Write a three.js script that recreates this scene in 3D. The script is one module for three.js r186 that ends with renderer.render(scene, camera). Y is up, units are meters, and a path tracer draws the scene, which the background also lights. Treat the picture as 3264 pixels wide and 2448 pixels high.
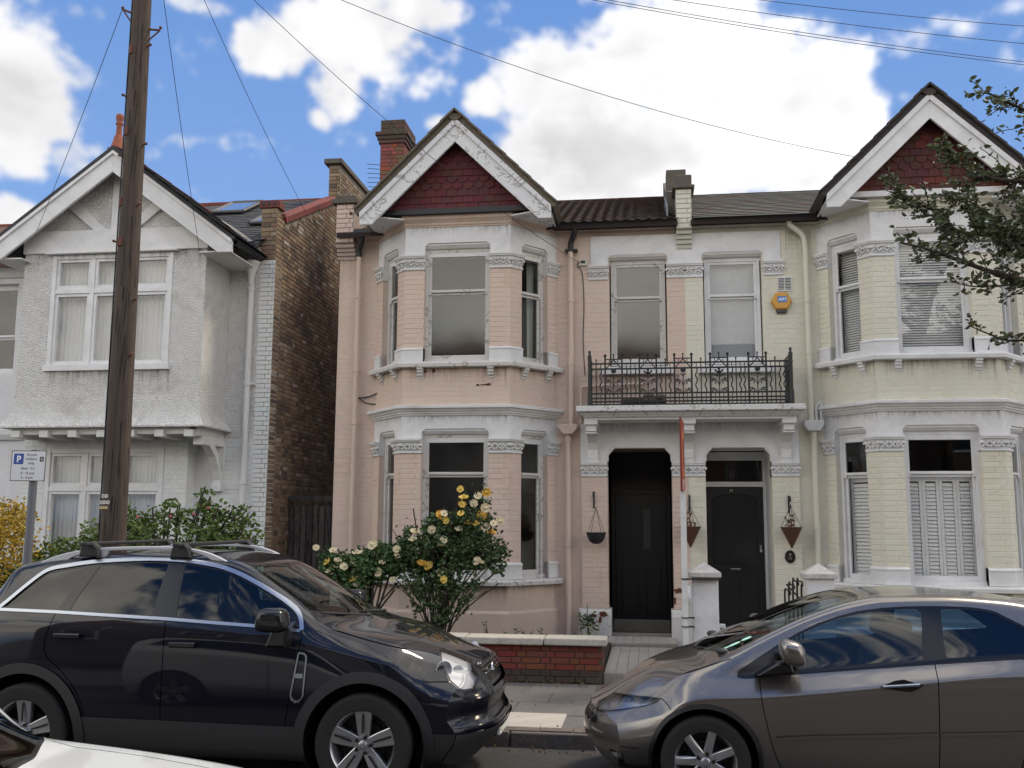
import * as THREE from 'three';
import { mergeGeometries } from 'three/addons/utils/BufferGeometryUtils.js';
import { RoundedBoxGeometry } from 'three/addons/geometries/RoundedBoxGeometry.js';
import { ImprovedNoise } from 'three/addons/math/ImprovedNoise.js';

// ---------------------------------------------------------------- camera, sky, sun, exposure
const scene = new THREE.Scene();
const CAM = new THREE.Vector3(0, 2.0, 15);
const LOOK = new THREE.Vector3(-0.13781868, 0.1391731, -0.98063085);
const camera = new THREE.PerspectiveCamera(43.11, 4 / 3, 0.1, 1500);
camera.position.copy(CAM);
camera.up.set(0.01418391, 0.99025449, 0.13854549);
camera.lookAt(CAM.clone().add(LOOK));
const renderer = new THREE.WebGLRenderer({ antialias: true });
renderer.toneMapping = THREE.LinearToneMapping;
renderer.toneMappingExposure = 1.62;
renderer.shadowMap.enabled = true;
const SKY_GAIN = 1.0;
const sun = new THREE.DirectionalLight(0xffeed8, 1.5);
sun.name = 'sun';
{ const az = 52 * Math.PI / 180, el = 56 * Math.PI / 180;
  sun.position.set(Math.sin(az) * Math.cos(el) * 60, Math.sin(el) * 60, -Math.cos(az) * Math.cos(el) * 60); }
sun.castShadow = true; sun.shadow.radius = 20;
Object.assign(sun.shadow.camera, { left: -22, right: 22, top: 22, bottom: -22, near: 1, far: 140 });
sun.shadow.mapSize.set(2048, 2048);
scene.add(sun, sun.target);

// ---------------------------------------------------------------- random, noise
function rng(seed) { let a = seed >>> 0; return () => { a = (a + 0x6d2b79f5) | 0; let t = Math.imul(a ^ (a >>> 15), 1 | a); t = (t + Math.imul(t ^ (t >>> 7), 61 | t)) ^ t; return ((t ^ (t >>> 14)) >>> 0) / 4294967296; }; }
const PN = new ImprovedNoise();
function fbm(x, y, z, oct = 4, gain = 0.5) { let s = 0, a = 1, n = 0; for (let i = 0; i < oct; i++) { s += a * PN.noise(x, y, z + i * 7.3); n += a; a *= gain; x *= 2.03; y *= 2.03; z *= 2.03; } return s / n; }
const sm = (a, b, x) => { const t = Math.min(1, Math.max(0, (x - a) / (b - a))); return t * t * (3 - 2 * t); };
const mix = (a, b, t) => a + (b - a) * t;
const D2R = Math.PI / 180;

// ---------------------------------------------------------------- sky: blue air with broken white cumulus
{ const W = 2048, H = 1024, data = new Float32Array(W * H * 4);
  const puffs = [[-35.7, 21.3, 4.4, 4.1, 1], [-41, 22.2, 5.5, 5.6, 1], [-33.3, 19.4, 2.4, 1.7, .8], [-36.2, 15.7, 2, 1.3, .9], [-27.9, 20.6, 1.5, 1.3, .34], [-29.4, 19.8, 1.8, .9, .36], [-27.3, 18.1, 1.5, 1.0, .32], [-25.6, 19.2, .8, .8, .26], [-32.8, 26.5, 3.1, .6, .35], [-27.1, 27.9, 2.1, .7, .5],
    [-22.5, 26.4, 2.7, 2.1, 1], [-18.1, 27.7, 5, 2.9, 1], [-14.1, 28.9, 3.3, 1.7, 1], [-19.1, 24.5, 2, 2.2, .9], [-19.8, 22.8, .9, 1.1, .7],
    [-4, 24.9, 6, 3.7, 1], [1.7, 26.4, 7, 4.4, 1.1], [8.5, 24.6, 5.3, 3.8, 1.1], [-2.6, 21.3, 9.9, 3.6, 1.1], [5.7, 20.9, 7.5, 3.5, 1.1], [11.8, 22.3, 2.4, 3.4, .9], [-9.7, 24.4, 1.6, 1.5, .8], [-12.4, 22.8, 1.2, .8, .7], [3.3, 30.5, 8.7, 2.7, 1], [16.5, 25.6, 3.3, 1.4, .6], [23.5, 20.6, 3, 2.7, .8]];
  for (let j = 0; j < H; j++) {
    const el = ((j + 0.5) / H - 0.5) * Math.PI, y = Math.sin(el), ce = Math.cos(el), elD = el / D2R;
    for (let i = 0; i < W; i++) {
      const th = ((i + 0.5) / W - 0.5) * 2 * Math.PI, x = Math.cos(th) * ce, z = Math.sin(th) * ce, o = (j * W + i) * 4;
      let r, g, b;
      const t = Math.pow(sm(-2, 62, elD), 0.62);
      r = mix(0.21, 0.036, t); g = mix(0.34, 0.122, t); b = mix(0.57, 0.37, t);
      if (elD < 0) { r = 0.16; g = 0.155; b = 0.15; }
      else {
        const az = Math.atan2(x, -z) / D2R;
        let n = null, e = 0;
        const inView = az > -50 && az < 34 && elD > 4 && elD < 40;
        // everywhere else the same broken cumulus, about half the sky
        const k = 1 / Math.max(0.12, y + 0.1), cov = fbm(x * k * 1.1 + 3.1, z * k * 1.1 + 8.7, 2.2, 2);
        const back = sm(-.2, .5, z); let gen = sm(-0.40, 0.24, cov + back * (.40 * sm(27, 14, elD) - .22 * sm(22, 32, elD) * sm(72, 50, elD)));
        if (inView) gen *= 1 - sm(-50, -45, az) * (1 - sm(28, 34, az)) * (1 - sm(32, 38, elD)) * sm(4, 6, elD);
        e = gen;
        if (inView) for (const p of puffs) { let da = az - p[0]; const dx = da * Math.cos(elD * D2R) / p[2], dy = (elD - p[1]) / p[3], d = p[4] * (1.05 - (dx * dx + dy * dy)); if (d > e) e = d; }
        if (e > -0.5) {
          const big = fbm(x * 9, y * 13, z * 9, 6, 0.55), fine = fbm(x * 46 + 5, y * 60, z * 46, 4, 0.6);
          n = e * 1.0 + big * 1.3 + fine * 0.42 - 0.14;
          const a = sm(0.02, 0.5, n) * (elD < 3 ? elD / 3 : 1);
          const thick = sm(0.35, 1.25, n), shade = sm(-0.3, 0.35, fbm(x * 6 + 20, y * 10 - 0.5, z * 6, 4) - (0.18 - elD * 0.009));
          const L = mix(0.58, mix(0.40, 0.76, shade), thick) + 0.16 * big;
          const glow = Math.max(0, 1 - Math.hypot(az - 12, elD - 34) / 26);
          const LL = L * (1 + 0.38 * glow) * (1 + 1.3 * back);
          r = mix(r, LL * (1 + .05 * back), a); g = mix(g, LL * (.995 + .01 * back), a); b = mix(b, LL * (1.01 - .10 * back), a);
        }
      }
      data[o] = r * SKY_GAIN; data[o + 1] = g * SKY_GAIN; data[o + 2] = b * SKY_GAIN; data[o + 3] = 1;
    }
  }
  const tex = new THREE.DataTexture(data, W, H, THREE.RGBAFormat, THREE.FloatType);
  tex.mapping = THREE.EquirectangularReflectionMapping; tex.magFilter = THREE.LinearFilter; tex.minFilter = THREE.LinearFilter; tex.wrapS = THREE.RepeatWrapping; tex.needsUpdate = true;
  scene.background = tex; scene.environment = tex;
}

// ---------------------------------------------------------------- textures (grain, relief and wear only)
function tex(size, fn, { srgb = false, rep = 1 } = {}) {   // fn(u,v) in 0..1, tiled; returns grey or [r,g,b] 0..1
  const d = new Uint8Array(size * size * 4);
  for (let j = 0; j < size; j++) for (let i = 0; i < size; i++) { const c = fn(i / size, j / size), o = (j * size + i) * 4, q = Array.isArray(c); for (let k = 0; k < 3; k++) d[o + k] = Math.max(0, Math.min(255, 255 * (q ? c[k] : c))); d[o + 3] = 255; }
  const t = new THREE.DataTexture(d, size, size); t.wrapS = t.wrapT = THREE.RepeatWrapping; t.magFilter = THREE.LinearFilter; t.minFilter = THREE.LinearMipmapLinearFilter; t.generateMipmaps = true;
  if (srgb) t.colorSpace = THREE.SRGBColorSpace; t.repeat.set(rep, rep); t.needsUpdate = true; return t;
}
// tiling noise: noise on a torus
function tn(u, v, f, seed = 0, oct = 4) { const a = u * 6.28318, b = v * 6.28318, R = f / 6.28318; let s = 0, amp = 1, n = 0, fr = 1; for (let i = 0; i < oct; i++) { s += amp * PN.noise((Math.cos(a) * R + seed) * fr, (Math.sin(a) * R + Math.cos(b) * R * 1.37 + seed * 2.1) * fr, (Math.sin(b) * R - seed) * fr); n += amp; amp *= 0.55; fr *= 2; } return s / n; }
const T = {};
T.mottle = tex(512, (u, v) => { const n = tn(u, v, 7, 1, 5), m = tn(u, v, 30, 4, 3); return 0.90 + 0.22 * n + 0.06 * m; }, { rep: 0.42 });
T.grime = tex(512, (u, v) => { const n = tn(u, v, 5, 9, 5), s = tn(u * 6 % 1, v, 5, 3, 3), d = Math.max(0, n * 1.6 - 0.16); const f = 0.95 - 0.32 * d + 0.09 * tn(u, v, 24, 2, 3) + 0.05 * s; return [f, f * (1 - 0.03 * d), f * (1 - 0.10 * d)]; }, { rep: 0.36 });
T.peel = tex(1024, (u, v) => { const n = tn(u, v, 26, 5, 5), w = tn(u, v, 5, 2, 3), s = tn(u, v, 70, 8, 3), p = sm(0.24, 0.31, n + 0.3 * s + 0.95 * w); const f = mix(0.96 + 0.07 * s + 0.1 * w, 0.58 + 0.25 * s, p); return [f, f * mix(1, 0.96, p), f * mix(1, 0.90, p)]; }, { rep: 0.8 });
T.plaster = tex(256, (u, v) => 0.5 + 0.5 * tn(u, v, 26, 2, 4), { rep: 1.6 });
T.wall = tex(512, (u, v) => { const n = tn(u, v, 5, 21, 5), s = tn(u, (v * 0.07) % 1, 22, 13, 3), k = tn(u, v, 30, 4, 3), d = sm(.12, .32, n + .35 * s); const f = .97 + .10 * n + .06 * s + .04 * k - .10 * d; return [f, f * (1 - .015 * d), f * (1 - .05 * d)]; }, { rep: .31 });
T.brickface = tex(256, (u, v) => 0.5 + 0.45 * tn(u, v, 18, 6, 5), { rep: 2.2 });
{ const gr = rng(17), G = 96, cell = Array.from({ length: G * G }, () => [gr(), gr(), gr()]); T.rough = tex(1024, (u, v) => { const x = u * G, y = v * G, i = Math.floor(x), j = Math.floor(y); let h = 0; for (let a = -1; a < 2; a++) for (let b = -1; b < 2; b++) { const c = cell[((j + b + G) % G) * G + (i + a + G) % G], d = Math.hypot(x - i - a - c[0], y - j - b - c[1]), k = (.4 + .6 * c[2]) * sm(.95, .1, d); if (k > h) h = k; } return h; }, { rep: 0.55 }); }
T.asphalt = tex(512, (u, v) => { const n = tn(u, v, 60, 5, 3), m = tn(u, v, 6, 1, 4); return 0.72 + 0.42 * n + 0.3 * m; }, { rep: 0.6 });
T.stone = tex(512, (u, v) => { const n = tn(u, v, 8, 7, 5), k = tn(u, v, 34, 4, 3), d = sm(0.08, 0.3, n); const f = 0.88 + 0.24 * k - 0.16 * d + .12 * n; return [f, f * 0.985, f * (0.95)]; }, { rep: 0.7 });
T.wood = tex(512, (u, v) => { const g = tn(u, v * 0.08 % 1, 26, 3, 4), k = tn(u, v, 4, 6, 3), c = sm(0.22, 0.3, tn(u, (v * 0.12) % 1, 34, 12, 2)); const f = 0.8 + 0.5 * g + 0.25 * k - 0.5 * c; return [f, f * 0.99, f * 0.97]; }, { rep: 1 });
T.flat = null;

const M = {};
const C = (r, g, b) => new THREE.Color().setRGB(r, g, b);
function mat(name, col, rough = 0.85, o = {}) { if (M[name]) return M[name]; const phys = o.transmission !== undefined || o.clearcoat !== undefined || o.sheen !== undefined; const m = new (phys ? THREE.MeshPhysicalMaterial : THREE.MeshStandardMaterial)({ color: C(...col), roughness: rough, ...o }); m.name = name; M[name] = m; return m; }
mat('whitePaint', [.76, .755, .75], .6, { map: T.mottle, bumpMap: T.plaster, bumpScale: .0015 });
mat('whiteOld', [.70, .70, .69], .7, { map: T.grime, bumpMap: T.plaster, bumpScale: .0025 });
mat('whitePeel', [.70, .705, .72], .7, { map: T.peel, bumpMap: T.peel, bumpScale: .002 });
mat('whiteClean', [.77, .77, .775], .5, { map: T.mottle });
mat('pink', [.645, .515, .43], .75, { map: T.wall, bumpMap: T.plaster, bumpScale: .003 });
mat('pinkJoint', [.46, .37, .32], .85, { map: T.mottle });
mat('cream', [.70, .672, .56], .75, { map: T.wall, bumpMap: T.plaster, bumpScale: .003 });
mat('creamJoint', [.54, .53, .455], .85, { map: T.mottle });
mat('roughcast', [.80, .79, .765], .95, { map: T.grime, bumpMap: T.rough, bumpScale: .022 });
mat('whiteJoint', [.56, .56, .56], .9, { map: T.mottle });
mat('blackPaint', [.014, .014, .016], .35);
mat('blackMatt', [.018, .018, .019], .6);
mat('iron', [.012, .012, .014], .45);
mat('gutter', [.017, .017, .02], .5);
mat('lead', [.22, .24, .27], .6, { map: T.mottle });
T.stone2 = null; mat('stone', [.34, .325, .295], .95, { map: T.stone, bumpMap: T.stone, bumpScale: .004 });
mat('stoneDark', [.13, .115, .10], .95, { map: T.stone, bumpMap: T.stone, bumpScale: .004 });
mat('mortar', [.30, .265, .21], .95, { map: T.mottle });
mat('mortarDark', [.10, .085, .07], .95, { map: T.mottle });
mat('soil', [.05, .036, .025], 1, { map: T.asphalt });
mat('concrete', [.30, .285, .265], .95, { map: T.stone });
mat('interior', [.16, .15, .14], .9);
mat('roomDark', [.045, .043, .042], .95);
mat('glass', [1, 1, 1], .015, { transmission: 1, thickness: 0, ior: 1.52 });
mat('glassOld', [.93, .95, .94], .05, { transmission: 1, thickness: 0, ior: 1.55, bumpMap: T.plaster, bumpScale: .0006 });
mat('net', [.72, .73, .72], .95, { transmission: .35, thickness: 0, side: THREE.DoubleSide });
mat('curtain', [.36, .36, .35], .95);
mat('chrome', [.62, .64, .68], .12, { metalness: 1 });
mat('terracotta', [.30, .095, .05], .85, { map: T.mottle });
mat('redTile', [.24, .07, .045], .85, { map: T.mottle });

// ---------------------------------------------------------------- geometry helpers (metres, world axes)
function boxUV(g) {
  if (g.index) g = g.toNonIndexed();
  if (!g.attributes.normal) g.computeVertexNormals();
  const p = g.attributes.position, n = g.attributes.normal, uv = new Float32Array(p.count * 2);
  for (let i = 0; i < p.count; i++) { const ax = Math.abs(n.getX(i)), ay = Math.abs(n.getY(i)), az = Math.abs(n.getZ(i));
    let u, v; if (ay > ax && ay > az) { u = p.getX(i); v = p.getZ(i); } else if (ax > az) { u = p.getZ(i); v = p.getY(i); } else { u = p.getX(i); v = p.getY(i); }
    uv[2 * i] = u; uv[2 * i + 1] = v; }
  g.setAttribute('uv', new THREE.BufferAttribute(uv, 2));
  for (const k of Object.keys(g.attributes)) if (!['position', 'normal', 'uv', 'color'].includes(k)) g.deleteAttribute(k);
  return g;
}
function flat(g) { if (g.index) g = g.toNonIndexed(); g.deleteAttribute('normal'); g.computeVertexNormals(); return boxUV(g); }
const bx = (x0, x1, y0, y1, z0, z1) => boxUV(new THREE.BoxGeometry(Math.abs(x1 - x0), Math.abs(y1 - y0), Math.abs(z1 - z0)).translate((x0 + x1) / 2, (y0 + y1) / 2, (z0 + z1) / 2));
const rbx = (x0, x1, y0, y1, z0, z1, r = .01, seg = 2) => boxUV(new RoundedBoxGeometry(Math.abs(x1 - x0), Math.abs(y1 - y0), Math.abs(z1 - z0), seg, r).translate((x0 + x1) / 2, (y0 + y1) / 2, (z0 + z1) / 2));
function shp(pts, holes = []) { const s = new THREE.Shape(pts.map((p) => new THREE.Vector2(p[0], p[1]))); for (const h of holes) s.holes.push(new THREE.Path(h.map((p) => new THREE.Vector2(p[0], p[1])))); return s; }
// outline in (x,y) extruded from z0 to z1
function prism(pts, z0, z1, holes = [], bevel = 0) { const g = new THREE.ExtrudeGeometry(shp(pts, holes), { depth: z1 - z0 - 2 * bevel, bevelEnabled: bevel > 0, bevelSize: bevel, bevelThickness: bevel, bevelOffset: -bevel, bevelSegments: 1, curveSegments: 8 }); g.translate(0, 0, z0 + bevel); return flat(g); }
// outline in (z,y) extruded from x0 to x1
function prismX(pts, x0, x1) { const g = new THREE.ExtrudeGeometry(shp(pts.map(([z, y]) => [-z, y])), { depth: x1 - x0, bevelEnabled: false }); g.rotateY(Math.PI / 2); g.translate(x0, 0, 0); return flat(g); }
// outline in (x,z) extruded from y0 to y1
function prismY(pts, y0, y1) { const g = new THREE.ExtrudeGeometry(shp(pts.map(([x, z]) => [x, -z])), { depth: y1 - y0, bevelEnabled: false }); g.rotateX(-Math.PI / 2); g.translate(0, y0, 0); return flat(g); }
// a moulding: profile [[out, y]...] swept along a plan path [[x, z]...] that runs towards +x, out = to its left-hand +z side
function mould(path, prof, closeEnds = true) {
  const n = path.length, dir = [], off = [];
  for (let i = 0; i < n - 1; i++) { const dx = path[i + 1][0] - path[i][0], dz = path[i + 1][1] - path[i][1], l = Math.hypot(dx, dz); dir.push([-dz / l, dx / l]); }
  for (let i = 0; i < n; i++) { const a = dir[Math.max(0, i - 1)], b = dir[Math.min(n - 2, i)]; let mx = a[0] + b[0], mz = a[1] + b[1]; const k = 2 / (mx * mx + mz * mz); off.push([mx * k, mz * k]); }
  const pos = [], at = (i, j) => [path[i][0] + off[i][0] * prof[j][0], prof[j][1], path[i][1] + off[i][1] * prof[j][0]];
  for (let i = 0; i < n - 1; i++) for (let j = 0; j < prof.length - 1; j++) { const a = at(i, j), b = at(i + 1, j), c = at(i + 1, j + 1), d = at(i, j + 1); pos.push(...a, ...b, ...c, ...a, ...c, ...d); }
  if (closeEnds) for (const i of [0, n - 1]) { const c = shp(prof.map((p) => [p[0], p[1]])); const tri = THREE.ShapeUtils.triangulateShape(c.getPoints(), []); for (const t of tri) for (const q of t) pos.push(...at(i, Math.min(q, prof.length - 1))); }
  const g = new THREE.BufferGeometry(); g.setAttribute('position', new THREE.Float32BufferAttribute(pos, 3)); g.computeVertexNormals(); return boxUV(g);
}
function tube(pts, r, seg = 24, rad = 8, closed = false) { const c = new THREE.CatmullRomCurve3(pts.map((p) => new THREE.Vector3(...p)), closed, 'catmullrom', 0.5); return clean(new THREE.TubeGeometry(c, seg, r, rad, closed)); }
function pipe(pts, r, rad = 10) { // straight runs with tight elbows
  const path = new THREE.CurvePath(), v = pts.map((p) => new THREE.Vector3(...p)); let a = v[0];
  for (let i = 1; i < v.length - 1; i++) { const d0 = v[i].clone().sub(v[i - 1]), d1 = v[i + 1].clone().sub(v[i]), k = Math.min(r * 2.2, d0.length() * .45, d1.length() * .45); const p = v[i].clone().addScaledVector(d0.normalize(), -k), q = v[i].clone().addScaledVector(d1.normalize(), k); path.add(new THREE.LineCurve3(a, p)); path.add(new THREE.QuadraticBezierCurve3(p, v[i], q)); a = q; }
  path.add(new THREE.LineCurve3(a, v[v.length - 1])); return clean(new THREE.TubeGeometry(path, 14 * v.length, r, rad, false)); }
function clean(g) { if (g.index) g = g.toNonIndexed(); for (const k of Object.keys(g.attributes)) if (!['position', 'normal', 'uv', 'color'].includes(k)) g.deleteAttribute(k); return g; }
const cyl = (x, z, y0, y1, r0, r1 = r0, seg = 14) => clean(new THREE.CylinderGeometry(r1, r0, y1 - y0, seg).translate(x, (y0 + y1) / 2, z));
function rod(a, b, r0, r1 = r0, seg = 8) { const A = new THREE.Vector3(...a), B = new THREE.Vector3(...b), d = B.clone().sub(A), g = new THREE.CylinderGeometry(r1, r0, d.length(), seg); g.applyQuaternion(new THREE.Quaternion().setFromUnitVectors(new THREE.Vector3(0, 1, 0), d.normalize())); g.translate((A.x + B.x) / 2, (A.y + B.y) / 2, (A.z + B.z) / 2); return clean(g); }
const ball = (x, y, z, rx, ry = rx, rz = rx, w = 10, h = 7) => clean(new THREE.SphereGeometry(1, w, h).scale(rx, ry, rz).translate(x, y, z));
function lathe(prof, x, y, z, seg = 16) { return clean(new THREE.LatheGeometry(prof.map((p) => new THREE.Vector2(p[0], p[1])), seg).translate(x, y, z)); }
function merge(list) { if (!list.length) return new THREE.BufferGeometry(); list = [].concat(list).flat(9).filter(Boolean).map((g) => { g = clean(g); if (!g.attributes.uv) boxUV(g); return g; }); const anyC = list.some((g) => g.attributes.color); for (const g of list) if (anyC !== !!g.attributes.color) { if (!anyC) g.deleteAttribute('color'); else g.setAttribute('color', new THREE.BufferAttribute(new Float32Array(g.attributes.position.count * 3).fill(1), 3)); } return list.length === 1 ? list[0] : mergeGeometries(list, false); }
const tf = (g, m) => { g = g.clone(); g.applyMatrix4(m); return g; };

// ---------------------------------------------------------------- objects, names and labels
const used = new Map();
function numbered(name) { const n = used.get(name) ?? 0; used.set(name, n + 1); return n ? name + '_' + String(n).padStart(3, '0') : name; }
function shade(m) { m.castShadow = true; m.receiveShadow = true; return m; }
function part(name, geos, material, parent) { const m = shade(new THREE.Mesh(Array.isArray(geos) ? merge(geos) : geos, material)); m.name = name; parent.add(m); return m; }
function thing(name, label, category, group) { const o = new THREE.Group(); o.name = numbered(name); o.userData = { label, category }; if (group) o.userData.group = group; scene.add(o); return o; }
function tagged(name, geos, material, label, category, group) { const m = part(numbered(name), geos, material, scene); m.userData = { label, category }; if (group) m.userData.group = group; return m; }
function struct(name, geos, material) { const m = part(numbered(name), geos, material, scene); m.userData.kind = 'structure'; return m; }
function rebase(o, x, y, z) { o.position.set(x, y, z); for (const c of o.children) c.position.sub(o.position); return o; }

// frame of a vertical face from A to B (plan points, B to the right seen from outside): local (t, y, n)
function faceM(A, B) { const l = Math.hypot(B[0] - A[0], B[1] - A[1]), ux = (B[0] - A[0]) / l, uz = (B[1] - A[1]) / l; const m = new THREE.Matrix4().makeBasis(new THREE.Vector3(ux, 0, uz), new THREE.Vector3(0, 1, 0), new THREE.Vector3(-uz, 0, ux)); m.setPosition(A[0], 0, A[1]); m.len = l; return m; }
// a little stronger than a box: front edges chamfered
function chamBox(w, h, d, c) { // centred on front plane: x -w/2..w/2, y -h/2..h/2, z -d..0
  const f = [[-w / 2 + c, -h / 2 + c, 0], [w / 2 - c, -h / 2 + c, 0], [w / 2 - c, h / 2 - c, 0], [-w / 2 + c, h / 2 - c, 0]], s = [[-w / 2, -h / 2, -c], [w / 2, -h / 2, -c], [w / 2, h / 2, -c], [-w / 2, h / 2, -c]], b = s.map((p) => [p[0], p[1], -d]);
  const pos = [], q = (a, b2, c2, d2) => pos.push(...a, ...b2, ...c2, ...a, ...c2, ...d2); q(...f); for (let i = 0; i < 4; i++) { const j = (i + 1) % 4; q(s[i], s[j], f[j], f[i]); q(b[i], b[j], s[j], s[i]); }
  const g = new THREE.BufferGeometry(); g.setAttribute('position', new THREE.Float32BufferAttribute(pos, 3)); g.computeVertexNormals(); return g; }

// ---------------------------------------------------------------- brickwork: every brick a piece; the 300 that show largest are meshes, the others one joined piece
const VIEW = new THREE.Matrix4();
{ camera.updateMatrixWorld(true); camera.updateProjectionMatrix(); VIEW.multiplyMatrices(camera.projectionMatrix, camera.matrixWorld.clone().invert()); }
const inFrame = (p) => { const v = p.clone().applyMatrix4(VIEW); return Math.abs(v.x) < 1.03 && Math.abs(v.y) < 1.03 && p.clone().sub(CAM).dot(LOOK) > 0; };
function pieces(list, max, name, mats, opt = {}) {
  // list: {g (local geometry), m (Matrix4), c (material index), a (area), n (normal), parent}
  for (const b of list) { const p = new THREE.Vector3().setFromMatrixPosition(b.m), v = CAM.clone().sub(p), d = v.length(); b.s = inFrame(p) ? b.a * Math.max(0.02, b.n ? v.dot(b.n) / d : .5) / (d * d) : 0; if (opt.hide && opt.hide(p)) b.s *= .01; }
  const order = list.slice().sort((x, y) => y.s - x.s), top = new Set(order.slice(0, max).filter((b) => b.s > 0));
  const rest = new Map();
  for (const b of list) if (top.has(b)) { const me = shade(new THREE.Mesh(b.g, mats[b.c])); me.name = name; b.m.decompose(me.position, me.quaternion, me.scale); b.parent.add(me); } else { const k = b.parent; if (!rest.has(k)) rest.set(k, []); rest.get(k).push(b); }
  const restList = [...rest.entries()];
  if (restList.length) { // one joined piece for the whole thing
    const geos = [], parent = opt.restParent ?? restList[0][0], M4 = new THREE.Matrix4();
    for (const [k, bs] of restList) for (const b of bs) { const g = b.g.clone(); g.applyMatrix4(b.m); const n = g.attributes.position.count, col = new Float32Array(n * 3), cc = mats[b.c].color; for (let i = 0; i < n; i++) { col[3 * i] = cc.r; col[3 * i + 1] = cc.g; col[3 * i + 2] = cc.b; } g.setAttribute('color', new THREE.BufferAttribute(col, 3)); geos.push(boxUV(g)); }
    const mm = mats[0].clone(); mm.color.setRGB(1, 1, 1); mm.vertexColors = true; mm.name = mats[0].name + '_joined';
    const me = part(name, geos, mm, parent); me.userData.kind = 'stuff'; }
}
const brickCache = new Map();
function brickGeo(w, h, c = .004, d = .018) { const k = [w.toFixed(3), h.toFixed(3), c, d].join(); if (!brickCache.has(k)) { const g = chamBox(w, h, d, c); boxUV(g); brickCache.set(k, g); } return brickCache.get(k); }
// lays courses on a face: local rect t0..t1, y0..y1, minus blocks [[t0,t1,y0,y1]...]
function lay(out, fm, t0, t1, y0, y1, parent, { blocks = [], proud = .005, seed = 1, cols = 1, joint = .008, course = .0765, L = .228, cham = .004, keep = null, pick = null, bond = 'flemish' } = {}) {
  const r = rng(seed * 977 + 5), rot = new THREE.Matrix4().extractRotation(fm), nrm = new THREE.Vector3(0, 0, 1).transformDirection(fm);
  const n = Math.max(1, Math.round((y1 - y0) / course)), ch = (y1 - y0) / n;
  for (let i = 0; i < n; i++) {
    const ya = y0 + i * ch, yb = ya + ch; let t = t0 - (bond === 'stretcher' ? (i % 2) * L / 2 : (i % 2) * L * 0.75), k = i % 2;
    while (t < t1 - .01) {
      const w = bond === 'stretcher' ? L : (k++ % 2 ? L / 2 : L); let segs = [[Math.max(t, t0), Math.min(t + w, t1)]]; t += w;
      for (const b of blocks) if (yb > b[2] + .02 && ya < b[3] - .02) segs = segs.flatMap(([a, c]) => (c <= b[0] || a >= b[1]) ? [[a, c]] : [[a, Math.min(c, b[0])], [Math.max(a, b[1]), c]]);
      for (const [a, c] of segs) { const ww = c - a - joint; if (ww < .03) continue; const q = Math.round(ww * 100) / 100 + .0; const W = Math.abs(q - ww) < .004 ? q : ww;
        const tm = (a + c) / 2, ym = (ya + yb) / 2; if (keep && !keep(tm, ym)) continue;
        const pos = new THREE.Vector3(tm, ym, proud + (r() - .5) * .0035).applyMatrix4(fm), m = rot.clone().setPosition(pos);
        out.push({ g: brickGeo(W, ch - joint, cham), m, c: pick ? pick(r, tm, ym) : Math.floor(r() * cols), a: ww * ch, n: nrm, parent }); }
    }
  }
}
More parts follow.
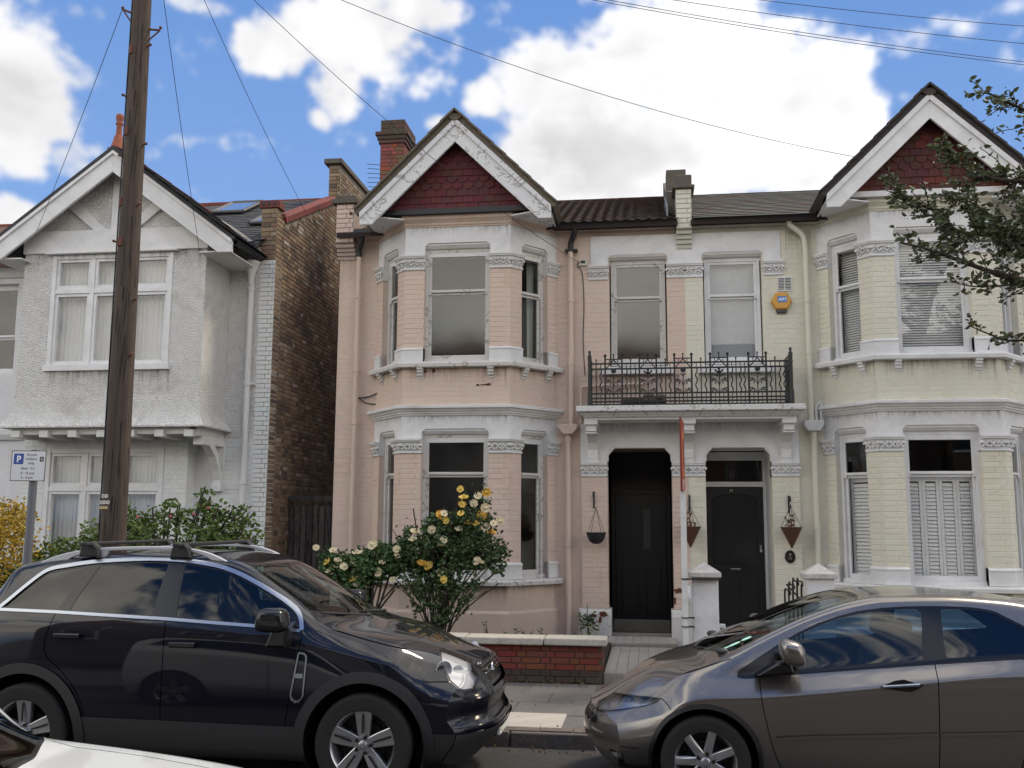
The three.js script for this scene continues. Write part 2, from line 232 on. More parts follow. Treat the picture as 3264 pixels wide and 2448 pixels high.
// ================================================================ ground
{ const g = new THREE.PlaneGeometry(700, 700).rotateX(-Math.PI / 2).translate(0, -.06, 0); struct('ground', boxUV(clean(g)), mat('groundM', [.09, .085, .075], 1, { map: T.asphalt }));
  mat('asphalt', [.062, .060, .060], .92, { map: T.asphalt, bumpMap: T.asphalt, bumpScale: .004 }); mat('pave', [.135, .125, .118], .93, { map: T.stone, bumpMap: T.asphalt, bumpScale: .003 }); mat('kerbM', [.17, .15, .135], .95, { map: T.stone, bumpMap: T.asphalt, bumpScale: .006 });
  struct('road', bx(-60, 60, -.05, 0, 6.03, 12.6), M.asphalt);
  struct('pavement', bx(-60, 60, -.05, .125, 3.36, 5.88), M.pave);
  struct('pavement', bx(-60, 60, -.05, .125, 12.78, 16.2), M.pave);
  const kr = rng(4);
  for (const [z0, z1] of [[5.88, 6.03], [12.6, 12.78]]) { const k = struct('kerb', bx(-60, -14, -.05, .12, z0, z1), M.kerbM); for (let i = 0; i < 31; i++) part('kerb_stone', rbx(-14 + i * .91, -14 + i * .91 + .9, -.05, .122 + kr() * .012, z0 + kr() * .004, z1 + kr() * .008, .016), M.kerbM, k); part('kerb_stone', bx(14.3, 60, -.05, .12, z0, z1), M.kerbM, k); }
  // paving flags that show between the cars, one pale slab among them
  const pv = scene.children.find((o) => o.name === 'pavement'); mat('flagA', [.165, .155, .148], .93, { map: T.stone }); mat('flagB', [.145, .135, .128], .93, { map: T.stone }); mat('flagPale', [.50, .46, .405], .93, { map: T.mottle });
  for (let i = 0; i < 9; i++) for (let j = 0; j < 4; j++) { const x0 = -4.4 + i * .76 + (j % 2) * .3, z0 = 3.4 + j * .62; const pale = j === 3 && false; part('paving_flag', rbx(x0, x0 + .745, .06, .129 + kr() * .006, z0, z0 + .605, .006, 1), [M.flagA, M.flagB][Math.floor(kr() * 2)], pv); }
  part('pale_slab', rbx(-1.52, -.82, .06, .137, 5.18, 5.84, .006, 1), M.flagPale, pv);
  mat('sett', [.20, .165, .14], .95, { map: T.asphalt });
  for (let i = 0; i < 24; i++) part('edging_stone', rbx(-4.6 + i * .3, -4.6 + i * .3 + .292, .05, .131 + kr() * .008, 5.845, 5.985, .008, 1), M.sett, pv);
  struct('front_garden', bx(-6.0, -.56, -.05, .30, 0, 3.08), M.soil);
  struct('front_garden', bx(-16, -6.06, -.05, .28, -.2, 3.08), M.soil);
  struct('front_garden', bx(2.2, 7.5, -.05, .30, 0, 3.08), M.soil);
  struct('alley', bx(-6.05, -4.99, -.05, .2, -12, 0), M.concrete);
  // tiled path to the two doors
  mat('pathTile', [.40, .375, .335], .8, { map: T.grime }); mat('pathTileDark', [.10, .08, .075], .8);
  const p = struct('front_path', bx(-.55, 2.2, -.05, .245, .85, 3.3), M.concrete);
  for (let i = 0; i < 8; i++) for (let j = 0; j < 7; j++) { const x0 = -.54 + i * .128 * 1, z0 = .88 + j * .34; if (x0 > .44) continue; part('path_tile', rbx(x0, x0 + .124, .20, .252 + kr() * .002, z0, z0 + .334, .004, 1), M.pathTile, p); }
  part('front_step', rbx(-.64, .36, 0, .30, .0, .86, .012), M.concrete, p);
  for (let i = 0; i < 8; i++) part('step_tile', rbx(-.62 + i * .122, -.62 + i * .122 + .118, .27, .306, .06, .82, .004, 1), M.pathTile, p);
  part('front_step', rbx(.82, 1.86, 0, .33, -.2, .86, .012), M.concrete, p);
}

// ================================================================ house parts
const XP = 0.6;                                   // party line between the two houses
function plate(fm, y0, y1, t0, t1, holes, th = .2, out = 0) { return tf(prism([[t0, y0], [t1, y0], [t1, y1], [t0, y1]], -th, out, holes), fm); }
// a notch frieze: rectangle t0..t1,y0..y1 with chamfered notches cut from its lower edge [[a,b,top]...]
function frieze(fm, y0, y1, t0, t1, notches, th = .2, out = 0) { const pts = [[t0, y1], [t0, y0]]; for (const [a, b, top] of notches) pts.push([a, y0], [a, top - .05], [a + .055, top], [b - .055, top], [b, top - .05], [b, y0]); pts.push([t1, y0], [t1, y1]); return tf(prism(pts.filter((p, i) => !i || Math.hypot(p[0] - pts[i - 1][0], p[1] - pts[i - 1][1]) > 1e-4), -th, out), fm); }
const notchHead = (fm, a, b, top) => tf(prismX([[-.02, top - .005], [-.02, top - .03], [-.06, top - .075], [-.1, top - .085], [-.1, top - .2], [-.2, top - .2], [-.2, top - .005]], a - .01, b + .01), fm);
function sash(house, fm, t0, t1, y0, ym, y1, { frame = M.whiteClean, glass = M.glass, room = M.roomDark, depth = 2.6, w = .05, dressing = null, roomBox = true } = {}) {
  const L = (a, b, c, d, n0, n1) => tf(rbx(a, b, c, d, n0, n1, .004, 1), fm), f = [];
  f.push(L(t0, t0 + w, y0, y1, -.19, -.095), L(t1 - w, t1, y0, y1, -.19, -.095), L(t0 + w, t1 - w, y1 - w, y1, -.19, -.095), L(t0 - .0, t1 + .0, y0 - .005, y0 + .05, -.19, -.06));
  const s = .042, a = t0 + w, b = t1 - w, top = y1 - w, bot = y0 + .05;
  f.push(L(a, a + s, ym - .06, top, -.135, -.105), L(b - s, b, ym - .06, top, -.135, -.105), L(a + s, b - s, top - s, top, -.135, -.105), L(a, b, ym - .022, ym + .018, -.137, -.102));
  f.push(L(a, a + s, bot, ym - .022, -.172, -.14), L(b - s, b, bot, ym - .022, -.172, -.14), L(a + s, b - s, bot, bot + .07, -.172, -.14), L(a + s, b - s, ym - .06, ym - .022, -.172, -.14));
  const win = part('window', f, frame, house);
  part('pane', L(a + s, b - s, ym + .018, top - s, -.1215, -.1185), glass, win); part('pane', L(a + s, b - s, bot + .07, ym - .06, -.1575, -.1545), glass, win);
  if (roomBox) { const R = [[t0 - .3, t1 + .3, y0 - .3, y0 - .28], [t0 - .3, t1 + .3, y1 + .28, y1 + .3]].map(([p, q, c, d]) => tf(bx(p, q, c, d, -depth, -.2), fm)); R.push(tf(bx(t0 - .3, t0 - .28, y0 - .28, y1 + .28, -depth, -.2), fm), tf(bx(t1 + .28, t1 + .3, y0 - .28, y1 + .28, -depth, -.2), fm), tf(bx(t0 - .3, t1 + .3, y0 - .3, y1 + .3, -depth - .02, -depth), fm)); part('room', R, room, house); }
  if (dressing) dressing(win, fm, a, b, bot, ym, top);
  return win;
}
function drape(fm, t0, t1, y0, y1, n, fold = .018, period = .05, seed = 1) { const cols = Math.max(8, Math.round((t1 - t0) / period * 6)), g = new THREE.PlaneGeometry(t1 - t0, y1 - y0, cols, 6), p = g.attributes.position, r = rng(seed), ph = r() * 9; for (let i = 0; i < p.count; i++) { const x = p.getX(i), y = p.getY(i); p.setZ(i, fold * Math.sin(x / period * 6.283 + ph + Math.sin(x * 13 + ph) + .3 * Math.sin(y * 2 + x * 4)) * (.7 + .3 * Math.sin(y * 1.7))); } g.computeVertexNormals(); g.translate((t0 + t1) / 2, (y0 + y1) / 2, n); return tf(clean(g), fm); }
const netCurtain = (win, fm, a, b, y0, ym, y1) => part('net_curtain', drape(fm, a, b, y0 - .02, y1 + .02, -.26, .016, .06, a * 31 + y0), M.net, win);
function blind(win, fm, a, b, y0, ym, y1) { mat('blindM', [.60, .61, .60], .6); const g = bx(-(b - a) / 2, (b - a) / 2, -.0012, .0012, -.02, .02), v = part('venetian_blind', tf(bx(a, b, y1 - .04, y1, -.29, -.23), fm), M.blindM, win); const q = new THREE.Matrix4().extractRotation(fm); for (let y = y1 - .07; y > y0 - .03; y -= .037) { const me = shade(new THREE.Mesh(g, M.blindM)); me.name = 'slat'; new THREE.Matrix4().multiplyMatrices(q, new THREE.Matrix4().makeRotationX(.95)).setPosition(new THREE.Vector3((a + b) / 2, y, -.26).applyMatrix4(fm)).decompose(me.position, me.quaternion, me.scale); v.add(me); } }
function shutters(n) { return (win, fm, a, b, y0, ym, y1) => { mat('shutterM', [.70, .71, .70], .5); const w = (b - a) / n, q = new THREE.Matrix4().extractRotation(fm); const lg = rbx(-(w - .1) / 2, (w - .1) / 2, -.004, .004, -.03, .03, .003, 1); for (let i = 0; i < n; i++) { const p = a + i * w, F = [[p, p + .045, y0 - .03, ym - .03], [p + w - .045, p + w - .002, y0 - .03, ym - .03], [p + .045, p + w - .045, y0 - .03, y0 + .06], [p + .045, p + w - .045, ym - .12, ym - .03]].map(([c, d, e, f]) => tf(rbx(c, d, e, f, -.275, -.245, .004, 1), fm)); const sh = part('shutter', F, M.shutterM, win); for (let y = y0 + .085; y < ym - .13; y += .052) { const me = shade(new THREE.Mesh(lg, M.shutterM)); me.name = 'louvre'; new THREE.Matrix4().multiplyMatrices(q, new THREE.Matrix4().makeRotationX(1.05)).setPosition(new THREE.Vector3(p + w / 2, y, -.26).applyMatrix4(fm)).decompose(me.position, me.quaternion, me.scale); win.add(me); } } }; }
// carved capital round a plan path
function capital(house, path, y0, y1, m, style, seed, spread = .075) {
  const r = rng(seed), c = part('capital', mould(path, [[-.19, y0], [.012, y0], [.03, y0 + .012], [.03, y0 + .03], [.008, y0 + .042], [.012, y0 + .09], [.045, y1 - .06], [spread, y1 - .045], [spread, y1 - .03], [spread + .012, y1 - .025], [spread + .012, y1], [-.19, y1]]), m, house), k = [];
  for (let i = 0; i < path.length - 1; i++) { const fm = faceM(path[i], path[i + 1]), Lf = fm.len, h = y1 - y0 - .11, yc = y0 + .045, B = (t, y, o, a, b2 = a, d = a) => k.push(tf(ball(0, 0, 0, a, b2, d, 7, 5).translate(t, y, o), fm)), E = (t, y, o, l, w, ang, thk = .014) => { const g = ball(0, 0, 0, l, w, thk, 8, 5); g.rotateZ(ang); g.translate(t, y, o); k.push(tf(g, fm)); };
    const n = Math.max(1, Math.round(Lf / .115));
    if (style === 'berry') for (let j = 0; j < n; j++) { const t = (j + .5) * Lf / n; for (let q = 0; q < 4; q++) B(t + (r() - .5) * .07, yc + h * (.62 + .3 * r()), .042 + .012 * r(), .013 + .006 * r()); E(t - .03, yc + h * .45, .034, .045, .014, 1.0); E(t + .03, yc + h * .45, .034, .045, .014, 2.1); E(t, yc + h * .22, .024, .035, .012, 1.57); B(t, yc + h * .5, .036, .012); E(t + .05, yc + h * .72, .045, .03, .012, .4); }
    else for (let j = 0; j < n; j++) { const t = (j + .5) * Lf / n, q = h * .5; for (const a of [.75, -.75, 2.39, -2.39]) E(t + Math.cos(a) * .034, yc + q + Math.sin(a) * .034, .036 + .006 * Math.sin(a), .036, .015, a); B(t, yc + q, .04, .012); if (r() < .6) E(t + .056, yc + q, .038, .012, .04, 0, .012); }
    for (const t of [.0, Lf]) B(t, yc + h * .7, .04, .024); }
  part('carving', k, m, c); return c;
}
const along = (a, b, d) => { const l = Math.hypot(b[0] - a[0], b[1] - a[1]); return [a[0] + (b[0] - a[0]) * d / l, a[1] + (b[1] - a[1]) * d / l]; };
// tiles laid on a slope: origin O (eave, left), right vector along x, up-slope vector (dy,dz)
function tileSlope(list, parent, { x0, x1, e, r, w, gauge, len, geo, cols, seed = 1, lap = .5, jit = .004, keep = null, dirX = false }) {
  const R = rng(seed), up = new THREE.Vector3(r[0] - e[0], r[1] - e[1], r[2] - e[2]), SL = up.length(); up.normalize();
  const right = dirX ? new THREE.Vector3(0, 0, -Math.sign(r[0] - e[0]) * -1).normalize() : new THREE.Vector3(1, 0, 0), nrm = new THREE.Vector3().crossVectors(right, up).normalize(); if (nrm.y < 0) { right.negate(); nrm.negate(); }
  const n = Math.floor(SL / gauge);
  for (let i = 0; i < n; i++) { const s = i * gauge; for (let x = x0 - ((i % 2) * lap) * w; x < x1; x += w) { const xc = x + w / 2; if (xc < x0 - w * .1 || xc > x1 + w * .1) continue; if (keep && !keep(xc, s)) continue;
    const base = dirX ? new THREE.Vector3(e[0], e[1], xc) : new THREE.Vector3(xc, e[1], e[2]); base.addScaledVector(up, s - .03 + (R() - .5) * jit * 2).addScaledVector(nrm, .012 + R() * jit);
    const tilt = up.clone().addScaledVector(nrm, -.022 / len).normalize(), nn = new THREE.Vector3().crossVectors(right, tilt).normalize(); const m = new THREE.Matrix4().makeBasis(right, tilt, nn).setPosition(base.addScaledVector(nrm, .02));
    list.push({ g: geo, m, c: Math.floor(R() * cols), a: w * gauge, n: nrm, parent }); } }
}
const slateGeo = (w, len, th = .007) => bx(-w / 2 + .002, w / 2 - .002, 0, len, -th, 0);
function rollTile(w, len) { const p = [], N = 8; for (let i = 0; i <= N; i++) { const u = i / N; p.push([-w / 2 + u * w, .010 * Math.sin(u * 6.283) + .006]); } for (let i = N; i >= 0; i--) p.push([p[i][0], p[i][1] - .012]); const g = new THREE.ExtrudeGeometry(shp(p), { depth: len, bevelEnabled: false }); return flat(g.applyMatrix4(new THREE.Matrix4().set(1, 0, 0, 0, 0, 0, 1, 0, 0, 1, 0, 0, 0, 0, 0, 1))); }

function halfHouse(s, P) {
  const fx = (u) => XP + s * u, H = P.house, seg = (a, b) => (s > 0 ? [fx(a), fx(b)] : [fx(b), fx(a)]);
  const box = (u0, u1, y0, y1, z0, z1) => { const [a, b] = seg(u0, u1); return bx(a, b, y0, y1, z0, z1); };
  const bay = [[2.0, 0], [2.64, .75], [4.28, .75], [4.92, 0]].map(([u, z]) => [fx(u), z]); if (s < 0) bay.reverse();
  const F = [0, 1, 2].map((i) => faceM(bay[i], bay[i + 1])), LF = F.map((f) => f.len);
  const cw = .24, ew = .2, fw = .31;                           // pier widths: corner on canted side, wall end, corner on front
  // canted faces: which end is the corner
  const open = [[ew, LF[0] - cw], [fw, LF[1] - fw], [cw, LF[2] - ew]];
  const piers = [[bay[0], along(bay[0], bay[1], ew)], [along(bay[1], bay[0], cw), bay[1], along(bay[1], bay[2], fw)], [along(bay[2], bay[1], fw), bay[2], along(bay[2], bay[3], cw)], [along(bay[3], bay[2], ew), bay[3]]];
  const wallG = part('wall', [], M.mortar, H);
  const W = [], Wp = P.wallM, bricks = [];
  // masses
  W.push(mould(bay, [[-.2, .2], [0, .2], [0, 1.06], [-.2, 1.06]]), mould(bay, [[-.2, 3.68], [0, 3.68], [0, 4.30], [-.2, 4.30]]));
  for (const p of piers) W.push(mould(p, [[-.2, 1.14], [0, 1.14], [0, 3.0], [-.2, 3.0]]), mould(p, [[-.2, 4.37], [0, 4.37], [0, 5.82], [-.2, 5.82]]));
  const mid = faceM(s > 0 ? [fx(0), 0] : [fx(2.02), 0], s > 0 ? [fx(2.02), 0] : [fx(0), 0]), mt = (u) => (s > 0 ? u : 2.02 - u), mseg = (a, b) => (s > 0 ? [mt(a), mt(b)] : [mt(b), mt(a)]);
  const wh = mseg(.28, 1.17), dh = mseg(.25, 1.22);
  W.push(plate(mid, .2, 6.6, 0, 2.02, [[[wh[0], 4.36], [wh[0], 6.12], [wh[1], 6.12], [wh[1], 4.36]], [[dh[0], .201], [dh[0], 3.0], [dh[0] + .1, 3.12], [dh[1] - .1, 3.12], [dh[1], 3.0], [dh[1], .201]]], .25));
  const uEnd = P.uEnd; W.push(box(4.9, uEnd, .2, 6.6, -.25, 0), box(uEnd - .25, uEnd, .2, 6.6, -8, -.25), box(0, uEnd, .2, 6.6, -8.25, -8));
  W.push(box(1.22, 1.62, .2, 2.7, 0, .05), box(0, .25, .2, 2.7, 0, .05));
  if (P.porchDepth) { W.push(box(1.22, 1.32, .2, 3.2, -P.porchDepth, -.25), box(.15, .25, .2, 3.2, -P.porchDepth, -.25), box(.15, 1.32, 3.15, 3.25, -P.porchDepth, -.25)); }
  wallG.geometry = merge(W); wallG.material = Wp;
  // painted brick faces
  const B = (fm, t0, t1, y0, y1, o = {}) => lay(bricks, fm, t0, t1, y0, y1, wallG, { proud: .0048, joint: .007, cols: P.brickM.length, seed: bricks.length + 3, ...o });
  const SF = { proud: .0024, joint: .0055, cham: .003 }; F.forEach((fm, i) => { B(fm, 0, LF[i], 3.69, 4.29, SF); B(fm, 0, LF[i], .34, .66, SF); B(fm, 0, open[i][0], 1.38, 2.99); B(fm, open[i][1], LF[i], 1.38, 2.99); B(fm, 0, open[i][0], 4.59, 5.81); B(fm, open[i][1], LF[i], 4.59, 5.81); });
  B(mid, ...mseg(0, 2.0), 3.68, 6.47, { proud: .0034, joint: .006, cham: .003, blocks: [[wh[0], wh[1], 4.3, 6.2], [...mseg(0, 1.47), 5.98, 6.45]] });
  { const pf = faceM(s > 0 ? [fx(1.22), .05] : [fx(1.62), .05], s > 0 ? [fx(1.62), .05] : [fx(1.22), .05]); B(pf, 0, .4, .70, 2.66); const cf = faceM(s > 0 ? [fx(0), .05] : [fx(.25), .05], s > 0 ? [fx(.25), .05] : [fx(0), .05]); B(cf, 0, .25, .70, 2.66); B(mid, ...mseg(1.63, 2.0), .3, 3.66, SF); }
  { const ef = faceM(s > 0 ? [fx(4.92), 0] : [fx(uEnd), 0], s > 0 ? [fx(uEnd), 0] : [fx(4.92), 0]); B(ef, 0, uEnd - 4.92, .3, 6.47, SF); }
  pieces(bricks, 300, 'brick', P.brickM, {});
  // plinth offset band
  part('plinth', [mould(bay, [[-.1, .2], [.03, .2], [.03, .66], [0, .70], [-.1, .70]])], Wp, H);
  // sills
  for (const [y, m] of [[1.065, P.sillM], [4.29, P.sillM]]) part('sill', mould(bay.map((p, i) => (i === 0 ? along(bay[0], bay[1], -.02) : i === 3 ? along(bay[3], bay[2], -.02) : p)), [[-.2, y], [.05, y], [.06, y - .012], [.07, y], [.115, y], [.12, y + .05], [.1, y + .078], [-.2, y + .085]]), m, H);
  // corbels under the upper sill
  F.forEach((fm, i) => { for (const t of (i === 1 ? [.28, LF[1] - .28] : [LF[i] * .28, LF[i] * .78])) { part('corbel', tf(prismX([[0, 4.29], [.1, 4.29], [.1, 4.255], [.075, 4.245], [.075, 4.21], [.05, 4.20], [.05, 4.165], [.02, 4.15], [.015, 4.12], [0, 4.12]], t - .045, t + .045), fm), P.sillM, H); } });
  // pedestals, capitals
  piers.forEach((p, i) => { for (const [y0, y1] of [[1.15, 1.39], [4.375, 4.6]]) part('pedestal', mould(p, [[-.2, y0], [.035, y0], [.035, y1 - .045], [.045, y1 - .04], [.045, y1 - .025], [.012, y1], [-.2, y1]]), P.trimM, H); capital(H, p, 2.985, 3.21, P.trimM, 'leaf', 40 + i); capital(H, p, 5.805, 6.04, P.trimM, 'berry', 50 + i); });
  // friezes with window heads
  const fr1 = F.map((fm, i) => frieze(fm, 3.205, 3.57, 0, LF[i], [[open[i][0], open[i][1], 3.36]])), fr2 = F.map((fm, i) => frieze(fm, 6.035, 6.56, 0, LF[i], [[open[i][0], open[i][1], 6.235]]));
  part('frieze', fr1, P.friezeM, H); part('frieze', fr2, P.friezeM, H);
  F.forEach((fm, i) => { for (const t of [3.36, 6.235]) part('window_head', notchHead(fm, open[i][0], open[i][1], t), P.trimM, H); });
  part('cornice', mould(bay.map((p, i) => (i === 0 ? along(bay[0], bay[1], -.03) : i === 3 ? along(bay[3], bay[2], -.03) : p)), [[-.15, 3.56], [.02, 3.56], [.025, 3.585], [.045, 3.59], [.045, 3.615], [.07, 3.62], [.085, 3.645], [.115, 3.66], [.12, 3.665], [.12, 3.70], [.1, 3.71], [-.15, 3.735]]), P.corniceM, H);
  const eave = [[-.1, 6.5], [.012, 6.5], [.015, 6.52], [.03, 6.53], [.035, 6.56], [.07, 6.60], [.085, 6.61], [.09, 6.63], [.09, 6.70], [-.1, 6.70]];
  { const w0 = s > 0 ? [[fx(.13), 0], ...bay, [fx(uEnd), 0]] : [[fx(uEnd - .3), 0], ...bay, [fx(.13), 0]]; part('eaves_cornice', mould(w0, eave.map(([o, y]) => [o, y - .015])), P.eaveM, H); }
  // windows of the bay
  F.forEach((fm, i) => { const o = open[i]; sash(H, fm, o[0] + .0, o[1], 1.15, 2.70, 3.28, { ...P.win, dressing: P.dressLow?.[i], depth: i === 1 ? 3.2 : 1.2, roomBox: false }); sash(H, fm, o[0], o[1], 4.38, 5.50, 6.15, { ...P.win, dressing: P.dressUp?.[i], depth: 2, roomBox: false }); });
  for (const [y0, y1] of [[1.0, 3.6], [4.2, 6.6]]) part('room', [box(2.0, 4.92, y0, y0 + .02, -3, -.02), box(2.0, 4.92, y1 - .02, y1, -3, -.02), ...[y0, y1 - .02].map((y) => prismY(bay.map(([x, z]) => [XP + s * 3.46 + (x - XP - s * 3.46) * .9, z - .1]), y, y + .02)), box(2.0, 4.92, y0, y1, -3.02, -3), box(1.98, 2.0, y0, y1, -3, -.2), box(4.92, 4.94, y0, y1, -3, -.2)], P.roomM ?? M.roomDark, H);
  // window over the porch
  sash(H, mid, wh[0] + .02, wh[1] - .02, 4.40, 5.49, 6.07, { ...P.win, dressing: P.dressMid, room: P.roomMid ?? M.roomDark });
  part('sill', box(.18, 1.29, 4.25, 4.36, -.1, .11), P.trimM, H);
  { const n = mseg(.26, 1.19); part('frieze', frieze(mid, 5.985, 6.465, ...mseg(0, 1.46), [[n[0], n[1], 6.16]], .05, .02), P.friezeMidM ?? P.friezeM, H); part('window_head', tf(prismX([[.018, 6.16], [.0, 6.13], [-.04, 6.09], [-.1, 6.08], [-.1, 6.02], [-.24, 6.02], [-.24, 6.16]], n[0], n[1]), mid), P.trimM, H);
    const c1 = [[fx(1.19), .0], [fx(1.49), .0]]; if (s < 0) c1.reverse(); capital(H, c1, 5.755, 5.99, P.trimM, 'berry', 71); const c0 = [[fx(0), .0], [fx(.28), .0]]; if (s < 0) c0.reverse(); capital(H, c0, 5.755, 5.99, P.trimM, 'berry', 72); }
  // porch: base blocks, capitals, arch band
  for (const [a, b] of [[1.18, 1.66], [0, .29]]) { const q = [[fx(a), .05], [fx(b), .05]]; if (s < 0) q.reverse(); part('pedestal', [mould(q, [[-.3, .18], [.06, .18], [.06, .60], [.03, .66], [0, .70], [-.3, .70]])], P.baseM, H); }
  { const q = [[fx(1.22), .05], [fx(1.62), .05]]; if (s < 0) q.reverse(); capital(H, q, 2.665, 2.89, P.trimM, 'leaf', 81); const c = [[fx(0), .05], [fx(.25), .05]]; if (s < 0) c.reverse(); capital(H, c, 2.665, 2.89, P.trimM, 'leaf', 82); }
  { const d = mseg(.25, 1.22), e = mseg(0, 1.63), pts = [[e[0], 3.56], [e[0], 2.885], [d[0], 2.885], [d[0], 3.0], [d[0] + .1, 3.12], [d[1] - .1, 3.12], [d[1], 3.0], [d[1], 2.885], [e[1], 2.885], [e[1], 3.56]].filter((p, i, a) => !i || Math.hypot(p[0] - a[i - 1][0], p[1] - a[i - 1][1]) > 1e-4);
    part('arch_band', tf(prism(pts, -.02, .055), mid), P.archM, H);
    const mo = [[d[0], 2.9], [d[0], 3.0], [d[0] + .1, 3.12], [d[1] - .1, 3.12], [d[1], 3.0], [d[1], 2.9]]; part('arch_moulding', mo.slice(1).map((p, i) => tf(rod([mo[i][0], mo[i][1], .055], [p[0], p[1], .055], .022, .022, 6), mid)), P.archM, H); }
  // gable
  const cx = fx(3.45), gz = .86, G = part('gable', [prism([[cx - 1.42, 6.66], [cx + 1.42, 6.66], [cx, 8.06]], gz - .1, gz - .02), prism([[cx - 1.5, 6.55], [cx + 1.5, 6.55], [cx, 8.08]], -3.2, -3.1)], P.hungBack, H);
  { const tiles = [], R = rng(91), gauge = .107, w = .166; for (let i = 0; i < 13; i++) { const y = 6.74 + i * gauge, half = 1.42 - (y - 6.66) + .02; const scallop = [3, 4, 7, 8, 11].includes(i); for (let x = -Math.ceil(half / w) * w - (i % 2) * w / 2; x < half; x += w) { let a = Math.max(x + .003, -half), b = Math.min(x + w - .003, half); if (b - a < .03) continue; const tw = b - a, th = .16, full = tw > w * .8; let pts; if (scallop && full) { pts = [[-tw / 2, th], [-tw / 2, .06]]; for (let k = 0; k <= 8; k++) { const an = Math.PI + k * Math.PI / 8; pts.push([Math.cos(an) * tw / 2, .07 + Math.sin(an) * .07]); } pts.push([tw / 2, .06], [tw / 2, th]); } else pts = [[-tw / 2, 0], [tw / 2, 0], [tw / 2, th], [-tw / 2, th]];
      const top = y + th - (6.66); const g = prism(pts, -.013, 0); const m = new THREE.Matrix4().makeRotationX(-.13 + (R() - .5) * .03); m.setPosition(cx + (a + b) / 2, y - .02 - (scallop ? 0 : 0), gz + .022 + R() * .004); tiles.push({ g, m, c: Math.floor(R() * P.hungM.length), a: w * gauge, n: new THREE.Vector3(0, 0, 1), parent: G }); } }
    pieces(tiles, 300, 'hung_tile', P.hungM); }
  part(s < 0 ? 'flashing' : 'gable_sill', bx(cx - 1.36, cx + 1.36, 6.655, 6.735, gz - .05, gz + .06), s < 0 ? M.gutter : P.trimM, H);
  for (const e of [-1, 1]) { const o = [[0, 8.09], [e * 1.47, 6.65], [e * 1.47, 6.46], [e * 1.28, 6.46], [0, 7.72]].map(([x, y]) => [cx + x, y]); if (e > 0) o.reverse();
    const bb = part('bargeboard', prism(o, 1.06, 1.105, [], .004), P.bargeM, H); const o2 = [[0, 8.09], [e * 1.47, 6.65], [e * 1.47, 6.55], [0, 7.985]].map(([x, y]) => [cx + x, y]); if (e > 0) o2.reverse(); part('barge_moulding', prism(o2, 1.105, 1.135, [], .004), P.bargeM, bb);
    // roof slope of the gable with verge tiles
    const ro = [[0, 8.20], [e * 1.56, 6.66], [e * 1.50, 6.62], [0, 8.10]].map(([x, y]) => [cx + x, y]); if (e > 0) ro.reverse(); const rf = part('gable_roof', prism(ro, -3.4, 1.12), P.vergeM, H);
    for (let k = 0; k < 8; k++) { const d0 = k * .268, y0 = 6.66 + d0 * .702, x0 = 1.555 - d0 * .712, rot = new THREE.Matrix4().makeRotationZ(e > 0 ? -Math.PI / 4 * .99 : Math.PI / 4 * .99 + Math.PI); const g = bx(-.30, 0, -.012, .014, 0, 1.3); const m = new THREE.Matrix4().makeRotationZ((e > 0 ? -1 : 1) * (Math.PI * .25 - .05)); if (e < 0) g.scale(-1, 1, 1); m.setPosition(cx + e * x0, y0 + .035, -.13 + .004 * k); part('verge_tile', tf(flat(g), m), P.vergeM, rf); }
    part('soffit', [prismY((e > 0 ? [[1.46, 0], [1.46, 1.055], [1.26, 1.055], [.84, .87], [.84, 0]] : [[1.46, 0], [.84, 0], [.84, .87], [1.26, 1.055], [1.46, 1.055]]).map(([x, z]) => [cx + e * x, z]), 6.585, 6.605)], P.soffitM, H); }
  { const rt = []; for (let k = 0; k < 9; k++) { const g = new THREE.CylinderGeometry(.115, .125, .46, 12, 1, false, -Math.PI / 2, Math.PI).rotateX(Math.PI / 2); g.scale(1, .9, 1); part('ridge_tile', clean(g).translate(cx, 8.15 + (k % 2) * .008, .92 - k * .45), P.ridgeM, H); } }
  // main roof
  const e0 = 6.64, r0 = 8.27; { const [a, b] = seg(.1, uEnd); part('roof', [prismX([[.24, e0 - .03], [-3.5, r0 - .03], [-3.5, r0 - .13], [.24, e0 - .1]], a, b), prismX([[-3.5, r0 - .03], [-8.5, 6.4], [-8.5, 6.3], [-3.5, r0 - .13]], a, b)], P.roofBack, H); }
  { const tl = [], [a, b] = seg(.14, 2.9), hid = null; tileSlope(tl, H, { x0: a, x1: b, e: [0, e0 - .02, .26], r: [0, r0 - .02, -3.5], w: P.tile.w, gauge: P.tile.gauge, len: P.tile.len, geo: P.tile.geo, cols: P.tile.mats.length, seed: 7, lap: P.tile.lap }); pieces(tl.filter((q) => { const p = new THREE.Vector3().setFromMatrixPosition(q.m); return !(Math.abs(p.x - cx) < 1.3 && p.z > -2.6 && p.y < 8.0 - Math.abs(p.x - cx) * .98); }), 300, P.tile.name, P.tile.mats); const rr = seg(.14, uEnd); for (let x = rr[0]; x < rr[1]; x += .45) part('ridge_tile', clean(new THREE.CylinderGeometry(.1, .108, .462, 10, 1, false, -Math.PI / 2, Math.PI).rotateX(Math.PI / 2).rotateY(Math.PI / 2)).translate(x + .22, r0 - .02, -3.5), P.ridgeM2 ?? P.ridgeM, H); }
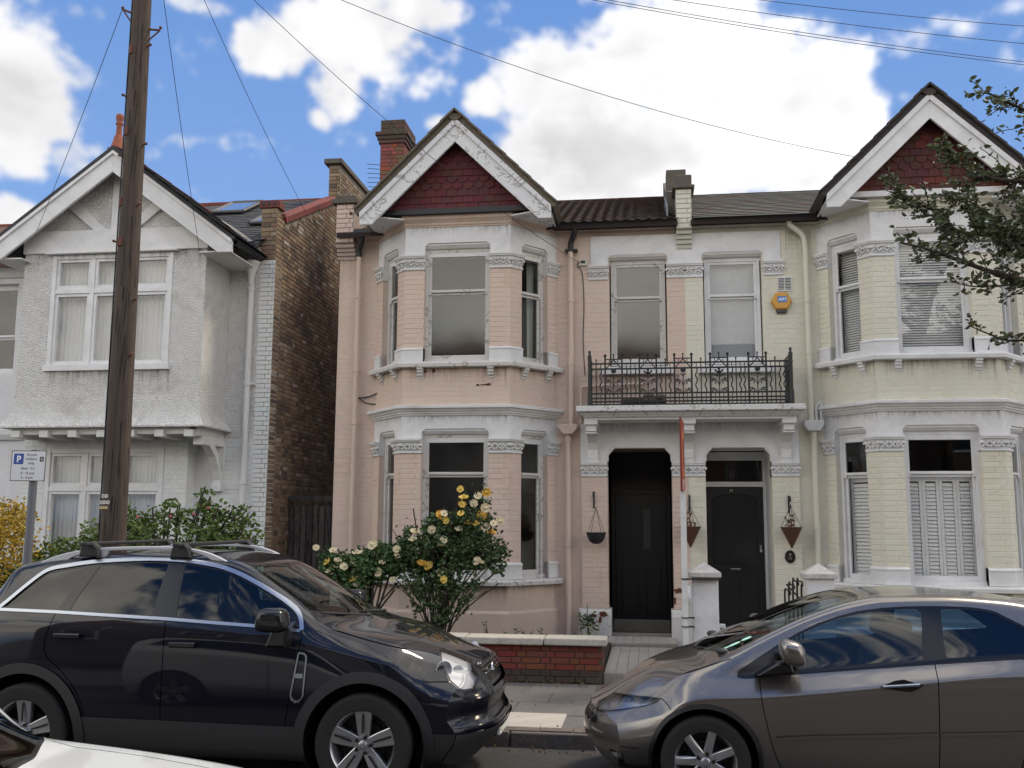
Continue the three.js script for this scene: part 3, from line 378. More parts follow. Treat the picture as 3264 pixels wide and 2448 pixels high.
  // gutter on the straight eaves, down round the gable foot
  { const gut = [], [a, b] = seg(.13, 2.06), gp = []; for (let k = 0; k <= 8; k++) { const t = Math.PI + k * Math.PI / 8; gp.push([.2 + .06 * Math.cos(t), 6.65 + .06 * Math.sin(t)]); } gp.push([.25, 6.66], [.15, 6.66]); gut.push(prismX(gp, a, b), box(.13, 2.06, 6.56, 6.66, .09, .135)); const v = [[fx(2.0), 6.62, .2], [fx(1.98), 6.66, .55], [fx(1.9), 6.72, 1.0]]; gut.push(pipe([[fx(2.05), 6.62, .12], [fx(2.0), 6.64, .5], [fx(1.93), 6.70, 1.06]], .05, 8)); 
    gut.push(pipe([[fx(4.87), 6.62, .12], [fx(4.92), 6.64, .5], [fx(4.97), 6.70, 1.06]], .05, 8), box(4.92, uEnd - .28, 6.6, 6.68, .1, .22)); part('gutter', gut, M.gutter, H); }
  return { fx, F, bay, H, cx };
}

// ================================================================ pink house
const jit = (base, n, a, seed, name, o) => { const r = rng(seed); return Array.from({ length: n }, (_, i) => mat(name + i, base.map((c) => c * (1 + (r() - .5) * a)), .78, o)); };
const OB = { map: T.wall, bumpMap: T.brickface, bumpScale: .004 };
const pinkHouse = thing('terraced_house', 'pale pink painted house with peeling bargeboards, black porch opening and bay behind the roses', 'house');
mat('pinkSill', [.62, .60, .57], .8, { map: T.peel, bumpMap: T.peel, bumpScale: .003 });
const pinkP = { house: pinkHouse, uEnd: 5.57, wallM: M.pink, brickM: jit([.645, .515, .43], 6, .05, 3, 'pinkBrick', OB), sillM: M.pinkSill, trimM: M.whiteOld, friezeM: M.whitePaint, corniceM: M.whiteOld, eaveM: mat('pinkEave', [.60, .47, .39], .75, { map: T.grime }), baseM: M.pinkSill, archM: M.whiteOld,
  hungBack: mat('hungBack', [.04, .012, .014], .9), hungM: jit([.105, .022, .026], 6, .5, 5, 'hungPink', { map: T.mottle }), bargeM: M.whitePeel, vergeM: mat('vergeM', [.16, .14, .11], .95, { map: T.stone }), soffitM: M.whitePeel, ridgeM: M.vergeM, ridgeM2: mat('ridgeBrown', [.085, .042, .036], .85, { map: T.stone }), roofBack: mat('roofBack', [.03, .02, .02], .95), win: { frame: M.pinkSill, glass: M.glassOld }, porchDepth: 1.5,
  tile: { name: 'roof_tile', w: .165, gauge: .2, len: .25, lap: 0, geo: rollTile(.165, .25), mats: jit([.050, .030, .028], 6, .4, 8, 'brownTile', { map: T.stone }) },
  roomMid: mat('roomPink', [.22, .16, .14], .9) };
pinkP.dressUp = [null, null, (win, fm, a, b, y0, ym, y1) => part('curtain', [drape(fm, a, a + .22, y0, y1, -.3, .03, .07, 3), drape(fm, b - .1, b, y0, y1, -.3, .03, .07, 4)], M.net, win)]; pinkP.dressUp.length = 3;
halfHouse(-1, pinkP);
// ================================================================ cream house
const creamHouse = thing('terraced_house', 'cream painted house with white trim, black door numbered 31 and shuttered bay at right', 'house');
const creamP = { house: creamHouse, uEnd: 5.6, wallM: M.cream, brickM: jit([.70, .672, .56], 6, .05, 13, 'creamBrick', OB), sillM: M.whitePaint, trimM: M.whiteClean, friezeM: M.whitePaint, corniceM: M.whitePaint, eaveM: mat('creamEave', [.66, .64, .52], .75, { map: T.mottle }), baseM: M.cream, archM: M.whiteClean,
  hungBack: M.hungBack, hungM: jit([.095, .024, .018], 6, .7, 15, 'hungCream', { map: T.mottle }), bargeM: M.whiteClean, vergeM: mat('vergeC', [.06, .055, .055], .9, { map: T.stone }), soffitM: M.whiteClean, ridgeM: mat('ridgeC', [.09, .075, .065], .9, { map: T.stone }), roofBack: M.roofBack, win: { frame: M.whiteClean, glass: M.glass }, porchDepth: 0,
  tile: { name: 'slate', w: .26, gauge: .235, len: .33, lap: .5, geo: slateGeo(.26, .33), mats: jit([.17, .15, .135], 6, .25, 18, 'slateC', { map: T.mottle }) } };
creamP.dressUp = [blind, blind, blind]; creamP.dressLow = [shutters(1), shutters(4), shutters(1)];
creamP.dressMid = (win, fm, a, b, y0, ym, y1) => { const lace = tex(256, (u, v) => { const q = Math.abs(Math.sin(u * Math.PI * 16 + v * Math.PI * 16) * Math.sin(u * Math.PI * 16 - v * Math.PI * 16)); return .62 + .3 * sm(.15, .5, q) + .1 * tn(u, v, 8, 3, 3); }, { rep: 2 }); mat('lace', [.50, .54, .57], .95, { transmission: .25, thickness: 0, map: lace, side: THREE.DoubleSide }); part('lace_curtain', boxUV(drape(fm, a, b, y0 - .02, y1 + .02, -.22, .004, .2, 2)), M.lace, win); };
creamP.roomM = M.roomDark;
halfHouse(1, creamP);
// ================================================================ white roughcast house at left
const leftHouse = thing('detached_house', 'white roughcast house with half-timbered gable, jettied upper floor and brown brick side wall', 'house');
{ const H = leftHouse, y0g = .2;
  mat('whiteBrick', [.70, .705, .715], .75, OB); const wb = jit([.73, .725, .715], 5, .07, 23, 'whiteBrick', OB);
  const stock = []; { const cs = [[.165, .125, .082], [.145, .108, .07], [.19, .145, .092], [.125, .094, .066], [.165, .135, .10], [.085, .068, .054], [.21, .17, .12], [.27, .245, .21], [.145, .095, .068], [.18, .14, .09]]; cs.forEach((c, i) => stock.push(mat('stock' + i, c.map((v, k) => v * (k ? 1.5 : 1.58)), .95, { map: T.mottle, bumpMap: T.brickface, bumpScale: .006 }))); }
  const redB = mat('redBrickA', [.23, .055, .03], .9, { map: T.mottle });
  const W = part('wall', [bx(-10.3, -6.34, y0g, 6.5, -.25, 0), bx(-6.35, -6.085, y0g, 6.27, -.3, -.012), bx(-10.3, -6.3, y0g, 8, -8.2, -8), bx(-10.3, -10.1, y0g, 6.4, -8, -.25)], M.whiteBrick, H);
  const wbl = [], main = faceM([-6.36, -.006], [-6.08, -.006]);
  lay(wbl, main, 0, .28, y0g, 6.27, W, { cols: 5, seed: 2, proud: .006 });
  lay(wbl, faceM([-6.86, 0], [-6.36, 0]), 0, .5, y0g, 3.3, W, { cols: 5, seed: 3 });
  // ground floor wall with its wide window
  const gf = faceM([-10.16, .3], [-7.30, .3]), gw = [.42, 2.46];
  part('wall', [plate(gf, y0g, 3.32, 0, 2.86, [[[gw[0], .95], [gw[0], 3.12], [gw[1], 3.12], [gw[1], .95]]], .25), bx(-7.33, -7.30, y0g, 3.32, -.02, .05), bx(-10.16, -10.13, y0g, 3.32, -.02, .05)], M.whiteBrick, H);
  lay(wbl, gf, 0, 2.86, y0g, 3.3, W, { cols: 5, seed: 5, blocks: [[gw[0] - .02, gw[1] + .02, .85, 3.2]] }); lay(wbl, faceM([-7.30, .3], [-7.30, 0]), 0, .3, y0g, 3.3, W, { cols: 5, seed: 6 });
  pieces(wbl, 300, 'brick', wb);
  // flank wall of stock brick
  const prof = [[-.0, y0g], [-.0, 7.16], [-.22, 7.16], [-.33, 6.98], [-3.2, 8.33], [-3.2, 9.12], [-9, 9.12], [-9, y0g]];
  const FW = part('side_wall', [prismX(prof.map(([z, y]) => [z - .012, y]), -6.30, -6.09)], M.mortar, H);
  const topAt = (z) => (z > -.22 ? 7.15 : z > -.33 ? 7.15 - (-.22 - z) / .11 * .18 : z > -3.2 ? 6.97 + (-.33 - z) / 2.87 * 1.35 : 9.1);
  const fl = faceM([-6.087, 0], [-6.087, -6]), sb = [];
  const pk = (r, t, y) => { const n = fbm(t * .8, y * .8, 3, 3); let i = Math.floor(r() * 5); if (r() < .05) i = 7; else if (r() < .08) i = 5; else if (n > .14 && r() < .4) i = 5; else if (r() < .15) i = 6; else if (r() < .3) i = 8 + Math.floor(r() * 2); return i; };
  lay(sb, fl, .0, 5.0, y0g, 9.1, FW, { cols: 10, seed: 11, proud: .008, joint: .011, pick: pk, keep: (t, y) => y + .05 < topAt(-t) });
  lay(sb, faceM([-6.36, -.004], [-6.08, -.004]), 0, .28, 6.28, 7.15, FW, { cols: 10, seed: 12, proud: .006, joint: .011, pick: (r, t, y) => (y < 6.5 && r() < .4 ? 8 : pk(r, t, y)) });
  { const pf = faceM([-6.32, -3.19], [-6.08, -3.19]); lay(sb, pf, 0, .24, 8.4, 9.1, FW, { seed: 14, proud: .006, pick: pk }); }
  part('side_wall', bx(-6.36, -6.092, 6.27, 7.16, -.3, -.012), M.mortar, H);
  pieces(sb, 300, 'brick', stock);
  // red brick-on-edge coping, stepping up the slope
  { const cp = [], R = rng(31), cg = brickGeo(.070, .105, .005, .3), put = (z, y, ang) => { const m = new THREE.Matrix4().makeRotationX(-ang).premultiply(new THREE.Matrix4().makeRotationY(Math.PI / 2)); const q = new THREE.Matrix4().makeRotationY(Math.PI / 2).multiply(new THREE.Matrix4().makeRotationZ(ang)); q.setPosition(-6.045, y, z); cp.push({ g: cg, m: q, c: Math.floor(R() * 5), a: .01, n: new THREE.Vector3(1, 0, 0), parent: FW }); };
    for (let z = -.36; z > -3.15; z -= .077) put(z, 6.98 + (-.33 - z) / 2.87 * 1.35 + .075, Math.atan(1.35 / 2.87)); put(-.27, 7.12, -1.0); for (let z = -.04; z > -.22; z -= .077) put(z, 7.22, 0);
    pieces(cp, 300, 'coping_brick', jit([.215, .055, .04], 5, .35, 33, 'copingRed', { map: T.mottle })); }
  part('airbrick', [rbx(-6.40, -6.06, 7.17, 7.30, -.2, .015, .006), ...[0, 1, 2].map((i) => ball(-6.33 + i * .1, 7.235, .016, .03, .035, .004))].slice(0, 1), mat('airM', [.14, .035, .03], .8), H); part('airbrick_hole', [0, 1, 2].map((i) => ball(-6.33 + i * .1, 7.235, .015, .03, .038, .005)), M.blackMatt, H);
  part('parapet_coping', [rbx(-6.40, -6.03, 9.12, 9.22, -9, -3.1, .01)], M.stoneDark, H);
  // stone ledge course under coping
  // jettied upper floor
  const A = -9.97, Bx = -6.86, zf = .9;
  { const path = [[A, 0], [A, zf], [Bx, zf], [Bx, 0]], pr = [[-.2, 3.42], [.14, 3.42], [.125, 3.46], [.075, 3.53], [.035, 3.62], [.01, 3.75], [0, 3.9], [0, 6.26]]; const fm = faceM([A, zf], [Bx, zf]); const flare = mould(path, [[-.2, 3.40], [.155, 3.40], [.155, 3.425], [.12, 3.47], [.075, 3.54], [.035, 3.63], [.01, 3.76], [0, 3.92], [-.2, 3.92]]);
    const w0 = .50, w1 = 2.56; part('wall', [flare, plate(fm, 3.921, 6.239, 0, fm.len, [[[w0, 4.36], [w0, 6.2], [w1, 6.2], [w1, 4.36]]], .2), bx(Bx - .2, Bx, 3.921, 6.3, 0, zf - .2), bx(A, A + .2, 3.921, 6.3, 0, zf - .21), plate(fm, 6.24, 6.6, 0, fm.len, [], .2), prism([[A, 6.55], [Bx, 6.55], [Bx - .1, 6.6], [-8.4, 7.72], [A + .1, 6.6]], zf - .2, zf - .03), bx(-6.86, -6.34, 3.3, 6.45, -.1, .004)], M.roughcast, H);
    part('jetty_soffit', [bx(A + .02, Bx - .02, 3.36, 3.40, 0, zf + .02), bx(A, Bx, 3.30, 3.37, zf - .12, zf + .03), bx(Bx - .13, Bx + .02, 3.27, 3.40, 0, zf + .02)], M.whiteOld, H);
    for (let i = 0; i < 7; i++) part('joist_end', rbx(A + .05 + i * .48, A + .2 + i * .48, 3.25, 3.36, .28, zf + .10, .008), M.whiteOld, H);
    part('tie_beam', rbx(A - .02, Bx + .03, 6.235, 6.60, zf - .05, zf + .035, .006), M.whitePaint, H); part('window_hood', rbx(A + .40, A + 2.66, 6.205, 6.24, zf - .02, zf + .09, .006), M.whitePaint, H);
    const beam = (p, name) => part(name, prism(p, zf - .04, zf + .012, [], .003), M.whitePaint, H);
    beam([[-8.54, 6.60], [-8.36, 6.60], [-8.36, 7.55], [-8.54, 7.55]].map(([x, y]) => [x + .03, y]), 'king_post'); beam([[-8.80, 6.60], [-8.58, 6.60], [-9.25, 7.22], [-9.36, 7.06]], 'strut'); beam([[-8.05, 6.60], [-8.27, 6.60], [-7.58, 7.24], [-7.47, 7.08]].reverse(), 'strut');
    caseWin(H, fm, w0, w1, 4.36, 5.60, 6.2, 3); }
  function caseWin(H, fm, t0, t1, y0, yt, y1, n) { const L = (a, b, c, d, m0, m1) => tf(rbx(a, b, c, d, m0, m1, .004, 1), fm), f = [L(t0, t0 + .07, y0, y1, -.14, .015), L(t1 - .07, t1, y0, y1, -.14, .015), L(t0 + .07, t1 - .07, y1 - .07, y1, -.14, .01), L(t0 - .03, t1 + .03, y0 - .05, y0 + .045, -.14, .05), L(t0 + .07, t1 - .07, yt - .035, yt + .035, -.13, .008)], w = (t1 - t0 - .07) / n, panes = [];
    for (let i = 1; i < n; i++) f.push(L(t0 + .035 + i * w - .035, t0 + .035 + i * w + .035, y0 + .045, y1 - .07, -.132, .006));
    for (let i = 0; i < n; i++) { const a = t0 + .035 + i * w + .035, b = a + w - .07; for (const [c, d] of [[y0 + .045, yt - .035], [yt + .035, y1 - .07]]) { const s = .048; f.push(L(a, a + s, c, d, -.1, -.012), L(b - s, b, c, d, -.1, -.012), L(a + s, b - s, c, c + s * 1.4, -.1, -.012), L(a + s, b - s, d - s, d, -.1, -.012)); panes.push(L(a + s, b - s, c + s * 1.4, d - s, -.058, -.054)); } }
    const w2 = part('window', f, M.whiteClean, H); panes.forEach((p) => part('pane', p, M.glass, w2)); part('net_curtain', drape(fm, t0 + .05, t1 - .05, y0, y1 - .03, -.2, .014, .07, y0), M.net, w2);
    part('room', [tf(bx(t0 - .2, t1 + .2, y0 - .3, y1 + .2, -2.6, -2.58), fm), tf(bx(t0 - .2, t1 + .2, y0 - .3, y0 - .28, -2.6, -.2), fm), tf(bx(t0 - .2, t1 + .2, y1 + .18, y1 + .2, -2.6, -.2), fm), tf(bx(t0 - .2, t0 - .18, y0 - .28, y1 + .18, -2.58, -.2), fm), tf(bx(t1 + .18, t1 + .2, y0 - .28, y1 + .18, -2.58, -.2), fm)], M.interior, H); }
  caseWin(H, gf, gw[0], gw[1], .95, 2.47, 3.12, 3);
  // carved bracket under the jetty
  { const pts = [[0, 2.48], [.06, 2.46], [.1, 2.52], [.09, 2.62], [.16, 2.78], [.3, 2.98], [.5, 3.12], [.72, 3.18], [.78, 3.24], [.78, 3.28], [0, 3.28], [0, 3.16], [.34, 3.16], [.2, 3.02], [.08, 2.8], [0, 2.7]]; part('bracket', prismX(pts, -6.96, -6.83), M.whitePaint, H); part('bracket', [rbx(-6.98, -6.81, 2.44, 2.56, -.02, .12, .012), rbx(-6.98, -6.81, 3.14, 3.28, .52, .8, .012), rbx(-6.975, -6.815, 2.55, 3.28, -.01, .03, .008)], M.whitePaint, H); }
  // gable bargeboards and roof
  const cx = -8.37, gz = 1.2;
  for (const e of [-1, 1]) { const o = [[0, 7.83], [e * 2.06, 6.285], [e * 2.06, 6.08], [e * 1.83, 6.08], [0, 7.46]].map(([x, y]) => [cx + x, y]); if (e > 0) o.reverse(); const bb = part('bargeboard', prism(o, gz - .05, gz, [], .004), M.whiteClean, H); const o2 = [[0, 7.83], [e * 2.06, 6.285], [e * 2.06, 6.21], [0, 7.75]].map(([x, y]) => [cx + x, y]); if (e > 0) o2.reverse(); part('barge_moulding', prism(o2, gz, gz + .03, [], .004), M.whiteClean, bb);
    const ro = [[0, 7.89], [e * 2.12, 6.30], [e * 2.08, 6.26], [0, 7.81]].map(([x, y]) => [cx + x, y]); if (e > 0) ro.reverse(); part('gable_roof', prism(ro, -2.4, gz + .03), mat('slateBack', [.04, .04, .045], .8), H); part('soffit', bx(Math.min(cx + e * 1.5, cx + e * 2.0), Math.max(cx + e * 1.5, cx + e * 2.0), 6.10, 6.12, 0, gz - .06), M.whiteOld, H); }
  const slates = jit([.055, .057, .064], 6, .35, 41, 'slateL', { map: T.mottle }), tl = [];
  { const g = slateGeo(.25, .36, .006); tileSlope(tl, H, { x0: -1.0, x1: gz + .03, e: [cx + 2.12, 6.31, 0], r: [cx, 7.90, 0], w: .25, gauge: .19, len: .36, geo: g, cols: 6, seed: 5, dirX: true }); tileSlope(tl, H, { x0: -8.2, x1: -6.36, e: [0, 6.50, .22], r: [0, 8.5, -3.5], w: .26, gauge: .165, len: .36, geo: g, cols: 6, seed: 6 }); }
  pieces(tl, 300, 'slate', slates);
  part('roof', [prismX([[.24, 6.50], [-3.5, 8.49], [-3.5, 8.39], [.24, 6.42]], -10.4, -6.32), prismX([[-3.5, 8.49], [-8.4, 6.2], [-8.4, 6.1], [-3.5, 8.39]], -10.4, -6.32)], M.slateBack, H);
  for (let k = 0; k < 8; k++) part('ridge_tile', clean(new THREE.CylinderGeometry(.10, .11, .44, 10, 1, false, -Math.PI / 2, Math.PI).rotateX(Math.PI / 2)).translate(cx, 7.86 + (k % 2) * .006, 1.0 - k * .43), M.redTile, H);
  for (let x = -10.3; x < -6.4; x += .45) part('ridge_tile', clean(new THREE.CylinderGeometry(.11, .115, .44, 10, 1, false, -Math.PI / 2, Math.PI).rotateX(Math.PI / 2).rotateY(Math.PI / 2)).translate(x + .2, 8.50, -3.5), M.redTile, H);
  // fillet of red tile along the far side of the gable slope, lead valley, gutter
  part('valley', [pipe([[-6.42, 6.50, .2], [-7.2, 7.05, -.75], [-8.3, 7.8, -2.3]], .05, 6)], M.stone, H);
  { const gp = []; for (let k = 0; k <= 8; k++) { const t = Math.PI + k * Math.PI / 8; gp.push([.24 + .06 * Math.cos(t), 6.47 + .06 * Math.sin(t)]); } gp.push([.29, 6.48], [.19, 6.48]); part('gutter', [prismX(gp, -6.62, -6.37), pipe([[-6.30, 6.26, 1.15], [-6.32, 6.28, .6], [-6.40, 6.38, .22]], .055, 8), pipe([[-6.35, 6.30, 1.1], [-6.42, 6.42, .3], [-6.6, 6.55, .1]], .04, 6)], M.gutter, H); }
  // roof windows
  { const sl = Math.atan(2 / 3.72), mk = (x0, x1, z0, z1, m) => { const yy = (z) => 6.52 + (.22 - z) * 2 / 3.72 + .07; const f = [], bar = (xa, za, xb, zb, t) => f.push(rod([xa, yy(za), za], [xb, yy(zb), zb], t, t, 4)); bar(x0, z0, x1, z0, .04); bar(x0, z1, x1, z1, .04); bar(x0, z0, x0, z1, .04); bar(x1, z0, x1, z1, .04); const w = part('roof_window', f, mat('roofWinM', [.07, .075, .08], .5), H); const q = new THREE.BufferGeometry(); q.setAttribute('position', new THREE.Float32BufferAttribute([x0, yy(z0) + .01, z0, x1, yy(z0) + .01, z0, x1, yy(z1) + .01, z1, x0, yy(z0) + .01, z0, x1, yy(z1) + .01, z1, x0, yy(z1) + .01, z1], 3)); q.computeVertexNormals(); part('pane', boxUV(q), m, w); };
    mat('roofGlass', [.55, .58, .62], .04, { metalness: .85 }); mk(-8.30, -7.65, -2.15, -3.1, M.roofGlass); mk(-7.0, -6.45, -1.0, -1.5, M.roofGlass); }
  // terracotta finial
  part('finial', lathe([[.001, 8.48], [.05, 8.46], [.062, 8.42], [.055, 8.36], [.045, 8.33], [.06, 8.31], [.06, 8.29], [.042, 8.27], [.046, 8.12], [.07, 8.08], [.09, 7.98], [.13, 7.86]], cx, 0, 1.08, 12), M.terracotta, H);
  // rainwater pipe with hopper
  part('rainwater_hopper', lathe([[.05, 5.82], [.055, 5.98], [.10, 6.1], [.125, 6.17], [.135, 6.18], [.135, 6.215], [.12, 6.215]], -6.44, 0, .12, 8), M.whiteOld, H); part('downpipe', [cyl(-6.44, .1, .25, 5.86, .046), ...[5.72, 4.15, 2.55, 1.0].map((y) => cyl(-6.44, .1, y, y + .07, .06)), bx(-6.40, -6.34, 4.17, 4.20, .02, .1)], M.whiteOld, H);
}
// ================================================================ next white house, at the frame's left edge
{ const H = thing('terraced_house', 'white house cut off by the left edge of the photo, red ridge behind the gable', 'house'), fm = faceM([-16, 0], [-10.32, 0]);
  part('wall', [plate(fm, .2, 6.3, 0, 5.68, [[[3.9, 4.42], [3.9, 6.0], [5.32, 6.0], [5.32, 4.42]], [[3.7, .21], [3.7, 2.2], [3.85, 2.6], [4.2, 2.85], [4.6, 2.85], [4.95, 2.6], [5.1, 2.2], [5.1, .21]]], .25)], M.whiteBrick, H);
  sash(H, fm, 3.9, 5.32, 4.42, 5.1, 6.0, {}); part('cornice', mould([[-16, 0], [-10.34, 0]], [[0, 6.1], [.04, 6.1], [.1, 6.2], [.14, 6.24], [.14, 6.32], [0, 6.32]]), M.whiteOld, H);
  part('string_course', mould([[-16, 0], [-10.34, 0]], [[0, 3.3], [.06, 3.3], [.1, 3.38], [.1, 3.46], [0, 3.48]]), M.whiteOld, H); part('porch_arch', [[3.7, 2.2], [3.85, 2.6], [4.2, 2.85], [4.6, 2.85], [4.95, 2.6], [5.1, 2.2]].slice(1).map((p, i, a) => tf(rod([i ? a[i - 1][0] : 3.7, i ? a[i - 1][1] : 2.2, .01], [p[0], p[1], .01], .06, .06, 6), fm)), M.stone, H); part('porch', [tf(bx(3.5, 5.3, .2, 3.0, -1.3, -1.28), fm), tf(bx(3.5, 3.52, .2, 3, -1.3, -.25), fm), tf(bx(5.28, 5.3, .2, 3, -1.3, -.25), fm), tf(bx(3.5, 5.3, 2.98, 3, -1.3, -.25), fm)], M.roomDark, H);
  part('roof', [prismX([[.3, 6.32], [-3.6, 8.25], [-3.6, 8.15], [.3, 6.24]], -16.3, -10.34), prismX([[-3.6, 8.25], [-8.4, 6.2], [-8.4, 6.1], [-3.6, 8.15]], -16.3, -10.34)], mat('nbrRoof', [.12, .06, .045], .9, { map: T.stone }), H);
  part('gable', prism([[-15.5, 6.3], [-11.3, 6.3], [-11.3, 6.9], [-13.4, 8.1], [-15.5, 6.9]], -.4, -.3), M.whiteOld, H); for (let x = -16; x < -10.5; x += .45) part('ridge_tile', clean(new THREE.CylinderGeometry(.11, .115, .44, 10, 1, false, -Math.PI / 2, Math.PI).rotateX(Math.PI / 2).rotateY(Math.PI / 2)).translate(x + .2, 8.25, -3.6), M.redTile, H);
}
// ================================================================ details of the pink and cream houses
{ const H = pinkHouse;
  // corbelled end pier with cap, chimney behind
  const cor = (H, x0, x1, m, capM, y1) => { const st = [[6.22, .03], [6.28, .06], [6.34, .09], [6.40, .13], [6.47, .17]]; const w = part('party_pier', [...st.map(([y, z], i) => bx(x0, x1, y, (st[i + 1] ? st[i + 1][0] : y1) - .003, -.3, z)), prismX([[-.3, 6.4], [-.3, 7.05], [-3.5, 8.55], [-8, 6.6], [-8, 6.2]], x0 + .02, x1 - .02)], m, H); return w; };
  const lp = cor(H, -5.0, -4.70, M.pinkJoint, M.stoneDark, 7.12), bl = []; lay(bl, faceM([-5.0, .17], [-4.70, .17]), 0, .3, 6.475, 7.11, lp, { cols: 6, seed: 81, proud: .012, joint: .012 }); pieces(bl, 50, 'brick', pinkP.brickM);
  part('pier_cap', [rbx(-5.07, -4.64, 7.12, 7.20, -.3, .23, .012), rbx(-5.03, -4.68, 7.20, 7.27, -.3, .19, .02), prismX([[-.3, 7.04], [-.3, 7.15], [-3.5, 8.66], [-3.5, 8.55]], -5.04, -4.66)], M.stoneDark, H);
  const ch = part('chimney', [bx(-5.03, -4.57, 7.2, 9.42, -3.3, -2.4)], M.mortarDark, H), cb = [], rm = jit([.215, .07, .04], 8, .7, 51, 'chimBrick', { map: T.grime, bumpMap: T.brickface, bumpScale: .006 });
  const ring = (x0, x1, z0, z1, y0, y1, pick) => { lay(cb, faceM([x0, z1], [x1, z1]), 0, x1 - x0, y0, y1, ch, { cols: 8, seed: 60 + y0 * 3, proud: .008, joint: .01, L: .225, pick }); lay(cb, faceM([x1, z1], [x1, z0]), 0, z1 - z0, y0, y1, ch, { cols: 8, seed: 61 + y0 * 3, proud: .008, joint: .01, L: .225, pick }); };
  ring(-5.03, -4.57, -3.3, -2.4, 7.25, 9.18); const dk = jit([.085, .045, .032], 8, .5, 53, 'chimDark', { map: T.grime }); dk.forEach((m) => rm.push(m)); const pd = (r) => 8 + Math.floor(r() * 8);
  for (const [y0, y1, e] of [[9.18, 9.255, .03], [9.255, 9.33, .055], [9.33, 9.405, .085], [9.405, 9.66, .0]]) { part('chimney', bx(-5.03 - e, -4.57 + e, y0, y1 - .001, -3.3 - e, -2.4 + e), M.mortarDark, H); ring(-5.03 - e, -4.57 + e, -3.3 - e, -2.4 + e, y0, y1, pd); }
  pieces(cb, 300, 'brick', rm); part('flaunching', [prismX([[-3.25, 9.66], [-2.45, 9.66], [-2.6, 9.72], [-3.1, 9.72]], -4.98, -4.62)], M.stoneDark, H);
  // rain pipes
  const dp = (H, x, y0, y1, m, rings) => part('downpipe', [cyl(x, .09, y0, y1, .042), ...rings.map((y) => cyl(x, .09, y, y + .06, .052))], m, H);
  dp(H, -4.62, .3, 6.28, M.pink, [5.55, 4.35, 3.5, 2.0]); part('rainwater_shoe', [pipe([[-4.55, 6.62, .2], [-4.56, 6.46, .16], [-4.62, 6.36, .1], [-4.62, 6.24, .09]], .045, 8)], M.gutter, H);
  dp(H, -1.17, 3.44, 6.28, M.pink, [5.4, 4.4]); dp(H, -1.22, .3, 3.36, M.pink, [1.62, 3.2]); part('rainwater_shoe', [pipe([[-1.10, 6.62, .2], [-1.10, 6.48, .18], [-1.17, 6.36, .1], [-1.17, 6.24, .09]], .045, 8), rbx(-1.26, -1.06, 6.21, 6.25, .03, .14, .01)], M.gutter, H);
  part('rainwater_hopper', [prism([[-1.37, 3.47], [-1.37, 3.42], [-1.29, 3.32], [-1.15, 3.32], [-1.07, 3.42], [-1.07, 3.47]], .01, .19, [], .006)], M.pink, H);
  part('waste_pipe', pipe([[-.0, 4.10, .07], [-1.02, 4.06, .07], [-1.02, 3.5, .07]], .022, 8), M.pink, H);
  // bare brick where paint has gone
  mat('bareBrick', [.115, .035, .022], .95, { map: T.mottle }); const blob = (x, y, z, w, h, seed) => { const r = rng(seed), pts = [], n = 16; for (let i = 0; i < n; i++) { const a = i / n * 6.283, k = .55 + .6 * r(); pts.push([x + Math.cos(a) * w * k, y + Math.sin(a) * h * k]); } return prism(pts, z - .004, z + .0035); };
  part('bare_brick', [blob(-2.36, 4.02, .757, .05, .02, 1), blob(-2.52, 4.015, .757, .03, .016, 2), blob(-2.44, 4.02, .757, .06, .008, 3), blob(-3.35, 4.235, .757, .06, .02, 4), blob(-3.20, 4.24, .757, .03, .03, 5)], M.bareBrick, H); part('bare_brick', [blob(.42, .98, .058, .07, .05, 6), blob(.36, .83, .058, .03, .06, 7), blob(-.70, .62, .113, .08, .05, 8), blob(-.85, .60, .113, .07, .03, 9), blob(-.75, .54, .113, .03, .06, 10), blob(-4.75, 6.95, .184, .035, .03, 11)], M.bareBrick, H);
  // porch door deep in the dark
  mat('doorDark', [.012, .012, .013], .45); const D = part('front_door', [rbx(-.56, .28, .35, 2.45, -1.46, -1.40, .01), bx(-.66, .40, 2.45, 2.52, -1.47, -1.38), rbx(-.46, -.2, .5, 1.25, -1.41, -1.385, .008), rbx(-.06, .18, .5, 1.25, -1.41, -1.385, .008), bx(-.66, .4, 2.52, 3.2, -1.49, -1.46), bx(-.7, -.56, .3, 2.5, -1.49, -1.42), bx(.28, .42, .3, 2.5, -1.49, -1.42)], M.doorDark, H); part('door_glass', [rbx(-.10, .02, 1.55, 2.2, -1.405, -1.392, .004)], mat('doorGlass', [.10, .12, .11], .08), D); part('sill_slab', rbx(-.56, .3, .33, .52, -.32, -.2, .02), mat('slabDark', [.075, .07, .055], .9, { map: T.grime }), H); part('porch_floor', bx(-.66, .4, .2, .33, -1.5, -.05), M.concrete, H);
  part('porch_lining', [bx(-.67, -.62, .3, 3.1, -1.5, -.26), bx(.35, .4, .3, 3.1, -1.5, -.26)], mat('lining', [.02, .02, .02], .7), H);
}
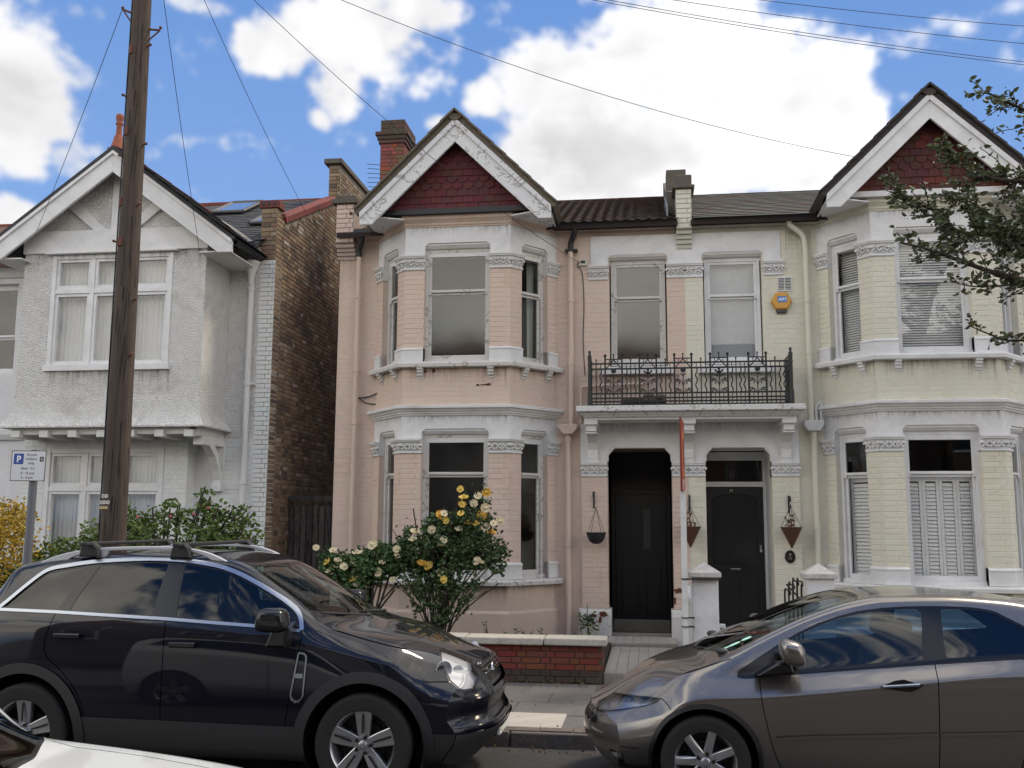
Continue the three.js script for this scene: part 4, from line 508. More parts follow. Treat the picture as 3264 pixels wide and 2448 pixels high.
{ const H = creamHouse;
  const w = part('party_pier', [[6.22, .04], [6.29, .07], [6.36, .10], [6.43, .14], [6.50, .18]].map(([y, z], i, a) => bx(.48, .72, y, (a[i + 1] ? a[i + 1][0] : 7.14) - .003, -.3, z)), M.creamJoint, H), bl = []; lay(bl, faceM([.48, .18], [.72, .18]), 0, .24, 6.505, 7.13, w, { cols: 6, seed: 83, proud: .012, joint: .012 }); pieces(bl, 50, 'brick', creamP.brickM);
  part('pier_cap', [rbx(.43, .77, 7.14, 7.19, -.3, .24, .01), rbx(.48, .73, 7.19, 7.37, -.25, .19, .02), prismX([[-.25, 6.6], [-.25, 7.25], [-.7, 7.42], [-.7, 7.78], [-1.25, 7.86], [-1.3, 7.6], [-3.5, 8.55], [-3.5, 8.2]], .36, .68)], M.stoneDark, H); part('flashing', bx(.27, .34, 6.64, 6.66, -.2, .2), M.lead, H); part('flashing', prismX([[.22, 6.7], [.22, 6.86], [-1.2, 7.48], [-1.2, 7.32]], .335, .358), M.lead, H);
  part('downpipe', [pipe([[2.18, 6.60, .2], [2.18, 6.52, .14], [2.40, 6.36, .09], [2.42, 6.2, .09], [2.42, 3.45, .09]], .042, 10), cyl(2.42, .09, 5.3, 5.36, .052), cyl(2.42, .09, 4.5, 4.56, .052), cyl(2.44, .1, .3, 3.38, .042), cyl(2.44, .1, 1.9, 1.96, .052), cyl(2.44, .1, 2.95, 3.01, .052)], M.cream, H); part('rainwater_hopper', [prism([[2.30, 3.50], [2.30, 3.42], [2.36, 3.34], [2.52, 3.34], [2.58, 3.42], [2.58, 3.50]], .01, .2, [], .006), pipe([[2.49, 3.46, .1], [2.49, 3.72, .1], [2.56, 3.78, .1], [2.56, 3.44, .1]], .018, 8), pipe([[2.53, 3.46, .05], [2.53, 3.70, .05], [2.62, 3.76, .05], [2.62, 3.44, .05]].map((p) => [p[0] - .02, p[1], p[2]]), .014, 8)], M.whiteOld, H);
  // rain streaks under sills and ledges
  { const sc = document.createElement('canvas'); sc.width = 256; sc.height = 128; const sg = sc.getContext('2d'); sg.fillStyle = '#000'; sg.fillRect(0, 0, 256, 128); const sr = rng(404); for (let i = 0; i < 150; i++) { const x = 6 + sr() * 244, l = 20 + sr() * sr() * 100, w = 1 + sr() * 5, gr = sg.createLinearGradient(0, 0, 0, l); gr.addColorStop(0, 'rgba(255,255,255,' + (.04 + .13 * sr()) + ')'); gr.addColorStop(1, 'rgba(255,255,255,0)'); sg.fillStyle = gr; sg.fillRect(x, 0, w, l); } const st = new THREE.CanvasTexture(sc), sm2 = new THREE.MeshStandardMaterial({ color: 0x2a241c, roughness: 1, transparent: true, alphaMap: st }); sm2.name = 'rainStreak';
    const streak = (h, fm, t0, t1, y, d, n) => { const g = new THREE.PlaneGeometry(t1 - t0, d).translate((t0 + t1) / 2, y - d / 2, n).applyMatrix4(fm); const m = new THREE.Mesh(g, sm2); m.name = 'rain_streak'; m.receiveShadow = true; h.add(m); };
    for (const [h, s] of [[pinkHouse, -1], [creamHouse, 1]]) { const b = [[2.0, 0], [2.64, .75], [4.28, .75], [4.92, 0]].map(([u, z]) => [XP + s * u, z]); if (s < 0) b.reverse(); for (let i = 0; i < 3; i++) { const f = faceM(b[i], b[i + 1]), L = f.len; streak(h, f, .03, L - .03, 4.285, .5, .0095); streak(h, f, .03, L - .03, 1.06, .36, .0095); streak(h, f, .02, L - .02, 3.555, .2, .006); streak(h, f, .02, L - .02, 6.5, .26, .006); } const fr = faceM([s < 0 ? -1.0 : .62, 0], [s < 0 ? .58 : 2.2, 0]); streak(h, fr, .02, 1.56, 3.52, .4, .0575); streak(h, fr, .08, 1.5, 4.25, .5, .012); const e = s < 0 ? faceM([-4.97, 0], [-4.3, 0]) : faceM([2.1, 0], [2.55, 0]); streak(h, e, .02, e.len - .02, 6.46, 1.2, .011); }
    { const f = faceM([-9.97, .9], [-6.86, .9]); streak(leftHouse, f, .45, 2.62, 4.31, .55, .014); streak(leftHouse, f, .05, 3.06, 6.23, .4, .014); } }
  // black door numbered 31
  const z = -.9, fr = M.whiteClean; part('door_frame', [bx(.82, .90, .33, 3.1, z - .05, z + .05), bx(1.79, 1.87, .33, 3.1, z - .05, z + .05), bx(.9, 1.79, 2.55, 2.63, z - .05, z + .06), bx(.9, 1.79, 2.97, 3.1, z - .05, z + .05)], fr, H); part('porch_lining', [bx(.815, .84, .3, 3.2, -.9, -.2), bx(1.83, 1.855, .3, 3.2, -.9, -.2), bx(.82, 1.85, 3.12, 3.2, -.95, -.2), bx(.7, 1.95, .25, .345, -1, 0)], M.whiteOld, H); part('transom_light', rbx(.9, 1.79, 2.63, 2.97, z - .01, z + .0, .003), M.glass, H);
  const arch = [[.99, 1.33], [1.69, 1.33], [1.69, 2.36], [1.6, 2.41], [1.47, 2.435], [1.34, 2.44], [1.21, 2.435], [1.08, 2.41], [.99, 2.36]]; const D = part('front_door', [prism([[.905, .34], [1.785, .34], [1.785, 2.55], [.905, 2.55]], z - .04, z + .01, [arch], .002), rbx(1.0, 1.29, .46, 1.12, z - .0, z + .022, .008), rbx(1.39, 1.68, .46, 1.12, z - .0, z + .022, .008)], M.blackPaint, H); part('door_glass', prism(arch, z - .02, z - .012), mat('frosted', [.03, .032, .033], .12), D); part('letterbox', rbx(1.26, 1.42, 1.25, 1.275, z + .005, z + .02, .004), M.chrome, D); part('door_knob', [ball(1.73, 1.55, z + .04, .03), rod([1.73, 1.55, z], [1.73, 1.55, z + .04], .012), cyl(1.73, z + .012, 1.56, 1.64, .018)], M.chrome, D);
  part('hall', [bx(.7, 2.0, .3, 3.2, -3.2, -3.18), bx(.7, .72, .3, 3.2, -3.2, -.95), bx(1.98, 2, .3, 3.2, -3.2, -.95), bx(.7, 2, 3.18, 3.2, -3.2, -.95)], M.roomDark, H);
  // ventilator
  const v = part('air_vent', [rbx(2.0, 2.21, 5.50, 5.73, .005, .025, .006)], M.whiteClean, H), bars = []; for (let i = 0; i < 8; i++) for (const a of [2.012, 2.112]) bars.push(bx(a, a + .086, 5.525 + i * .024, 5.538 + i * .024, .02, .0275)); part('vent_slot', bars, M.blackMatt, v);
}
// ================================================================ cars: a lofted body, cut into panels along curves drawn on it
function pchip(tab, col) { const n = tab.length, x = tab.map((r) => r[0]), y = tab.map((r) => r[col]), h = [], d = [], m = []; for (let i = 0; i < n - 1; i++) { h.push(x[i + 1] - x[i]); d.push((y[i + 1] - y[i]) / h[i]); } m.push(d[0]); for (let i = 1; i < n - 1; i++) { if (d[i - 1] * d[i] <= 0) m.push(0); else { const w1 = 2 * h[i] + h[i - 1], w2 = h[i] + 2 * h[i - 1]; m.push((w1 + w2) / (w1 / d[i - 1] + w2 / d[i])); } } m.push(d[n - 2]);
  return (t) => { if (t <= x[0]) return y[0] + m[0] * (t - x[0]); if (t >= x[n - 1]) return y[n - 1] + m[n - 1] * (t - x[n - 1]); let i = 0; while (t > x[i + 1]) i++; const u = (t - x[i]) / h[i], u2 = u * u, u3 = u2 * u; return y[i] * (2 * u3 - 3 * u2 + 1) + m[i] * h[i] * (u3 - 2 * u2 + u) + y[i + 1] * (-2 * u3 + 3 * u2) + m[i + 1] * h[i] * (u3 - u2); }; }
function loftCar(S) {
  const rails = S.rails.map((t) => { const s = t.slice().sort((a, b) => a[0] - b[0]); return [pchip(s, 1), pchip(s, 2)]; }), K = rails.length, soft = S.soft ?? [1, 1, 1, 1, .45, .3, .4, 1, 1], sub = [2, 3, 5, 6, 5, 10, 4, 6];
  const planF = (z, y) => { const q = Math.abs(z) / S.half; return S.nose.a * Math.pow(q, S.nose.p); }, profF = pchip(S.nose.prof, 1), profR = pchip(S.tail.prof, 1);
  const prof = (f, tab, y) => f(Math.min(Math.max(y, tab[0][0]), tab[tab.length - 1][0]));
  const warp = (s, y, z) => { const wf = sm(S.nose.s0, S.x1, s), wr = sm(-S.tail.s0, -S.x0, -s); return s - wf * (planF(z, y) + prof(profF, S.nose.prof, y)) + wr * (S.tail.a * Math.pow(Math.abs(z) / S.half, S.tail.p) + prof(profR, S.tail.prof, y)); };
  const N = S.n ?? 210, cols = [], seg = []; let M0 = 0;
  for (let i = 0; i <= N; i++) { const s = S.x0 + (S.x1 - S.x0) * i / N, P = rails.map(([fy, fz]) => [fy(s), fz(s)]), c = []; P[K - 1][1] = 0;
    for (let k = 0; k < K - 1; k++) { const n = sub[k], tg = (j) => { const a = P[Math.max(0, j - 1)], b = P[Math.min(K - 1, j + 1)]; let ty = (b[0] - a[0]) / 2, tz = (b[1] - a[1]) / 2; if (j === K - 1) { ty = 0; tz = -(P[K - 2][1]) ; } return [ty * soft[j], tz * soft[j]]; }, m0 = tg(k), m1 = tg(k + 1); const lim = Math.hypot(P[k + 1][0] - P[k][0], P[k + 1][1] - P[k][1]); for (const m of [m0, m1]) { const l = Math.hypot(...m); if (l > lim * 1.0) { m[0] *= lim / l; m[1] *= lim / l; } }
      for (let q = 0; q < n; q++) { const u = q / n, u2 = u * u, u3 = u2 * u, h = [2 * u3 - 3 * u2 + 1, u3 - 2 * u2 + u, -2 * u3 + 3 * u2, u3 - u2]; c.push([0, 1].map((e) => h[0] * P[k][e] + h[1] * m0[e] + h[2] * P[k + 1][e] + h[3] * m1[e])); if (i === 0) seg.push(k); } }
    c.push(P[K - 1]); cols.push(c.map(([y, z]) => [warp(s, y, z), y, z])); }
  const R = cols[0].length, topRow = sub.slice(0, 6).reduce((a, b) => a + b, 0);
  const cap = (c, s) => { const F = 10; return c.map(([x, y, z]) => { const row = []; for (let f = 0; f <= F; f++) { const zz = z * (1 - f / F); row.push([warp(s, y, zz), y, zz]); } return row; }); };
  const soup = (grid) => { const a = grid.length, b = grid[0].length, nn = grid.map((r) => r.map(() => [0, 0, 0])), out = []; const fn = (p, q, r) => { const ux = q[0] - p[0], uy = q[1] - p[1], uz = q[2] - p[2], vx = r[0] - p[0], vy = r[1] - p[1], vz = r[2] - p[2]; return [uy * vz - uz * vy, uz * vx - ux * vz, ux * vy - uy * vx]; };
    for (let i = 0; i < a - 1; i++) for (let j = 0; j < b - 1; j++) { for (const [[i0, j0], [i1, j1], [i2, j2]] of [[[i, j], [i + 1, j], [i + 1, j + 1]], [[i, j], [i + 1, j + 1], [i, j + 1]]]) { const n = fn(grid[i0][j0], grid[i1][j1], grid[i2][j2]); for (const [x, y] of [[i0, j0], [i1, j1], [i2, j2]]) for (let e = 0; e < 3; e++) nn[x][y][e] += n[e]; } }
    return { grid, nn, tri(i, j) { const v = (x, y) => { const p = grid[x][y], n = nn[x][y], l = Math.hypot(...n) || 1; return [p[0], p[1], p[2], n[0] / l, n[1] / l, n[2] / l]; }; return [[v(i, j), v(i + 1, j), v(i + 1, j + 1)], [v(i, j), v(i + 1, j + 1), v(i, j + 1)]]; } }; };
  const body = soup(cols), side = [], top = []; for (let i = 0; i < N; i++) for (let j = 0; j < R - 1; j++) (j < topRow ? side : top).push(...body.tri(i, j));
  const mk = (c, s) => { const g = soup(cap(c, s)), o = []; for (let i = 0; i < g.grid.length - 1; i++) for (let j = 0; j < g.grid[0].length - 1; j++) o.push(...g.tri(i, j)); return o; };
  const fix = (l, f) => l.map((t) => { const c = [0, 1, 2].map((e) => (t[0][e] + t[1][e] + t[2][e]) / 3), n = [3, 4, 5].map((e) => t[0][e] + t[1][e] + t[2][e]); return f(c, n) < 0 ? [t[0], t[2], t[1]].map((v) => [v[0], v[1], v[2], -v[3], -v[4], -v[5]]) : t; });
  return { side: fix(side, (c, n) => n[2] * 1 + n[1] * .5 * Math.sign(c[1] - .5)), top: fix(top, (c, n) => n[1]), front: fix(mk(cols[N], S.x1), (c, n) => n[0]), rear: fix(mk(cols[0], S.x0), (c, n) => -n[0]), warp };
}
function clip(list, f) { const a = [], b = []; const put = (o, ps) => { for (let i = 1; i < ps.length - 1; i++) o.push([ps[0], ps[i], ps[i + 1]]); }; for (const t of list) { const d = t.map((v) => f(v[0], v[1], v[2])); if (d[0] <= 0 && d[1] <= 0 && d[2] <= 0) { a.push(t); continue; } if (d[0] > 0 && d[1] > 0 && d[2] > 0) { b.push(t); continue; } const A = [], B = []; for (let i = 0; i < 3; i++) { const j = (i + 1) % 3; (d[i] <= 0 ? A : B).push(t[i]); if ((d[i] <= 0) !== (d[j] <= 0)) { const u = d[i] / (d[i] - d[j]), v = t[i].map((x, e) => x + (t[j][e] - x) * u); A.push(v); B.push(v); } } if (A.length > 2) put(a, A); if (B.length > 2) put(b, B); } return [a, b]; }
const sdPoly = (p) => { let x0 = 1e9, x1 = -1e9, y0 = 1e9, y1 = -1e9; for (const q of p) { x0 = Math.min(x0, q[0]); x1 = Math.max(x1, q[0]); y0 = Math.min(y0, q[1]); y1 = Math.max(y1, q[1]); } return (x, y) => { const ox = Math.max(x0 - x, x - x1, 0), oy = Math.max(y0 - y, y - y1, 0); if (ox + oy > .15) return ox + oy; let d = 1e9, s = 1; for (let i = 0, j = p.length - 1; i < p.length; j = i++) { const ex = p[j][0] - p[i][0], ey = p[j][1] - p[i][1], wx = x - p[i][0], wy = y - p[i][1], u = Math.min(1, Math.max(0, (wx * ex + wy * ey) / (ex * ex + ey * ey || 1))), bx2 = wx - ex * u, by = wy - ey * u; d = Math.min(d, bx2 * bx2 + by * by); const c1 = y >= p[i][1], c2 = y < p[j][1], c3 = ex * wy > ey * wx; if ((c1 && c2 && c3) || (!c1 && !c2 && !c3)) s = -s; } return s * Math.sqrt(d); }; };
const sdLine = (p) => (x, y) => { let d = 1e9; for (let i = 0; i < p.length - 1; i++) { const ex = p[i + 1][0] - p[i][0], ey = p[i + 1][1] - p[i][1], wx = x - p[i][0], wy = y - p[i][1], u = Math.min(1, Math.max(0, (wx * ex + wy * ey) / (ex * ex + ey * ey))); d = Math.min(d, Math.hypot(wx - ex * u, wy - ey * u)); } return d; };
// a strip of half-width w along a polyline: [inside, everything else]
function band(list, p, w, pick = (x, y, z) => [x, y]) {
  const n = p.length - 1, d0 = [p[1][0] - p[0][0], p[1][1] - p[0][1]], d1 = [p[n][0] - p[n - 1][0], p[n][1] - p[n - 1][1]], l0 = Math.hypot(...d0), l1 = Math.hypot(...d1);
  const sd = (x, y) => { let best = 1e9, s = 0; for (let i = 0; i < n; i++) { const ex = p[i + 1][0] - p[i][0], ey = p[i + 1][1] - p[i][1], wx = x - p[i][0], wy = y - p[i][1], L = ex * ex + ey * ey; let u = (wx * ex + wy * ey) / L; const uc = Math.min(1, Math.max(0, u)), d = Math.hypot(wx - ex * uc, wy - ey * uc); if (d < best - 1e-9) { best = d; const lin = (i === 0 && u < 0) || (i === n - 1 && u > 1); s = (ex * wy - ey * wx >= 0 ? 1 : -1) * (lin ? Math.abs(ex * wy - ey * wx) / Math.sqrt(L) : d); } } return s; };
  const end = (x, y) => Math.max(-((x - p[0][0]) * d0[0] + (y - p[0][1]) * d0[1]) / l0, ((x - p[n][0]) * d1[0] + (y - p[n][1]) * d1[1]) / l1), x0 = Math.min(...p.map((q) => q[0])) - .1, x1 = Math.max(...p.map((q) => q[0])) + .1, y0 = Math.min(...p.map((q) => q[1])) - .1, y1 = Math.max(...p.map((q) => q[1])) + .1;
  const near = [], far = []; for (const t of list) { const q = pick(t[0][0], t[0][1], t[0][2]); (q[0] > x0 && q[0] < x1 && q[1] > y0 && q[1] < y1 ? near : far).push(t); }
  const F = (f) => (x, y, z) => f(...pick(x, y, z)), [a, b] = clip(near, F(end)), [c, d] = clip(a, F((x, y) => sd(x, y) - w)), [e, g] = clip(c, F((x, y) => -sd(x, y) - w)); return [e, [...far, ...b, ...d, ...g]]; }
const smoothPts = (p, n = 6) => new THREE.CatmullRomCurve3(p.map((q) => new THREE.Vector3(q[0], q[1], 0))).getPoints(p.length * n).map((v) => [v.x, v.y]);
function soupGeo(list, { off = 0, flip = 1 } = {}) { const pos = new Float32Array(list.length * 9), nor = new Float32Array(list.length * 9); let o = 0; for (const t of list) { const e1 = [0, 1, 2].map((e) => t[1][e] - t[0][e]), e2 = [0, 1, 2].map((e) => t[2][e] - t[0][e]), gd = (e1[1] * e2[2] - e1[2] * e2[1]) * t[0][3] + (e1[2] * e2[0] - e1[0] * e2[2]) * t[0][4] + (e1[0] * e2[1] - e1[1] * e2[0]) * t[0][5]; const order = (gd >= 0) === (flip > 0) ? t : [t[0], t[2], t[1]]; for (const v of order) { pos[o] = v[0] + v[3] * off; pos[o + 1] = v[1] + v[4] * off; pos[o + 2] = (v[2] + v[5] * off) * flip; nor[o] = v[3]; nor[o + 1] = v[4]; nor[o + 2] = v[5] * flip; o += 3; } } const g = new THREE.BufferGeometry(); g.setAttribute('position', new THREE.BufferAttribute(pos, 3)); g.setAttribute('normal', new THREE.BufferAttribute(nor, 3)); return boxUV(g); }
function wheel(root, x, z, S, side) { // side: +1 the outer face looks to +z
  const w = new THREE.Group(); w.name = 'wheel'; root.add(w); w.position.set(x, S.r, z); const s = side, r = S.r, rr = S.rim;
  const tp = [[rr * .98, -.5], [rr * 1.03, -.52], [r * .9, -.53], [r * .965, -.5], [r, -.40], [r, .40], [r * .965, .5], [r * .9, .53], [rr * 1.03, .52], [rr * .98, .5]].map(([a, b]) => new THREE.Vector2(a, b * S.tw)); const tg = clean(new THREE.LatheGeometry(tp, 56).rotateX(Math.PI / 2)); part('tyre', tg, M.tyre, w);
  const rim = [lathe([[rr * .97, -.5 * S.tw], [rr * .92, -.3 * S.tw], [rr * .86, .2 * S.tw], [rr * .93, .40 * S.tw], [rr * .985, .47 * S.tw], [rr * 1.01, .485 * S.tw], [rr * 1.0, .44 * S.tw]], 0, 0, 0, 48).rotateX(Math.PI / 2)]; const n = S.spokes;
  for (let i = 0; i < n; i++) { const an = i / n * Math.PI * 2 + (S.rot ?? 0), wi = S.spokeW[0] / 2, wo = S.spokeW[1] / 2; const sp = new THREE.ExtrudeGeometry(shp([[.045, -wi], [rr * .5, -(wi * .5 + wo * .5)], [rr * .94, -wo], [rr * .975, -wo * .5], [rr * .975, wo * .5], [rr * .94, wo], [rr * .5, (wi + wo) * .5], [.045, wi]]), { depth: .03, bevelEnabled: true, bevelSize: .007, bevelThickness: .009, bevelSegments: 2 }); const p = sp.attributes.position; for (let k = 0; k < p.count; k++) { const d = Math.hypot(p.getX(k), p.getY(k)) / rr; p.setZ(k, p.getZ(k) - .028 * (1 - d * d)); } sp.computeVertexNormals(); sp.rotateZ(an); sp.translate(0, 0, .30 * S.tw); rim.push(clean(sp));
    if (S.groove) { const gv = bx(rr * .35, rr * .9, -.007, .007, 0, .004); gv.rotateZ(an); gv.translate(0, 0, .30 * S.tw + .039); part('spoke_groove', s > 0 ? gv : gv.rotateY(Math.PI), M.rimDark, w); } }
  rim.push(clean(new THREE.CylinderGeometry(.062, .07, .05, 24).rotateX(Math.PI / 2).translate(0, 0, .30 * S.tw))); const rg = merge(rim); if (s < 0) rg.rotateY(Math.PI); part('rim', rg, S.rimMat ?? M.alloy, w);
  const dk = [clean(new THREE.CylinderGeometry(rr * .9, rr * .9, .02, 32).rotateX(Math.PI / 2).translate(0, 0, -.1 * S.tw)), clean(new THREE.CylinderGeometry(rr * .62, rr * .62, .03, 28).rotateX(Math.PI / 2).translate(0, 0, .0))]; dk.forEach((g) => s < 0 && g.rotateY(Math.PI)); part('brake', dk, M.rimDark, w);
  for (let i = 0; i < 5; i++) { const a = i / 5 * 6.2832 + 1.57 + (S.rot ?? 0) + .63, g = clean(new THREE.CylinderGeometry(.013, .015, .025, 8).rotateX(Math.PI / 2).translate(Math.cos(a) * .056, Math.sin(a) * .056, .30 * S.tw + .024)); if (s < 0) g.rotateY(Math.PI); part('wheel_nut', g, M.rimDark, w); }
  const hc = clean(new THREE.SphereGeometry(.034, 14, 8).scale(1, 1, .3).translate(0, 0, .30 * S.tw + .026)); if (s < 0) hc.rotateY(Math.PI); part('hub_cap', hc, S.capMat ?? M.alloy, w);
  return w;
}
mat('tyre', [.016, .016, .016], .85); mat('alloy', [.50, .51, .53], .28, { metalness: .85 }); mat('rimDark', [.018, .018, .019], .5, { metalness: .4 }); mat('plasticDark', [.026, .026, .028], .62); mat('trimBlack', [.008, .008, .009], .18); mat('seatM', [.014, .014, .017], .85); mat('lensClear', [1, 1, 1], .02, { transmission: 1, thickness: 0, ior: 1.5 }); mat('reflector', [.50, .51, .53], .35, { metalness: .35 }); mat('silverTrim', [.36, .39, .44], .25, { metalness: .9 }); mat('railM', [.60, .61, .64], .4, { metalness: .45 });
mat('tint', [.02, .022, .028], .01, { transmission: 1, thickness: 0, ior: 1.52 }); mat('tintLight', [.34, .44, .45], .01, { transmission: 1, thickness: 0, ior: 1.52 }); mat('screen', [.72, .80, .77], .01, { transmission: 1, thickness: 0, ior: 1.52 }); mat('blueGlass', [.26, .36, .45], .01, { transmission: 1, thickness: 0, ior: 1.6 });

function buildCar(root, S) {
  const L = loftCar(S), sides = [1, -1]; let side = L.side, top = L.top, front = L.front, rear = L.rear;
  const both = (name, list, m, o = {}) => { const out = sides.map((f) => part(name, soupGeo(list, { ...o, flip: f }), m, o.parent ?? root)); return out; };
  const one = (name, list, m, o = {}) => part(name, [soupGeo(list, { ...o, flip: 1 }), soupGeo(list, { ...o, flip: -1 })], m, o.parent ?? root);
  const cutS = (f) => { const [a, b] = clip(side, (x, y) => f(x, y)); side = b; return a; }, cutT = (f) => { const [a, b] = clip(top, (x, y, z) => f(x, z)); top = b; return a; }, cutF = (f) => { const [a, b] = clip(front, (x, y, z) => f(z, y)); front = b; return a; };
  const under = side.slice();
  // wheel openings and their dark liners
  const arch = S.wheels.map((x) => (X, y) => Math.hypot(X - x, y - S.wheel.r) - S.archR); const inArch = (x, y) => Math.min(...arch.map((f) => f(x, y)));
  cutS(inArch);
  for (const x of S.wheels) { const g = clean(new THREE.CylinderGeometry(S.archR, S.archR, .5, 40, 1, true, -Math.PI / 2 - .5, Math.PI + 1.0).rotateX(Math.PI / 2).rotateZ(0)); const liner = [new THREE.CylinderGeometry(S.archR + .01, S.archR + .01, .48, 40, 1, true).rotateX(Math.PI / 2), new THREE.CircleGeometry(S.archR + .01, 40)].map(clean); for (const f of sides) part('wheel_liner', [liner[0].clone().translate(x, S.wheel.r, f * (S.half - .27)), liner[1].clone().translate(x, S.wheel.r, f * (S.half - .51))], M.rimDark, root); }
  const R = S.regions ?? {};
  // glass first, then plastics, lamps, doors
  const dlo = S.dlo, fd = sdPoly(dlo), dark = cutS(fd), frames = dark;
  let fr = frames; for (const gl of S.glass) { const f = sdPoly(gl.poly), [a, b] = clip(fr, (x, y) => Math.max(f(x, y), fd(x, y) + .018)); fr = b; both(gl.name ?? 'side_window', a, gl.m, { off: -.006 }); }
  both('window_frame', fr, M.trimBlack, { off: -.003 });
  const wf = sdPoly(S.screen.flatMap((p) => [p]).concat(S.screen.slice().reverse().map(([x, z]) => [x, -z]))), ws = cutT(wf); const [wg, wr] = clip(ws, (x, y, z) => wf(x, z) + .02); one('windscreen', wg, S.screenM ?? M.screen, { off: -.004 }); one('windscreen_seal', wr, M.trimBlack, { off: -.002 });
  if (S.ring) both('arch_trim', cutS((x, y) => Math.min(...S.wheels.map((w) => Math.hypot(x - w, y - S.wheel.r))) - S.ring), M.plasticDark, { off: .012 });
  for (const c of S.cladding ?? []) both(c.name, cutS(c.f), c.m ?? M.plasticDark, { off: c.off ?? .006 });
  for (const c of S.sideLamps ?? []) { const f = sdPoly(c.poly), fz = (x, y, z) => Math.max(f(x, y), (c.zmin ?? .3) - z), cf = clip(front, fz); front = cf[1]; const ct = clip(top, fz); top = ct[1]; const q = [...cutS(f), ...cf[0], ...ct[0]]; both(c.name, q, M.lensClear, { off: .002 }); both(c.name + '_bowl', q, c.m ?? M.reflector, { off: -.035 }); const [, rim] = clip(q, (x, y) => f(x, y) + .007); both(c.name + '_surround', rim, M.trimBlack, { off: .004 }); }
  for (const c of S.frontParts ?? []) one(c.name, cutF(c.f), c.m, { off: c.off ?? 0 });
  // shut lines
  const gap = S.gapW ?? .0035, strips = []; for (const g of S.gaps) { const [e, r] = band(side, g, gap); strips.push(...e); side = r; } if (S.bonnetSide) { const [e, r] = band(side, S.bonnetSide, gap); strips.push(...e); side = r; } both('shut_line', strips, M.trimBlack, { off: -.009 }); if (S.bonnetLine) { const [e, r] = band(top, S.bonnetLine, gap, (x, y, z) => [x, z]); top = r; both('shut_line', e, M.trimBlack, { off: -.006 }); }
  let [ush] = clip(clip(under, (x, y) => -fd(x, y))[0], (x, y) => -inArch(x, y)); for (const c of S.sideLamps ?? []) { const f = sdPoly(c.poly); [ush] = clip(ush, (x, y) => -f(x, y)); } both('inner_shell', ush, M.trimBlack, { off: -.018 });
  S.doors.forEach((d) => both('door', cutS(sdPoly(d)), S.paint));
  if (S.bonnet) { const b = cutT(sdPoly(S.bonnet.concat(S.bonnet.slice().reverse().map(([x, z]) => [x, -z])))); one('bonnet', b, S.paint); }
  { const [, x] = clip(top, () => -1); one('roof', top, S.paint); }
  one('body', [...side, ...front, ...rear], S.paint);
  for (const c of S.trims ?? []) { const [e] = band(L.side, c.line, c.w); both(c.name, e, c.m, { off: c.off ?? .006 }); }
  // cabin
  const [sx, sy] = S.seat, seat = (x, z) => [rbx(x - .25, x + .27, sy - .12, sy + .02, z - .25, z + .25, .05, 3), tf(rbx(-.07, .07, 0, .56, -.24, .24, .06, 3), new THREE.Matrix4().makeRotationZ(.26).setPosition(x - .26, sy, z)), tf(rbx(-.05, .05, 0, .19, -.12, .12, .045, 3), new THREE.Matrix4().makeRotationZ(.2).setPosition(x - .41, sy + .60, z))];
  for (const z of [-.37, .37]) part('seat', seat(sx, z), M.seatM, root); part('rear_seat', [...seat(sx - .95, -.3), ...seat(sx - .95, .3)], M.seatM, root);
  part('dashboard', [prism(S.dash, -.66, .66, [], .02)], mat('dashM', [.02, .02, .022], .7), root); part('steering_wheel', clean(new THREE.TorusGeometry(.18, .016, 8, 28).rotateY(Math.PI / 2).rotateZ(-.35)).translate(S.dash[0][0] - .22, S.dash[0][1] - .02, S.drv ?? .36), M.seatM, root);
  part('floor_pan', [rbx(S.x0 + .25, S.x1 - .3, S.sill - .02, S.sill + .12, -.6, .6, .03), rbx(S.x0 + .3, S.dash[0][0], S.sill + .1, S.sill + .16, -.78, .78, .02)], M.rimDark, root); part('bulkhead', rbx(S.dash[0][0] + .1, S.dash[0][0] + .16, S.sill, S.dash[0][1] - .16, -.7, .7, .02), M.rimDark, root); part('load_cover', rbx(S.x0 + .3, sx - 1.4, S.dash[0][1] - .22, S.dash[0][1] - .2, -.68, .68, .008), M.rimDark, root);
  for (const x of S.wheels) for (const f of sides) wheel(root, x, f * (S.half - S.wheel.tw / 2 - .022), S.wheel, f);
  if (S.door2) for (const f of sides) for (const [a, b] of S.door2) { part('door_handle', [rbx(a[0], b[0], Math.min(a[1], b[1]) - .013, Math.max(a[1], b[1]) + .013, f * (S.half - .0) - .012, f * (S.half - .0) + .028, .011, 3)], S.handleM ?? S.paint, root); }
  return L;
}
